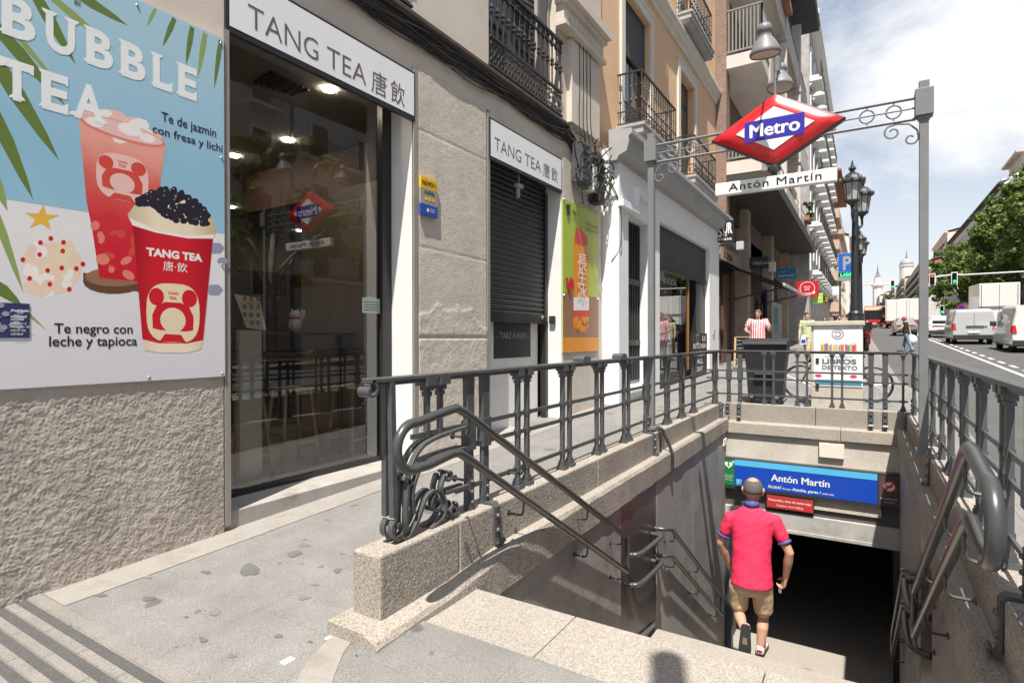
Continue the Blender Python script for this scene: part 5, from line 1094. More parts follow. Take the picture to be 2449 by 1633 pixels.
mb = MB(); mb.mat(0); mb.box((13.0, 5.8, 0), (17.93, 5.85, 4.3)); mb.mat(1); mb.quad((13, 4.2, .5), (17.93, 4.2, .5), (17.93, 5.8, .5), (13, 5.8, .5)); mb.mat(0); mb.box((16.9, 4.2, .4), (17.93, 4.9, 3.3)); mb.box((15.97, 4.4, .4), (16.1, 4.5, 3.3)); mb.build('shop_interior', [m_frame, m_intf], ob)
mb = MB(); mb.text('SUR', (13.05, 4.185, 2.98), UF, VF, w=.8, h=.26, bold=.02); mb.text('DE ATOCHA', (13.7, 4.185, 2.95), UF, VF, w=1.15, h=.15, bold=.02); mb.build('window_lettering', M('pale_vinyl', (.28, .34, .34), .6), ob)
mb = MB(); mb.box((18.35, 4.02, 1.72), (18.55, 4.06, 1.86)); mb.build('switch_box', m_grey, ob)
# projecting sign SUR
xs_ = 19.05
def pv(px, py, x=xs_): return ax(px, py, x)
a = pv(1714, 531); b = pv(1754, 577)
t = thing('hanging_sign', 'black square bar sign with white letters on the white corner', 'sign', (xs_, 3.9, b.z))
mb = MB(); mb.box((xs_, a.y, b.z), (xs_ + .06, b.y, a.z)); mb.bar((xs_ + .03, a.y + .05, b.z - .25), (xs_ + .03, a.y + .05, a.z + .1), .05); mb.build('panel', m_black, t)
w_ = a.y - b.y; hh_ = a.z - b.z; mb = MB(); O = lambda u_, v_: (xs_ - .002, a.y - u_ * w_, b.z + v_ * hh_)
mb.text('EL', O(.08, .8), UC, VC, w=w_ * .18); mb.text('S', O(.06, .26), UC, VC, w=w_ * .28, h=hh_ * .5, bold=.02); mb.text('UR', O(.38, .42), UC, VC, w=w_ * .56, h=hh_ * .5, bold=.04); mb.text('DE', O(.40, .27), UC, VC, w=w_ * .22, bold=.02); mb.text('ATOCHA', O(.08, .08), UC, VC, w=w_ * .84, bold=.03); mb.build('lettering', m_white, t)
t = thing('outdoor_speaker', 'small white floodlight on a black arm below the bar sign', 'lamp', (xs_, 3.9, 4.6)); mb = MB(); p = pv(1720, 588); q2 = pv(1752, 586); mb.bar(p, q2, .03); mb.build('arm', m_black, t); q3 = pv(1770, 588); mb = MB(); mb.cbox(q3, (.15, .22, .26)); mb.build('head', M('lamp_grey', (.45, .48, .5), .4), t, bevel=.02)
p0 = ay(1654, 796, 4.0); p1 = ay(1690, 905, 4.0)
t = thing('kitchen_board', 'black kitchen board with white lettering leaning by the bar door', 'board', (16.5, 4.0, .5))
mb = MB(); mb.box((p0.x, 3.99, p1.z), (p1.x, 4.03, p0.z)); mb.build('panel', m_black, t)
mb = MB(); w_ = p1.x - p0.x; hh_ = p0.z - p1.z
for k, s_ in enumerate(('KITCHEN', 'OPEN', 'ALL', 'DAY')): mb.text(s_, (p0.x + w_ * (.08 if k == 0 else .2 + .1 * (k > 1)), 3.988, p0.z - hh_ * (.32 + k * .16)), UF, VF, w=w_ * (.84, .6, .4, .4)[k], h=hh_ * .1, bold=.02)
mb.ring((p0.x + w_ * .35, 3.988, p0.z - hh_ * .12), .16, .02, UF, VF, 4, 45, 405, off=.002); mb.box((p0.x + w_ * .68, 3.985, p0.z - hh_ * .17), (p0.x + w_ * .72, 3.988, p0.z - hh_ * .06)); mb.box((p0.x + w_ * .82, 3.985, p0.z - hh_ * .17), (p0.x + w_ * .86, 3.988, p0.z - hh_ * .06)); mb.build('lettering', m_white, t)
# ================================================================== brick block with deep concrete balconies
m_brickw = brick('brown_brick', (.20, .125, .095), (.25, .15, .11), (.3, .27, .24), 3.2)
m_slabc = M('pale_concrete', (.62, .57, .53), .8, n=.06, ns=1.5, dirt=(.4, .36, .33), ds=.8, ramp=(.6, .85)); m_slabd = M('warm_concrete', (.52, .47, .43), .85, n=.08, ns=1.5, dirt=(.3, .27, .25), ds=.7, ramp=(.55, .8))
m_grrail = M('green_grey_rail', (.23, .24, .225), .5, n=.1)
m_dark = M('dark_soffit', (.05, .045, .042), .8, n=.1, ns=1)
kb = thing('balcony_block', 'brick apartment block with deep pale concrete balconies over dark shops', 'building', (28, FY, 0))
BX0, BX1, BY = 20.4, 38.8, 2.94
FL = [7.15, 10.75, 14.3]
holes = []
for z in FL + [17.6]:
    for x in (21.2, 24.4, 28.0, 31.2, 34.6): holes.append((x, x + 1.7, z + .5, z + 2.7, .2))
mb = MB(); facade(mb, BX0, BX1, 5.0, 21.5, [h for h in holes if h[3] < 21], FY + .02); mb.quad((BX1, FY, 0), (BX1, 14, 0), (BX1, 14, 21.5), (BX1, FY, 21.5)); mb.quad((BX0, FY, 12), (BX0, FY, 21.5), (BX0, 14, 21.5), (BX0, 14, 12)); mb.build('wall', m_brickw, kb)
mb = MB(); mb.box((BX0 - .04, 4.05, 5.9), (BX0 + .55, 4.39, 18.0)); mb.build('brick_pier', m_brickw, kb)
for h in holes:
    if h[3] < 21: mb = MB(); mb.mat(0); mb.box((h[0], FY + .2, h[2]), (h[1], FY + .24, h[3])); mb.mat(1); mb.box((h[0], FY + .16, h[2]), (h[0] + .08, FY + .2, h[3])); mb.box((h[1] - .08, FY + .16, h[2]), (h[1], FY + .2, h[3])); mb.box(((h[0] + h[1]) / 2 - .04, FY + .16, h[2]), ((h[0] + h[1]) / 2 + .04, FY + .2, h[3])); mb.build('window', [m_win, m_slabc], kb)
for i, z in enumerate(FL):
    mb = MB(); mb.box((BX0, BY, z), (BX1 - i * 1.0, FY, z + .43)); mb.build('balcony_slab', m_slabc, kb)
    segs = [(BX0 + 1.6, 26.2), (26.8, 32.2), (32.8, BX1 - .2 - i)]
    for a, b in segs:
        mb = MB(); mb.box((a, BY - .06, z - .12), (b, BY + .04, z + .95)); mb.build('balcony_parapet', m_slabd, kb)
    for a in (26.35, 32.35):
        mb = MB(); mb.box((a, BY - .1, z - .2), (a + .3, BY + .3, z + 3.2)); mb.build('divider', m_slabc, kb)
    g = MB()
    zt = z + 1.95 if i == 1 else z + 1.5
    zb_ = z + .55
    g.bar((BX0 + .03, BY, zt), (BX0 + .03, FY - .05, zt), .05); g.bar((BX0 + .03, BY, zb_), (BX0 + .03, FY - .05, zb_), .05)
    for k in range(13): y = BY + (FY - .08 - BY) * k / 12; g.bar((BX0 + .03, y, zb_), (BX0 + .03, y, zt), .045, .02)
    g.bar((BX0 + .03, BY, zt), (BX0 + 1.6, BY, zt), .05); g.bar((BX0 + .03, BY, zb_), (BX0 + 1.6, BY, zb_), .05)
    for k in range(9): x = BX0 + .03 + 1.57 * k / 8; g.bar((x, BY, zb_), (x, BY, zt), .045, .02)
    g.bar((BX0 + 1.6, BY, z + 1.35), (BX1 - i, BY, z + 1.35), .04)
    g.build('balcony_railing', m_grrail, kb)
mb = MB(); mb.box((20.4, 2.2, 18.4), (35.5, 4.4, 18.6)); 
for k in range(50): mb.box((20.5 + k * .3, 2.15, 18.55), (20.65 + k * .3, 4.4, 18.72))
mb.build('roof_eaves', M('eaves_dark', (.075, .07, .08), .8, n=.1), kb)
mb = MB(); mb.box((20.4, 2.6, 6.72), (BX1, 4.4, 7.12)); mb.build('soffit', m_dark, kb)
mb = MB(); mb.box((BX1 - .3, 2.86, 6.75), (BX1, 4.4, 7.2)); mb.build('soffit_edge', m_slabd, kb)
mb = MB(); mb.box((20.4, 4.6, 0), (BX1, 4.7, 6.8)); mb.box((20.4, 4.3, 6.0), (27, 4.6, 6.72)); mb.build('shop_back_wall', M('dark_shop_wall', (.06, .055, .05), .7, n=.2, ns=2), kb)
m_col = M('column_beige', (.44, .37, .29), .7, n=.1, ns=3, dirt=(.3, .26, .22), ds=2, ramp=(.5, .7))
for px, x0, w_ in ((1788, 24.2, .75), (1850, 31.0, .7), (1895, 37.9, .6)):
    mb = MB(); mb.box((x0, 4.0, .3), (x0 + w_, 4.6, 6.75)); mb.build('column', m_col, kb)
mb = MB(); mb.box((20.4, 4.25, 4.35), (24.2, 4.6, 5.2)); f_ = mb.build('fascia', M('tan_fascia', (.48, .345, .24), .7, n=.1, ns=2), kb)
mb = MB(); mb.text('RESTAURANTE', (20.1, 4.245, 4.82), UF, VF, w=3.6, h=.27, bold=.02); mb.text('SORIA', (20.95, 4.245, 4.43), UF, VF, w=1.6, h=.25, bold=.02); mb.build('fascia_lettering', m_black, kb)
mb = MB()
mb.mat(0); mb.box((20.6, 4.45, .6), (24.0, 4.55, 4.3)); mb.mat(1); mb.box((21.6, 4.40, .7), (22.2, 4.46, 3.9)); mb.box((23.2, 4.4, .7), (23.5, 4.46, 4.1)); mb.mat(2); mb.box((25.0, 4.42, .7), (30.8, 4.5, 5.9)); mb.mat(3); mb.box((25.6, 4.36, .9), (27.9, 4.43, 3.5)); mb.mat(1); mb.box((29.0, 4.30, .9), (29.4, 4.42, 3.4)); mb.box((29.9, 4.30, .9), (30.3, 4.42, 3.3)); mb.mat(4); mb.box((31.8, 4.3, .9), (37.8, 4.5, 3.6)); mb.mat(5); mb.box((33.5, 4.24, 2.5), (35.5, 4.31, 3.3)); mb.mat(6); mb.box((33.5, 4.22, 1.9), (35.5, 4.31, 2.45)); mb.mat(7); mb.box((30.6, 4.2, 2.6), (31.7, 4.3, 4.0))
mb.build('shop_fronts', [m_win, M('brown_timber', (.12, .055, .03), .6), m_dark, M('grey_metal_door', (.12, .12, .118), .6, n=.1), M('beige_stone_cladding', (.42, .36, .31), .7, n=.1), M('teal_poster', (.04, .22, .22), .6), M('blue_poster', (.07, .25, .42), .6), M('navy_poster', (.01, .02, .09), .5)], kb)
for k in range(7):
    x = 22 + k * 2.2; z = (9.4, 12.9, 16.2)[k % 3]
# awning of the restaurant
t = thing('awning', 'black sloping awning over the restaurant entrance', 'awning', (22, 4.2, 3.8))
A0 = Vector((20.7, 4.5, 4.33)); A1 = Vector((27.8, 4.5, 4.40)); B0 = Vector((20.9, 3.55, 3.72)); B1 = Vector((27.8, 2.75, 3.86))
B0 = Vector((22.4, 2.5, 3.52)); B1 = Vector((30.0, 2.5, 3.62)); A1 = Vector((30.0, 4.5, 4.45))
mb = MB(); mb.quad(A0, B0, B1, A1); mb.quad(*[p - Z_ * .03 for p in (A0, A1, B1, B0)]); mb.build('cloth', M('awning_black', (.015, .015, .016), .85), t)
mb = MB(); mb.bar(B0, B1, .10); mb.build('front_bar', M('awning_bar', (.5, .5, .5), .4), t)
for x in (23.5, 28.5): mb = MB(); mb.bar((x, 4.5, 3.1), (x, 2.6, 3.5), .05); mb.build('arm', m_irondk, t)
t = thing('hanging_sign', 'dark beer sign with pale letters above the awning', 'sign', (24.6, 3.4, 4.4)); xs_ = 24.6
a = pv(1790, 616, xs_); b = pv(1838, 640, xs_); mb = MB(); mb.box((xs_, a.y, b.z), (xs_ + .12, b.y, a.z)); mb.build('panel', M('sign_dark', (.03, .022, .022), .5), t); mb = MB(); mb.text('Mahou', (xs_ - .003, a.y - .18, b.z + .14), UC, VC, w=(a.y - b.y) * .75, bold=.04); mb.build('lettering', m_louv, t)
a = pv(1838, 633, 26); mb = MB(); mb.box((26, a.y, a.z - .3), (26.2, a.y - .25, a.z + .1)); single(mb, 'shop_lamp', M('lit_lamp', (.8, .75, .6), .5), 'small cream lamp hanging by the black awning', 'lamp')
def psign(x, p0, p1, mm, label, lines, name='hanging_sign', tm=None, circ=False):
    a = pv(*p0, x); b = pv(*p1, x); t = thing(name, label, 'sign', (x, (a.y + b.y) / 2, b.z)); mb = MB(); mb.box((x, a.y, b.z), (x + .12, b.y, a.z)); mb.bar((x + .06, a.y + .6, a.z - .05), (x + .06, a.y, a.z - .05), .04); mb.build('panel', mm, t)
    w_ = a.y - b.y; hh_ = a.z - b.z; mb = MB()
    for s_, u_, v_, k_, bo in lines: mb.text(s_, (x - .003, a.y - u_ * w_, b.z + v_ * hh_), UC, VC, w=w_ * k_, bold=bo)
    if circ: mb.ring((x, a.y - .5 * w_, b.z + .52 * hh_), hh_ * .42, hh_ * .035, UC, VC, 28, off=.003); mb.ell((x, a.y - .79 * w_, b.z + .24 * hh_), hh_ * .08, hh_ * .08, UC, VC, .004)
    if mb.f: mb.build('lettering', tm or m_white, t)
    return t
psign(33.0, (1855, 643), (1904, 665), M('teal_blue', (.03, .24, .42), .4), 'blue projecting shop sign under the concrete balconies', [('supermadrid', .12, .22, .8, .02), ('tu tienda', .1, .62, .4, 0)])
psign(31.0, (1905, 673), (1957, 708), M('signal_red', (.55, .012, .02), .4), 'red projecting sign with a white ring emblem', [('MADE', .34, .56, .3, .02), ('BAR', .38, .40, .22, .02), ('LOVE', .32, .12, .34, .02)], circ=True)
psign(40.0, (1944, 701), (1968, 724), M('lime', (.42, .62, .10), .5), 'lime green and white projecting shop sign beyond the red sign', [('verde', .2, .45, .6, .03)])
psign(46.0, (1968, 709), (1984, 720), m_black, 'small black and yellow projecting sign beyond the lime sign', [('STERIA', .05, .6, .9, .05), ('Lay', .1, .1, .7, .03)], tm=m_yel)
psign(52.0, (1991, 685), (2012, 704), m_white, 'blank white projecting sign box on the far shops', [])
# ------------------------------------------------------------------ the row further up the street
def flats(name, label, x0, x1, y, z1, mats, floors, wins, bal=None, face=-1, roof=True, balm=None, side=True, dep=9, winw=1.1, winh=2.0, cornice=True, group=None, chim=0, gable=None):
    """a block of flats whose street front is the plane y; face -1 looks towards -y (left row), +1 towards +y"""
    t = thing(name, label, 'building', ((x0 + x1) / 2, y, gz((x0 + x1) / 2)), group); zb = gz(x0) - .6; yb = y - face * dep
    mb = MB(); mb.quad((x0, y, zb), (x1, y, zb), (x1, y, z1), (x0, y, z1)); mb.quad((x0, yb, zb), (x0, y, zb), (x0, y, z1), (x0, yb, z1)); mb.quad((x1, y, zb), (x1, yb, zb), (x1, yb, z1), (x1, y, z1)); mb.quad((x0, y, z1), (x1, y, z1), (x1, yb, z1), (x0, yb, z1)); mb.build('wall', mats[0], t)
    n = wins; fr = face
    if cornice: mb = MB(); mb.box((x0 - .25, y + fr * .55, z1 - .05), (x1 + .25, y - fr * .1, z1 + .25)); mb.box((x0 - .1, y + fr * .25, z1 - .45), (x1 + .1, y - fr * .1, z1 - .05)); mb.build('cornice', mats[2], t)
    if roof:
        mb = MB(); yo = y + fr * .5; ym = y - fr * dep / 2
        mb.quad((x0 - .2, yo, z1 + .25), (x1 + .2, yo, z1 + .25), (x1 + .2, ym, z1 + 2.4), (x0 - .2, ym, z1 + 2.4)); mb.quad((x0 - .2, yb, z1 + .25), (x1 + .2, yb, z1 + .25), (x1 + .2, ym, z1 + 2.4), (x0 - .2, ym, z1 + 2.4)); mb.quad((x0, y, z1), (x0, ym, z1 + 2.35), (x0, yb, z1)); mb.build('roof', mats[3], t)
    for k in range(chim):
        cx = x0 + (x1 - x0) * (k + .5) / chim; mb = MB(); mb.box((cx, y - fr * 2.2, z1 + .6), (cx + 1.0, y - fr * 3.0, z1 + 3.0)); mb.box((cx - .1, y - fr * 2.1, z1 + 2.9), (cx + 1.1, y - fr * 3.1, z1 + 3.05)); mb.build('chimney', m_chim, t)
    fh = (z1 - .8 - gz(x0) - 4.2) / max(floors, 1)
    for f_ in range(floors):
        z = gz(x0) + 4.4 + f_ * fh
        for i in range(n):
            x = x0 + (x1 - x0) * (i + .5) / n
            mb = MB(); mb.mat(0); mb.box((x - winw / 2, y + fr * .015, z), (x + winw / 2, y - fr * .05, z + winh)); mb.mat(1)
            for a in (-1, 1): mb.box((x + a * winw / 2, y + fr * .07, z - .05), (x + a * (winw / 2 + .13), y, z + winh + .13))
            mb.box((x - winw / 2 - .13, y + fr * .08, z + winh), (x + winw / 2 + .13, y, z + winh + .15)); mb.build('window', [m_win, mats[1]], t)
        if bal:
            mb = MB()
            if bal == 'each':
                for i in range(n):
                    x = x0 + (x1 - x0) * (i + .5) / n; mb = MB(); mb.mat(0); mb.box((x - .95, y + fr * .65, z - .22), (x + .95, y, z - .05)); mb.mat(1); bars(mb, x - .9, x + .9, y + fr * .6, z); mb.build('balcony', [mats[2], balm or m_irondk], t)
            else:
                mb.mat(0); mb.box((x0 + .4, y + fr * .75, z - .24), (x1 - .4, y, z - .05)); mb.mat(1); bars(mb, x0 + .45, x1 - .45, y + fr * .7, z); mb.build('balcony', [mats[2], balm or m_irondk], t)
    return t
def bars(mb, x0, x1, y, z):
    mb.bar((x0, y, z + .95), (x1, y, z + .95), .05); mb.bar((x0, y, z), (x1, y, z), .05); n = max(3, int((x1 - x0) / .22))
    for k in range(n + 1): x = x0 + (x1 - x0) * k / n; mb.bar((x, y, z), (x, y, z + .95), .03)
m_chim = M('brick_chimney', (.42, .17, .10), .85, n=.1); m_tile = M('clay_tile', (.36, .16, .10), .9, n=.2, ns=3); m_slate = M('dark_roof', (.07, .062, .06), .85, n=.15)
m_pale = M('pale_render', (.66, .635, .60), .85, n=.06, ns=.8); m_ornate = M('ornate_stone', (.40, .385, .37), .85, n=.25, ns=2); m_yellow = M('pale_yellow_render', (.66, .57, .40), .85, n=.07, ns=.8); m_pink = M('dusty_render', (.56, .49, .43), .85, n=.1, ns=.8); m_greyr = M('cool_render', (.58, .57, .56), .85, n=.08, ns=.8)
t = flats('ornate_building', 'ornate grey building with many white balcony slabs past the brick block', 38.9, 61.8, 2.95, 21, (m_ornate, m_white, m_white, m_tile), 5, 9, 'each', dep=10, roof=False)
mb = MB(); rg2 = random.Random(2)
for f_ in range(5):
    for i in range(9):
        x = 38.9 + 22.9 * (i + .5) / 9; z = 4.0 + f_ * 2.96; mb.prism([(0, 0), (-.5, .45), (-.5, .6), (0, .6)], (x - .9, 2.95, z + 1.15), Y_, Z_, .35); mb.prism([(0, 0), (-.5, .45), (-.5, .6), (0, .6)], (x + .55, 2.95, z + 1.15), Y_, Z_, .35)
mb.build('bracket', m_white, t)
# brick-banded tower with salmon bays
m_salmon = brick('salmon_brick', (.55, .37, .27), (.60, .41, .31), (.6, .5, .43), 3.0)
tw = flats('brick_tower', 'tall block with salmon brick balcony bays up the street', 62, 80, 4.4, 17.4, (m_greyr, m_salmon, m_salmon, m_tile), 4, 5, None, dep=12, roof=False)
for k in range(4):
    z = 4.15 + k * 3.0
    mb = MB(); mb.box((63, 2.2, z), (70, 4.4, z + .9)); mb.box((73, 2.2, z), (79.5, 4.4, z + .9)); mb.build('bay', m_salmon, tw)
    mb = MB(); mb.box((63.2, 2.9, z + .9), (69.8, 4.4, z + 3.0)); mb.build('bay_window', m_win, tw)
    mb = MB(); mb.box((63.12, 2.75, z + .9), (63.18, 4.2, z + 2.1)); mb.build('awning_blind', M('blind_pale' + str(k), (.45, .52, .5), .8) if k % 2 else m_win, tw)
mb = MB(); mb.prism([(0, 0), (-2.4, 0), (-2.4, .15), (4, 2.2), (4, 0)], (62, 4.4, 17.4), Y_, Z_, 18); mb.build('roof', m_tile, tw)
flats('apartment_building', 'tall white apartment building on the left past the tower', 80.2, 112, 4.6, 22, (m_pale, m_mould, m_white, m_tile), 6, 8, 'each')
flats('apartment_building', 'yellow apartment building on the left far up the street', 112.3, 165, 4.3, 22, (m_yellow, m_mould, m_mould, m_tile), 5, 12, None)
flats('apartment_building', 'farthest pale apartment building at the left end of the street', 165.3, 240, 3.6, 27, (m_pale, m_mould, m_mould, m_tile), 5, 12, None)
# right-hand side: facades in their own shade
RYB = -17.0
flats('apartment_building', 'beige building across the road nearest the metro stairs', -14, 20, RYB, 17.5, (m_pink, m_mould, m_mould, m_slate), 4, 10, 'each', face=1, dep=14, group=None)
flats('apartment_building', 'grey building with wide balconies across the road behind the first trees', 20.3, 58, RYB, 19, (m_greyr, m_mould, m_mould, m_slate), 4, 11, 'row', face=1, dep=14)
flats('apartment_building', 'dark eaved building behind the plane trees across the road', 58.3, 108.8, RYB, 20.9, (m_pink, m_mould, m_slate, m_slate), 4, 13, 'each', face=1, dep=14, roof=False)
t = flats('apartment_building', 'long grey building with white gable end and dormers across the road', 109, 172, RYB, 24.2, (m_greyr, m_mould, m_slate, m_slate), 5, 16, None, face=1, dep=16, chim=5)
mb = MB(); mb.prism([(-17.0, 0), (-17.0, 24.1), (-18.2, 25.4), (-33, 29), (-33, 0)], (108.95, 0, 0), Y_, Z_, .1); mb.build('gable', m_white, t)
for k in range(8): mb = MB(); mb.box((114 + k * 7, -17.6, 24.7), (115.2 + k * 7, -19.5, 26.0)); mb.build('dormer', m_white, t)
mb = MB(); mb.box((112, -27, 25), (121, -19.6, 29.0)); mb.box((111, -28, 29.0), (122, -18.8, 29.35)); mb.build('penthouse', m_pink, t)
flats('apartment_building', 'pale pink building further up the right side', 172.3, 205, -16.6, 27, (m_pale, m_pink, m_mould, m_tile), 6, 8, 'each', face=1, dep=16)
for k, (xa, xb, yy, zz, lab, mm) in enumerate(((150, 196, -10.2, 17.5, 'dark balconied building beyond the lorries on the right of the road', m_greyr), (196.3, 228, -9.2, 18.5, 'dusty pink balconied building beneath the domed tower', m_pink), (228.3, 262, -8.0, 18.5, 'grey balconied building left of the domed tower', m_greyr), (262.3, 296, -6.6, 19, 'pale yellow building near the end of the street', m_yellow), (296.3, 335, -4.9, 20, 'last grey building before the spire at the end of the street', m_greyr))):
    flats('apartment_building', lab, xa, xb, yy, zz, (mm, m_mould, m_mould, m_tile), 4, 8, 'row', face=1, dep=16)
t = thing('domed_tower', 'white tower with a grey dome and lantern far up the street', 'tower', (262, -22, 10))
p = ax(2168, 640, 262); dc = Vector((262, p.y, 0)); zdr = ax(2168, 634, 262).z
rr_ = abs(ax(2151, 640, 262).y - ax(2185, 640, 262).y) / 2
mb = MB(); mb.lathe(dc, [(rr_ * 1.0, 0), (rr_ * 1.0, zdr - .6), (rr_ * 1.12, zdr - .5), (rr_ * 1.12, zdr)], 16); mb.build('drum', m_pale, t)
mb = MB(); mb.lathe(dc + Z_ * zdr, [(rr_ * 1.02 * math.cos(a), 2.6 * math.sin(a)) for a in (R(0), R(15), R(30), R(45), R(60), R(75), R(88))], 20); mb.build('dome', M('dome_lead', (.30, .32, .33), .6), t, smooth=True)
mb = MB(); mb.tube([dc + Z_ * (zdr + 2.5), dc + Z_ * (zdr + 5.6)], [.35, .05], 8); mb.sph(dc + Z_ * (zdr + 2.9), .5, 8, 6); mb.build('finial', M('finial_lead', (.2, .22, .24), .6), t)
t = thing('spire', 'slim slate church spire far up the street', 'tower', (300, -9, 8)); p = ax(2099, 700, 320); mb = MB(); mb.lathe((320, p.y, 0), [(2.0, 0), (2.0, ax(2099, 686, 320).z), (2.6, ax(2099, 684, 320).z), (2.6, ax(2099, 679, 320).z), (1.5, ax(2099, 678, 320).z), (1.5, ax(2099, 664, 320).z)], 8); mb.build('tower', m_pale, t)
mb = MB(); z0_ = ax(2099, 664, 320).z; mb.lathe((320, p.y, z0_), [(1.4, 0), (.6, 1.6), (.25, 3.6), (.05, 6.4)], 8); mb.build('spire', M('spire_slate', (.14, .16, .2), .6), t)
# ================================================================== street furniture
m_lampiron = M('lamp_iron', (.035, .038, .042), .4, metal=.2, n=.15, ns=9)
m_lglass = M('lantern_glass', (.42, .41, .40), .25, n=.1, ns=6)
def rt(px): r = ray(px, 700); return r.y / r.x
def lantern(root, p):
    mb = MB(); p = Vector(p); g = MB(); g.lathe(p, [(.145, 0), (.215, .46)], 8); g.build('lantern_glass', m_lglass, root)
    for k in range(8):
        a = 2 * math.pi * k / 8; mb.bar(p + Vector((.147 * math.cos(a), .147 * math.sin(a), 0)), p + Vector((.218 * math.cos(a), .218 * math.sin(a), .46)), .018)
    mb.lathe(p, [(.03, -.22), (.05, -.12), (.12, -.06), (.165, -.03), (.165, .01)], 10); mb.lathe(p + Z_ * .43, [(.23, 0), (.285, .02), (.275, .06), (.24, .10), (.205, .18), (.13, .24), (.06, .28), (.055, .34), (.09, .36), (.05, .40), (.03, .47), (.012, .58)], 12)
    for k in range(10): a = 2 * math.pi * k / 10; mb.lathe(p + Vector((.275 * math.cos(a), .275 * math.sin(a), .48)), [(.04, 0), (.03, .05), (.004, .10)], 5)
    for k in range(8): a = 2 * math.pi * k / 8; mb.lathe(p + Vector((.075 * math.cos(a), .075 * math.sin(a), .79)), [(.018, 0), (.002, .07)], 5)
    mb.build('lantern_frame', m_lampiron, root)
def street_lamp(x, px, label, H=4.6, arms=((-.8, 2038), (.9, 2061)), ys=None):
    y = ys if ys is not None else x * rt(px); z = gz(x); t = thing('street_lamp', label, 'street lamp', (x, y, z), 'old lantern street lamps')
    mb = MB(); mb.lathe((x, y, z), [(.27, 0), (.27, .10), (.22, .14), (.20, .5), (.235, .56), (.2, .62), (.17, 1.35), (.22, 1.40), (.225, 1.46), (.17, 1.5), (.15, 1.62), (.16, 1.7), (.115, 1.76), (.10, 2.3), (.075, H - .3), (.07, H)], 16)
    for k in range(12): a = 2 * math.pi * k / 12; mb.lathe((x + .2 * math.cos(a), y + .2 * math.sin(a), z + 1.40), [(.012, -.16), (.045, -.05), (.03, .02)], 5)
    mb.build('pole', m_lampiron, t); mb = MB()
    for dx, ppx in arms:
        ex = x + dx; ey = ex * rt(ppx) if ys is None else y + .02
        mb.tube(bez([(x, y, z + H - .25), (x + dx * .5, y + (ey - y) * .5, z + H - .42), (ex, ey, z + H - .3), (ex, ey, z + H - .12)], 6), .03, 7); mb.tube(spiral((x + dx * .45, (y + ey) / 2, z + H - .52), .09, .03, 0, 420, 18, X_, Z_), .014, 5)
        lantern(t, (ex, ey, z + H + .06))
    mb.build('arm', m_lampiron, t); return t
street_lamp(17.6, 2045, 'tall black twin lantern street lamp behind the poster cabinet', 4.45)
street_lamp(31.0, 2057, 'farther black lantern street lamp half hidden by the near lamp post', 4.5, ((-.7, 2055), (.8, 2062)))
street_lamp(68.0, 2440, 'black lantern street lamp under the trees across the road', 4.6, ((-.7, 2440), (.7, 2440)), -11.9)
# cabinet with poster
CX = 11.5
t = thing('utility_cabinet', 'pale stone street cabinet with a white book poster behind the railing', 'cabinet', (CX, .42, gz(CX)))
cf = lambda px, py: ax(px, py, CX)
m_cab = M('cabinet_stone', (.50, .46, .39), .8, n=.1, ns=4, fine=.06, dirt=(.38, .31, .24), ds=3, ramp=(.55, .75))
yl_, yr_ = cf(1940, 800).y, cf(2064, 800).y; zt_ = cf(2000, 772).z
mb = MB(); mb.box((CX, yr_, gz(CX) - .05), (CX + .42, yl_, zt_ - .04)); mb.build('body', m_cab, t, bevel=.01)
mb = MB(); mb.box((CX - .05, yr_ - .03, zt_ - .05), (CX + .47, yl_ + .09, zt_ + .03)); mb.build('top', m_cab, t, bevel=.012)
for z in (1.2, .75): mb = MB(); mb.cbox((CX - .01, yl_ - .10, z), (.03, .05, .09)); mb.build('hinge', m_irondk, t)
pl_, pr_ = cf(1946, 800).y, cf(2063, 800).y; zp1, zp0 = cf(2000, 779).z, cf(2000, 924).z
mb = MB(); mb.box((CX - .012, pr_, zp0), (CX - .001, pl_, zp1)); po = mb.build('poster', M('paper_white', (.78, .77, .77), .6, n=.02), t)
PWd = pl_ - pr_; PHt = zp1 - zp0; O = lambda u_, v_, d=.014: Vector((CX - d, pl_ - u_ * PWd, zp0 + v_ * PHt))
BK = [M('book_%d' % i, c, .6) for i, c in enumerate(((.06, .25, .40), (.65, .30, .03), (.60, .05, .12), (.05, .30, .28), (.70, .45, .08), (.45, .05, .25), (.25, .45, .55), (.7, .6, .5)))]
mb = MB(); rg3 = random.Random(4); u_ = .15
while u_ < .86: w_ = rg3.uniform(.015, .04); mb.mat(rg3.randrange(8)); a = O(u_, .56); b = O(u_ + w_, .70 + rg3.uniform(-.02, .02)); mb.quad(a, (a.x, b.y, a.z), b, (a.x, a.y, b.z)); u_ += w_
mb.mat(0); a = O(.02, .02); b = O(.98, .11); mb.quad(a, (a.x, b.y, a.z), b, (a.x, a.y, b.z)); mb.mat(2); 
for u_ in (.10, .82): mb.ell(O(u_, .17), .055, .03, UC, VC, 0, 8)
mb.build('poster_print', BK, t)
mb = MB(); mb.mat(0); mb.text('COMPRA VENTA', O(.24, .475), UC, VC, w=PWd * .56, h=.035); mb.mat(1); mb.text('LIBROS', O(.18, .375), UC, VC, w=PWd * .70, h=.085, bold=.04); mb.text('DE TEXTO', O(.18, .28), UC, VC, w=PWd * .72, h=.07, bold=.025); mb.mat(0); mb.ring(O(.5, .86), .085, .018, UC, VC, 24); mb.ring(O(.5, .86), .045, .022, UC, VC, 16, 200, 520); mb.text('desde 1990', O(.72, .96), UC, VC, w=PWd * .22); mb.mat(2); mb.text('nuevos y usados', O(.36, .22), UC, VC, w=PWd * .34)
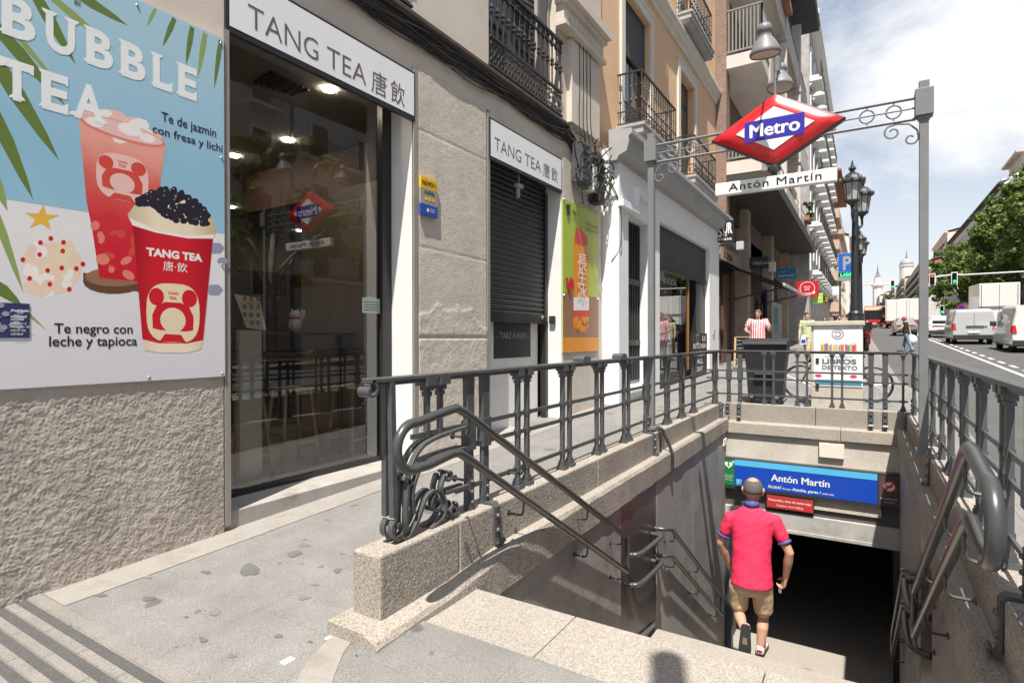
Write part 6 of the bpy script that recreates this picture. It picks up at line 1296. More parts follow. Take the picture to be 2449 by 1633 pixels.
mb.build('poster_lettering', [M('print_grey', (.22, .24, .26), .7), M('print_teal', (.10, .17, .19), .7), M('print_pink', (.6, .15, .12), .7)], t)
# wheeled bin
BXN = 11.55; bf = lambda px, py: ax(px, py, BXN); yl_, yr_ = bf(1778, 850).y, bf(1880, 850).y; zt_ = bf(1830, 826).z; zg_ = gz(BXN)
m_bin = M('bin_plastic', (.028, .03, .034), .45, n=.12, ns=5, fine=.05)
t = thing('wheeled_bin', 'dark plastic wheeled rubbish bin behind the far railing', 'bin', (BXN, (yl_ + yr_) / 2, zg_))
yc = (yl_ + yr_) / 2; mb = MB(); w0, w1 = (yl_ - yr_) / 2 * .82, (yl_ - yr_) / 2
V = []
for z, w_, d0, d1 in ((zg_ + .1, w0, .10, .52), (zg_ + .7, w0 * .5 + w1 * .5, .05, .56), (zt_ - .06, w1, .0, .6), (zt_, w1 * 1.03, -.02, .62)):
    for a, b in ((d0, -1), (d0, 1), (d1, 1), (d1, -1)): V.append((BXN + a, yc + b * w_, z))
mb.add(V, [(i * 4 + j, i * 4 + (j + 1) % 4, (i + 1) * 4 + (j + 1) % 4, (i + 1) * 4 + j) for i in range(3) for j in range(4)] + [(3, 2, 1, 0), (12, 13, 14, 15)]); mb.box((BXN - .025, yc - w1 * .5, zg_ + .55), (BXN + .05, yc + w1 * .5, zg_ + .60)); mb.build('body', m_bin, t, bevel=.02)
mb = MB(); mb.prism([(-.06, .0), (-.05, .05), (.05, .10), (.5, .13), (.68, .06), (.68, .0)], (BXN, yc + w1 * 1.06, zt_ + .005), X_, Z_, w1 * 2.12); mb.build('lid', m_bin, t, bevel=.015)
mb = MB(); 
for dz in (0,): mb.tube([(BXN + .1, yc - w1 * 1.05, zt_ + .03), (BXN + .1, yc - w1 * 1.25, zt_ + .10), (BXN + .5, yc - w1 * 1.25, zt_ + .10), (BXN + .5, yc - w1 * 1.05, zt_ + .03)], .018, 6)
mb.build('handle', m_bin, t)
for a in (-1, 1): mb = MB(); mb.lathe((BXN + .04, yc + a * w0 * .72 - .03, zg_ + .10), [(.04, 0), (.10, .0), (.10, .06), (.04, .06)], 16, 'y'); mb.build('wheel', m_black, t)
# chalk board
x = 19.2; p = gg(1757, 875); t = thing('chalkboard', 'wooden framed black chalkboard standing by the restaurant', 'chalkboard', (x, 3.5, gz(x)))
y1, y0 = x * rt(1757), x * rt(1801); z0_, z1_ = ax(1757, 874, x).z, ax(1757, 806, x).z
mb = MB()
for y in (y0, y1): mb.bar((x, y, z0_), (x + .14, y, z1_), .06, .03)
mb.bar((x + .14, y0, z1_), (x + .14, y1, z1_), .06, .03); mb.bar((x + .03, y0, z0_ + .2), (x + .03, y1, z0_ + .2), .06, .03); mb.bar((x + .3, y0, z0_), (x + .14, y0, z1_), .05, .03); mb.bar((x + .3, y1, z0_), (x + .14, y1, z1_), .05, .03); mb.build('frame', m_wood, t)
mb = MB(); mb.add([(x + .02, y1, z0_ + .2), (x + .02, y0, z0_ + .2), (x + .13, y0, z1_), (x + .13, y1, z1_)], [(0, 1, 2, 3), (3, 2, 1, 0)]); mb.build('slate', m_black, t)
mb = MB(); sl_ = (Vector((.11, 0, z1_ - z0_ - .2))).normalized()
for k, s_ in enumerate(('MENU DEL DIA', 'primero', 'segundo', 'postre')): mb.text(s_, (x + .02 + .11 * (.82 - .17 * k), y1 - .06, z0_ + .2 + (z1_ - z0_ - .2) * (.82 - .17 * k)), UC, sl_, w=(y1 - y0) * (.7 if k == 0 else .45), off=.006)
mb.build('chalk_lettering', m_louv, t)
# bicycle behind the cabinet
t = thing('bicycle', 'dark city bicycle leaning behind the poster cabinet', 'bicycle', (12.8, .5, gz(12.8)))
bx = 12.7; wy0, wy1 = bx * rt(1917), bx * rt(2086); zc = gz(bx) + .34
for y in (wy0, wy1):
    mb = MB(); mb.tube(arc((bx, y, zc), .33, 0, 360, 28, Y_, Z_), .02, 6, False); w_ = mb.build('wheel', m_black, t); mb = MB(); mb.tube(arc((bx, y, zc), .305, 0, 360, 24, Y_, Z_), .008, 5, False)
    for k in range(14): a = 2 * math.pi * k / 14; mb.tube([(bx, y, zc), (bx, y + .3 * math.cos(a), zc + .3 * math.sin(a))], .002, 3, False)
    mb.build('rim', m_steel, w_)
mb = MB(); bb = (bx, (wy0 + wy1) / 2 + .05, zc - .05); sd = (bx, (wy0 + wy1) / 2 - .18, zc + .52); hd = (bx, wy0 - .25, zc + .5)
for a, b in ((bb, sd), (bb, hd), (sd, hd), (bb, (bx, wy1, zc)), (sd, (bx, wy1, zc)), (hd, (bx, wy0, zc)), (hd, (bx, wy0 - .3, zc + .66))): mb.tube([a, b], .016, 6)
mb.build('frame', m_irondk, t)
mb = MB(); mb.tube([(bx - .28, wy0 - .25, zc + .74), (bx - .1, wy0 - .28, zc + .70), (bx + .1, wy0 - .28, zc + .70), (bx + .28, wy0 - .25, zc + .74)], .013, 6); mb.build('handlebar', m_steel, t); mb = MB(); mb.sph((bx, sd[1] - .02, sd[2] + .12), .1, 8, 6, (.7, 1.3, .35)); mb.build('saddle', m_black, t)
# motorbike
mx_, my_ = 31.3, 31.3 * rt(2074); zg_ = gz(mx_)
t = thing('motorbike', 'red and black motorbike parked beyond the poster cabinet', 'motorbike', (mx_, my_, zg_))
for dx in (-.65, .65): mb = MB(); mb.tube(arc((mx_ + dx, my_, zg_ + .3), .24, 0, 360, 20, X_, Z_), .07, 8, False); mb.lathe((mx_ + dx, my_ - .03, zg_ + .3), [(.14, 0), (.14, .06)], 10, 'y'); mb.build('wheel', m_black, t)
mb = MB(); mb.tube([(mx_ - .85, my_, zg_ + .85), (mx_ - .5, my_, zg_ + .85), (mx_, my_, zg_ + .75), (mx_ + .5, my_, zg_ + .95), (mx_ + .7, my_, zg_ + .7)], [.10, .16, .13, .2, .1], 10); mb.box((mx_ - .35, my_ - .14, zg_ + .3), (mx_ + .3, my_ + .14, zg_ + .7)); mb.build('body', m_red, t, smooth=False)
mb = MB(); mb.tube([(mx_ + .55, my_ - .38, zg_ + 1.08), (mx_ + .5, my_, zg_ + 1.05), (mx_ + .55, my_ + .38, zg_ + 1.08)], .02, 6); mb.tube([(mx_ + .5, my_, zg_ + 1.05), (mx_ + .65, my_, zg_ + .3)], .04, 6); mb.box((mx_ - .95, my_ - .2, zg_ + .95), (mx_ - .6, my_ + .2, zg_ + 1.3)); mb.sph((mx_ - .2, my_, zg_ + .92), .18, 8, 5, (2, .9, .5)); mb.build('handlebar', m_black, t)
# parking sign with led board
xq = 36.0; a = pv(2004, 606, xq); b = pv(2054, 670, xq)
t = thing('parking_sign', 'blue parking sign with a green lit free spaces board', 'sign', (xq, (a.y + b.y) / 2, gz(xq)))
mb = MB(); mb.box((xq, b.y, b.z), (xq + .18, a.y, a.z)); mb.build('case', M('case_grey', (.25, .29, .33), .4), t)
w_ = a.y - b.y; hh_ = a.z - b.z; O = lambda u_, v_, d=.004: Vector((xq - d, a.y - u_ * w_, b.z + v_ * hh_))
mb = MB(); mb.flat([(0, 0), (w_ * .94, 0), (w_ * .94, hh_ * .64), (0, hh_ * .64)], O(.03, .33), UC, VC); mb.build('blue_panel', M('parking_blue', (.01, .12, .55), .3), t)
mb = MB(); mb.text('P', O(.24, .40, .008), UC, VC, w=w_ * .4, h=hh_ * .48, bold=.03); mb.build('lettering', m_louv, t)
mb = MB(); mb.flat([(0, 0), (w_ * .94, 0), (w_ * .94, hh_ * .16), (0, hh_ * .16)], O(.03, .14), UC, VC); mb.build('led_board', m_black, t)
mb = MB(); mb.text('LIBRE', O(.12, .165, .010), UC, VC, w=w_ * .80, h=hh_ * .10, bold=.03); mb.build('led_lettering', emis('led_green', (.02, 1, .22), 2.2), t)
mb = MB(); mb.bar((xq + .09, a.y - .1, b.z + .2), (xq + .09, a.y - .1, gz(xq)), .09); mb.build('post', m_irondk, t)
# traffic lights
m_tlg = emis('green_light', (.02, 1, .4), 2.5); m_tlr = emis('red_light', (1, .05, .03), 2.5)
def signal(root, x, y, z, lit, s=1.0):
    mb = MB(); mb.box((x, y - .17 * s, z - .5 * s), (x + .18, y + .17 * s, z + .5 * s)); mb.build('head', m_black, root, bevel=.02); mb = MB(); mb.box((x + .1, y - .24 * s, z - .58 * s), (x + .13, y + .24 * s, z + .58 * s)); mb.build('backboard', m_white, root)
    mb = MB()
    for k in (-1, 0, 1): mb.lathe((x - .1, y, z + k * .31 * s), [(.13 * s, 0), (.13 * s, .1)], 12, 'x', False)
    mb.build('visor', m_black, root); mb = MB(); mb.lathe((x - .02, y, z + (.31 if lit == 'r' else -.31) * s), [(.115 * s, 0), (.115 * s, .02)], 12, 'x'); mb.build('lamp', m_tlr if lit == 'r' else m_tlg, root)
xt = 57.0; a = pv(2230, 668, xt); b = pv(2283, 665, xt); e = pv(2305, 660, xt)
t = thing('traffic_light', 'overhead traffic light arm with one red and one green head', 'traffic light', (xt, -11.8, gz(xt)))
signal(t, xt, a.y, a.z, 'r', .85); signal(t, xt, b.y, b.z, 'g', .85)
mb = MB(); mb.tube([(xt + .2, a.y + .2, a.z + .15), (xt + .2, b.y, b.z + .3), (xt + .2, e.y, e.z + .1), (xt + .2, -11.6, e.z + .15), (xt + .2, -11.9, e.z - .4), (xt + .2, -11.9, gz(xt))], .06, 8); mb.build('arm', M('signal_post', (.6, .6, .6), .5), t)
xt = 118.0; a = pv(2135, 680, xt); t = thing('traffic_light', 'white backed overhead signal far up the road', 'traffic light', (xt, a.y, gz(xt)))
signal(t, xt, a.y, a.z, 'g', 1.3); mb = MB(); mb.tube([(xt + .2, a.y, a.z), (xt + .2, a.y + 7, a.z + .3), (xt + .2, a.y + 7.3, a.z - .5), (xt + .2, a.y + 7.3, gz(xt))], .07, 8); mb.build('arm', m_tlg if False else bpy.data.materials['signal_post'], t)
for px, py, x, lab in ((2253, 747, 75, 'low green traffic light at the kerb beneath the trees'), (2130, 746, 108, 'far green traffic light on a low post by the white lorry')):
    a = pv(px, py, x); t = thing('traffic_light', lab, 'traffic light', (x, a.y, gz(x))); signal(t, x, a.y, a.z + .3, 'g', .8); mb = MB(); mb.tube([(x + .1, a.y, a.z), (x + .1, a.y, gz(x))], .06, 8); mb.build('post', m_irondk, t)
# no-parking sign under the trees, litter
x = 62; a = pv(2299, 742, x); t = thing('road_sign', 'round blue and red no parking sign under the trees', 'road sign', (x, a.y, gz(x))); mb = MB(); mb.tube([(x + .05, a.y, gz(x)), (x + .05, a.y, a.z + .6)], .04, 6); mb.build('post', m_post, t); mb = MB(); mb.mat(0); mb.lathe((x, a.y, a.z + .2), [(.3, 0), (.3, .03)], 20, 'x'); mb.mat(1); mb.ell((x - .004, a.y, a.z + .2), .23, .23, UC, VC, .001); mb.build('disc', [m_red, m_blue], t)
for (px, py, s_, lab) in ((688, 1580, .06, 'white paper scrap on the pavement near the stair corner'), (786, 1525, .035, 'tiny white litter scrap beside the granite stair corner')):
    p = gg(px, py); mb = MB(); mb.box((p.x - s_ / 2, p.y - s_ / 3, p.z), (p.x + s_ / 2, p.y + s_ / 3, p.z + .004)); o = single(mb, 'litter', m_white, lab, 'litter')
# ================================================================== vehicles
m_tyre = M('tyre', (.02, .02, .02), .8); m_rim = M('wheel_rim', (.35, .36, .37), .35, metal=.7); m_tail = M('tail_light', (.55, .02, .02), .2, coat=.5); m_bump = M('bumper', (.035, .036, .038), .5); m_plate = M('plate', (.75, .75, .72), .5); m_carg = M('car_glass', (.015, .018, .02), .06, n=0)
def paint(nm, c, r=.28): return M(nm, c, r, n=.02, coat=.7)
def loft(mb, secs, n_side=5):
    """secs: (x, z_floor, z_belt, z_roof, w_floor, w_belt, w_roof)"""
    V = []; k = 0
    for x, zf, zb, zr, wf, wb, wr in secs:
        r = min(.14, (zr - zb) * .5 + .02)
        half = [(0, zf), (wf, zf), (wf + (wb - wf) * .6, zf + (zb - zf) * .4), (wb, zb), (wr, zr - r), (wr - r * .3, zr - r * .3), (wr - r, zr), (0, zr)]
        ringp = half + [(-a, b) for a, b in half[-2:0:-1]]
        k = len(ringp); V += [(x, a, b) for a, b in ringp]
    m_ = len(secs); F = [(i * k + j, (i + 1) * k + j, (i + 1) * k + (j + 1) % k, i * k + (j + 1) % k) for i in range(m_ - 1) for j in range(k)]
    F += [tuple(range(k)), tuple((m_ - 1) * k + j for j in range(k - 1, -1, -1))]
    mb.add(V, F)
def wheels(root, xs, w, r=.33):
    for x in xs:
        for s in (-1, 1):
            mb = MB(); mb.lathe((x, s * (w - .2) - .1, r), [(r * .6, 0), (r * .93, 0), (r, .03), (r, .17), (r * .93, .2), (r * .6, .2)], 20, 'y'); wh = mb.build('wheel', m_tyre, root)
            mb = MB(); mb.lathe((x, s * (w - .1) - .01, r), [(.04, -.01 if s < 0 else .02), (r * .6, 0), (r * .62, .01)], 14, 'y'); mb.build('rim', m_rim, wh)
def place(t, x, y, rz=0): t.location = (x, y, gz(x) - .127); t.rotation_euler = (0, -math.atan(GB), rz) if rz == 0 else (0, math.atan(GB), rz)
def van(label, x, y, pm, W=1.86, H=1.92, L=4.75, win=False):
    t = thing('van', label, 'van', (0, 0, 0), 'vans on the road'); w = W / 2
    mb = MB(); loft(mb, [(0, .34, 1.0, H - .12, w * .90, w * .95, w * .80), (.06, .30, 1.0, H - .03, w * .95, w * .99, w * .83), (.5, .28, 1.02, H, w * .97, w, w * .85), (2.9, .28, 1.02, H + .01, w * .97, w, w * .84), (3.3, .28, 1.02, H - .1, w * .97, w, w * .80), (3.95, .28, 1.05, 1.28, w * .97, w * .98, w * .78), (4.5, .3, .95, 1.08, w * .95, w * .93, w * .7), (L, .36, .75, .85, w * .82, w * .8, w * .6)]); b = mb.build('body', pm, t, smooth=False, bevel=.02)
    mb = MB(); mb.box((-.06, -w * .93, .30), (.12, w * .93, .56)); mb.box((.10, -w * 1.005, .28), (L - .5, w * 1.005, .36)); mb.build('bumper', m_bump, t, bevel=.03)
    mb = MB(); mb.box((-.05, -w * .45, 1.0), (-.005, w * .35, 1.06)); mb.cbox((-.02, -w * .52, 1.02), (.04, .1, .04)); mb.build('handle', m_bump, t)
    mb = MB(); mb.box((-.02, -.006, .56), (.0, .006, H - .25)); mb.build('door_gap', m_bump, t)
    if win: mb = MB(); mb.box((-.012, -w * .72, 1.18), (.02, w * .72, 1.62)); mb.build('rear_window', m_carg, t)
    for s in (-1, 1):
        mb = MB(); mb.add([(-.03, s * w * .80, .86), (-.03, s * w * .955, .86), (.06, s * w * 1.005, .86), (.06, s * w * 1.0, 1.16), (-.02, s * w * .95, 1.2), (-.01, s * w * .84, 1.2)], [(0, 1, 4, 5), (1, 2, 3, 4), (5, 4, 1, 0), (4, 3, 2, 1)]); mb.build('tail_light', m_tail, t)
        mb = MB(); mb.prism([(2.55, 1.08), (3.75, 1.1), (3.3, H - .32), (2.55, H - .26)], (0, s * w * .95, 0), X_, Z_, -s * .02 if s < 0 else .02); mb.build('side_window', m_carg, t)
        mb = MB(); mb.box((3.35, s * w * 1.0, 1.12), (3.5, s * (w + .22), 1.36)); mb.build('mirror', m_bump, t, bevel=.03)
    mb = MB(); mb.add([(3.32, -w * .74, H - .14), (3.32, w * .74, H - .14), (3.97, w * .78, 1.32), (3.97, -w * .78, 1.32)], [(0, 1, 2, 3)]); mb.build('windscreen', m_carg, t)
    mb = MB(); mb.box((-.07, -.26, .66), (-.055, .26, .78)); mb.build('number_plate', m_plate, t)
    wheels(t, (.85, 3.75), w); place(t, x, y); return t
m_vsil = paint('silver_paint', (.50, .51, .53), .3); m_vwhite = paint('white_car_paint', (.78, .78, .76)); m_vdark = paint('dark_car_paint', (.03, .032, .036)); m_vgrey = paint('grey_car_paint', (.22, .225, .23))
van('silver grey panel van in the middle of the traffic', 41.0, -5.15, m_vsil, W=2.0, H=2.0)
van('white panel van at the right edge of the road', 32.6, -6.35, m_vwhite, W=2.0, H=2.08)
def car(label, x, y, pm, W=1.82, H=1.56, L=4.3, rz=0, nm='car'):
    t = thing(nm, label, 'car', (0, 0, 0), 'cars on the road'); w = W / 2
    mb = MB(); loft(mb, [(0, .42, .85, .95, w * .82, w * .86, w * .72), (.1, .3, .92, 1.06, w * .92, w * .97, w * .8), (.45, .25, .95, H - .16, w * .96, w, w * .66), (.9, .22, .95, H - .02, w * .97, w, w * .68), (1.9, .22, .93, H, w * .97, w, w * .70), (2.5, .22, .93, H - .12, w * .97, w, w * .68), (3.2, .22, .93, 1.0, w * .97, w * .99, w * .72), (4.0, .25, .78, .88, w * .93, w * .92, w * .66), (L, .34, .62, .70, w * .8, w * .78, w * .5)]); mb.build('body', pm, t, smooth=False, bevel=.025)
    mb = MB(); mb.add([(.065, -w * .66, 1.03), (.065, w * .66, 1.03), (.42, w * .58, H - .2), (.42, -w * .58, H - .2)], [(0, 1, 2, 3), (3, 2, 1, 0)]); mb.build('rear_window', m_carg, t)
    mb = MB(); mb.box((-.05, -w * .86, .32), (.1, w * .86, .56)); mb.build('bumper', m_bump, t, bevel=.03)
    mb = MB(); mb.box((-.03, -w * .6, .86), (.02, w * .6, .92)); mb.build('light_bar', m_tail, t)
    for s in (-1, 1):
        mb = MB(); mb.add([(-.02, s * w * .55, .80), (.06, s * w * .96, .80), (.08, s * w * .97, .98), (0, s * w * .6, .95)], [(0, 1, 2, 3), (3, 2, 1, 0)]); mb.build('tail_light', m_tail, t)
        mb = MB(); mb.prism([(.6, 1.0), (2.95, .98), (2.4, H - .2), (.95, H - .16)], (0, s * w * .88, 0), X_, Z_, -s * .03 if s < 0 else .03); mb.build('side_window', m_carg, t)
        mb = MB(); mb.box((2.75, s * w, .95), (2.9, s * (w + .18), 1.1)); mb.build('mirror', m_bump, t, bevel=.03)
    mb = MB(); mb.add([(2.54, -w * .62, H - .14), (2.54, w * .62, H - .14), (3.18, w * .70, 1.03), (3.18, -w * .7, 1.03)], [(0, 1, 2, 3)]); mb.build('windscreen', m_carg, t)
    mb = MB(); mb.box((-.06, -.26, .62), (-.045, .26, .74)); mb.build('number_plate', m_plate, t)
    wheels(t, (.8, 3.4), w, .34); place(t, x, y, rz); return t
car('white car with a dark rear window beside the silver van', 52.5, -4.75, m_vwhite, H=1.62)
car('dark grey car behind the crossing woman', 57.0, -2.75, m_vgrey, H=1.5)
car('black car waiting under the trees past the white car', 78, -7.5, m_vdark); car('white taxi far up the road by the kerb', 92, -8.6, m_vwhite); car('grey car ahead of the white car far up the road', 70.0, -6.1, m_vgrey, H=1.5)
def lorry(label, x, y, W, H, L, pm, bump=None, grp='lorries on the road'):
    t = thing('lorry', label, 'lorry', (0, 0, 0), grp); w = W / 2
    mb = MB(); mb.box((0, -w, .95), (L - 2.0, w, H)); mb.build('cargo_box', pm, t, bevel=.04)
    mb = MB(); mb.box((-.01, -.012, 1.0), (0, .012, H - .08)); mb.box((-.012, -w * .9, 1.0), (0, -w * .87, H - .1)); mb.box((-.012, w * .87, 1.0), (0, w * .9, H - .1)); mb.build('door_seam', m_bump, t)
    mb = MB(); loft(mb, [(L - 1.9, .5, 1.5, H * .82, w * .92, w * .94, w * .85), (L - .9, .5, 1.5, H * .80, w * .92, w * .94, w * .82), (L - .35, .5, 1.3, 1.7, w * .92, w * .92, w * .84), (L, .5, 1.0, 1.25, w * .88, w * .86, w * .8)]); mb.build('cab', pm, t)
    mb = MB(); mb.box((0, -w * .9, .55), (L - .3, w * .9, .95)); mb.build('chassis', m_bump, t)
    for s in (-1, 1): mb = MB(); mb.box((-.03, s * w * .95, .7), (.03, s * w * .7, .88)); mb.build('tail_light', m_tail, t)
    wheels(t, (1.2, L - 1.1), w * .95, .42); place(t, x, y); return t
lorry('tall white box lorry with a yellow roof sign behind the vans', 58.5, -8.9, 2.5, 4.1, 7.5, m_vwhite)
t = thing('roof_sign', 'yellow sign board standing on the lorry roof', 'sign', (58.6, -8.9, 6)); a = pv(2341, 719, 58.7); b = pv(2373, 711, 58.7); mb = MB(); mb.box((58.7, b.y, a.z - .35), (58.9, a.y, b.z)); mb.build('board', M('taxi_yellow', (.75, .55, .02), .5), t)
lorry('white box lorry in the far left lane', 88.0, -3.3, 2.4, 3.7, 6.5, m_vwhite); lorry('white refrigerated lorry ahead of the far box lorry', 98, -5.2, 2.4, 4.0, 7, m_vwhite)
# bus coming down
t = thing('bus', 'red and white city bus coming down the street', 'bus', (0, 0, 0)); w = 1.27
mb = MB(); loft(mb, [(0, .35, 1.2, 3.0, w, w, w * .96), (.3, .3, 1.2, 3.15, w, w, w * .96), (11.6, .3, 1.2, 3.15, w, w, w * .96), (12, .35, 1.2, 3.05, w * .96, w * .98, w * .94)]); mb.build('body', paint('bus_red', (.55, .02, .03)), t, bevel=.04)
mb = MB(); mb.box((11.9, -w * .9, 1.15), (12.03, w * .9, 2.45)); mb.build('windscreen', m_carg, t); mb = MB(); mb.box((11.9, -w * .92, 2.5), (12.02, w * .92, 3.0)); mb.build('destination_board', M('bus_cream', (.75, .62, .42), .5), t); mb = MB(); mb.box((.5, -w - .01, 1.3), (11.2, w + .01, 2.6)); mb.build('side_window', m_carg, t)
for s in (-1, 1): mb = MB(); mb.box((12.0, s * w * .9, .7), (12.05, s * w * .55, .88)); mb.build('headlight', m_white, t)
mb = MB(); mb.box((11.95, -.3, .45), (12.06, .3, .57)); mb.build('number_plate', m_plate, t)
wheels(t, (2.5, 9.2), w, .48); place(t, 112.5, -.95, math.pi)
# ================================================================== trees
def leafmat(nm, c):
    ma = bpy.data.materials.new(nm); ma.use_nodes = True; tt = ma.node_tree; P = tt.nodes['Principled BSDF']; P.inputs['Roughness'].default_value = .55
    oi = tt.nodes.new('ShaderNodeTexCoord'); q = tt.nodes.new('ShaderNodeTexNoise'); q.inputs['Scale'].default_value = .9; q.inputs['Detail'].default_value = 3; tt.links.new(oi.outputs['Object'], q.inputs['Vector'])
    rp = tt.nodes.new('ShaderNodeValToRGB'); rp.color_ramp.elements[0].position = .35; rp.color_ramp.elements[0].color = (c[0] * .55, c[1] * .6, c[2] * .6, 1); rp.color_ramp.elements[1].position = .68; rp.color_ramp.elements[1].color = (c[0] * 1.5, c[1] * 1.35, c[2] * 1.1, 1)
    tr = tt.nodes.new('ShaderNodeBsdfTranslucent'); mxs = tt.nodes.new('ShaderNodeMixShader'); mxs.inputs[0].default_value = .32; o_ = tt.nodes['Material Output']
    tt.links.new(q.outputs[0], rp.inputs[0]); tt.links.new(rp.outputs[0], P.inputs['Base Color']); tt.links.new(rp.outputs[0], tr.inputs[0]); tt.links.new(P.outputs[0], mxs.inputs[1]); tt.links.new(tr.outputs[0], mxs.inputs[2]); tt.links.new(mxs.outputs[0], o_.inputs[0]); return ma
m_leaf = leafmat('plane_leaf', (.115, .185, .035)); m_leaf2 = leafmat('hedge_leaf', (.06, .11, .03)); m_bark = M('bark', (.22, .19, .14), .9, n=.3, ns=5, dirt=(.36, .33, .26), ds=2.5, ramp=(.5, .6))
def crown(center, rad, nclump, nleaf, size, seed, mat, root, flat=.85):
    rr = random.Random(seed); mb = MB(); c = Vector(center)
    for k in range(nclump):
        a = rr.uniform(0, 2 * math.pi); u = rr.uniform(-.85, 1); s = math.sqrt(max(0, 1 - u * u)); f = rr.uniform(.55, 1.05)
        cc = c + Vector((rad[0] * s * math.cos(a) * f, rad[1] * s * math.sin(a) * f, rad[2] * u * f)); cr_ = rr.uniform(.11, .22) * sum(rad) / 3
        for j in range(nleaf):
            d = Vector((rr.gauss(0, 1), rr.gauss(0, 1), rr.gauss(0, 1))).normalized() * cr_ * rr.uniform(.5, 1.0); d.z *= .75; p = cc + d
            nrm = (d.normalized() + Vector((rr.uniform(-.7, .7), rr.uniform(-.7, .7), rr.uniform(-.1, .9)))).normalized(); e1 = nrm.orthogonal().normalized(); e1.rotate(Matrix.Rotation(rr.uniform(0, 6.28), 3, nrm)); e2 = nrm.cross(e1); L_ = size * rr.uniform(.6, 1.3)
            mb.add([p - e1 * L_ * .5, p + e2 * L_ * .38 + nrm * L_ * .06, p + e1 * L_ * .55, p - e2 * L_ * .38 + nrm * L_ * .06], [(0, 1, 2, 3)])
    return mb.build('crown', mat, root)
def tree(name, label, x, y, H, rad, hc, seed, ncl=70, nl=85, size=.36, group='plane trees across the road'):
    t = thing(name, label, 'tree', (x, y, gz(x)), group); rr = random.Random(seed + 50); z = gz(x); c = Vector((x, y, z + hc)); mb = MB()
    mb.tube([(x, y, z), (x + .05, y, z + 1.5), (x - .05, y + .1, z + hc * .55), (x + .1, y, z + hc * .9)], [.28, .22, .18, .10], 9)
    for k in range(7): a = 2 * math.pi * k / 7 + rr.uniform(-.3, .3); mb.tube(bez([(x, y + .05, z + hc * rr.uniform(.4, .6)), (x + rad[0] * .3 * math.cos(a), y + rad[1] * .3 * math.sin(a), z + hc * .8), (x + rad[0] * .7 * math.cos(a), y + rad[1] * .7 * math.sin(a), z + hc + rad[2] * rr.uniform(-.1, .5))], 4), [.10 - .009 * i for i in range(9)], 6)
    mb.build('trunk', m_bark, t, smooth=True); crown(c, rad, ncl, nl, size, seed, m_leaf, t); return t
def tz(px, py, x): return ax(px, py, x).z
tree('plane_tree', 'big green plane tree at the right edge of the picture across the road', 66, -12.9, 13, (6.0, 3.6, 5.6), 9.2, 1, 120, 120)
tree('plane_tree', 'tall plane tree second from the right across the road', 80, -13.4, 13, (5.6, 3.6, 5.8), 9.4, 2, 105, 115)
tree('plane_tree', 'plane tree behind the red traffic signal head', 93, -12.6, 11, (5.6, 3.8, 5.2), 7.6, 3, 95, 105)
tree('plane_tree', 'plane tree left of the signal arm, partly hidden by the right post', 107, -12.0, 10, (5, 4.2, 5.0), 7.0, 4, 85, 95)
tree('plane_tree', 'far plane tree peeping past the left side of the right sign post', 124, -11.5, 9, (4.5, 3.6, 4.2), 6.6, 5, 50, 70)
for k, x in enumerate((16, 29, 43)): tree('plane_tree', ('plane tree opposite the shop seen only in the glass', 'plane tree across the road level with the bin', 'plane tree across the road just out of view beyond the white van')[k], x, -13.0, 10, (4.2, 3.2, 3.8), 6.4, 20 + k, 45, 70, .36)
# clipped shrubs at the head of the central reserve
for k, (px, py, x, r_) in enumerate(((2124, 760, 92, 1.5), (2133, 768, 90, 1.0))):
    p = pv(px, py, x); t = thing('shrub', ('green shrub on the central reserve beside the bus', 'low shrub in front of the reserve')[k], 'shrub', (x, p.y, gz(x)), 'shrubs beside the bus'); crown((x, p.y, gz(x) + 2.0 - k * .6), (1.6, 1.2, 2.2 - k * .7), 26, 50, .3, 40 + k, m_leaf2, t); mb = MB(); mb.tube([(x, p.y, gz(x) - .1), (x, p.y, gz(x) + 2)], .09, 6); mb.build('stem', m_bark, t)
# pots of greenery on the concrete balconies
for k, (x, z, lab) in enumerate(((25.6, 15.0, 'trailing green plants on the upper concrete balcony'), (30.3, 11.6, 'green plants hanging over the middle concrete balcony'), (35.5, 8.0, 'small plants on the lower concrete balcony end'))):
    t = thing('balcony_plants', lab, 'plants', (x, 2.8, z)); crown((x, 2.75, z + .55), (.9, .25, .55), 16, 40, .16, 60 + k, m_leaf2, t); mb = MB(); mb.box((x - .8, 2.62, z + .0), (x + .8, 2.86, z + .25)); mb.build('planter', m_tile, t)
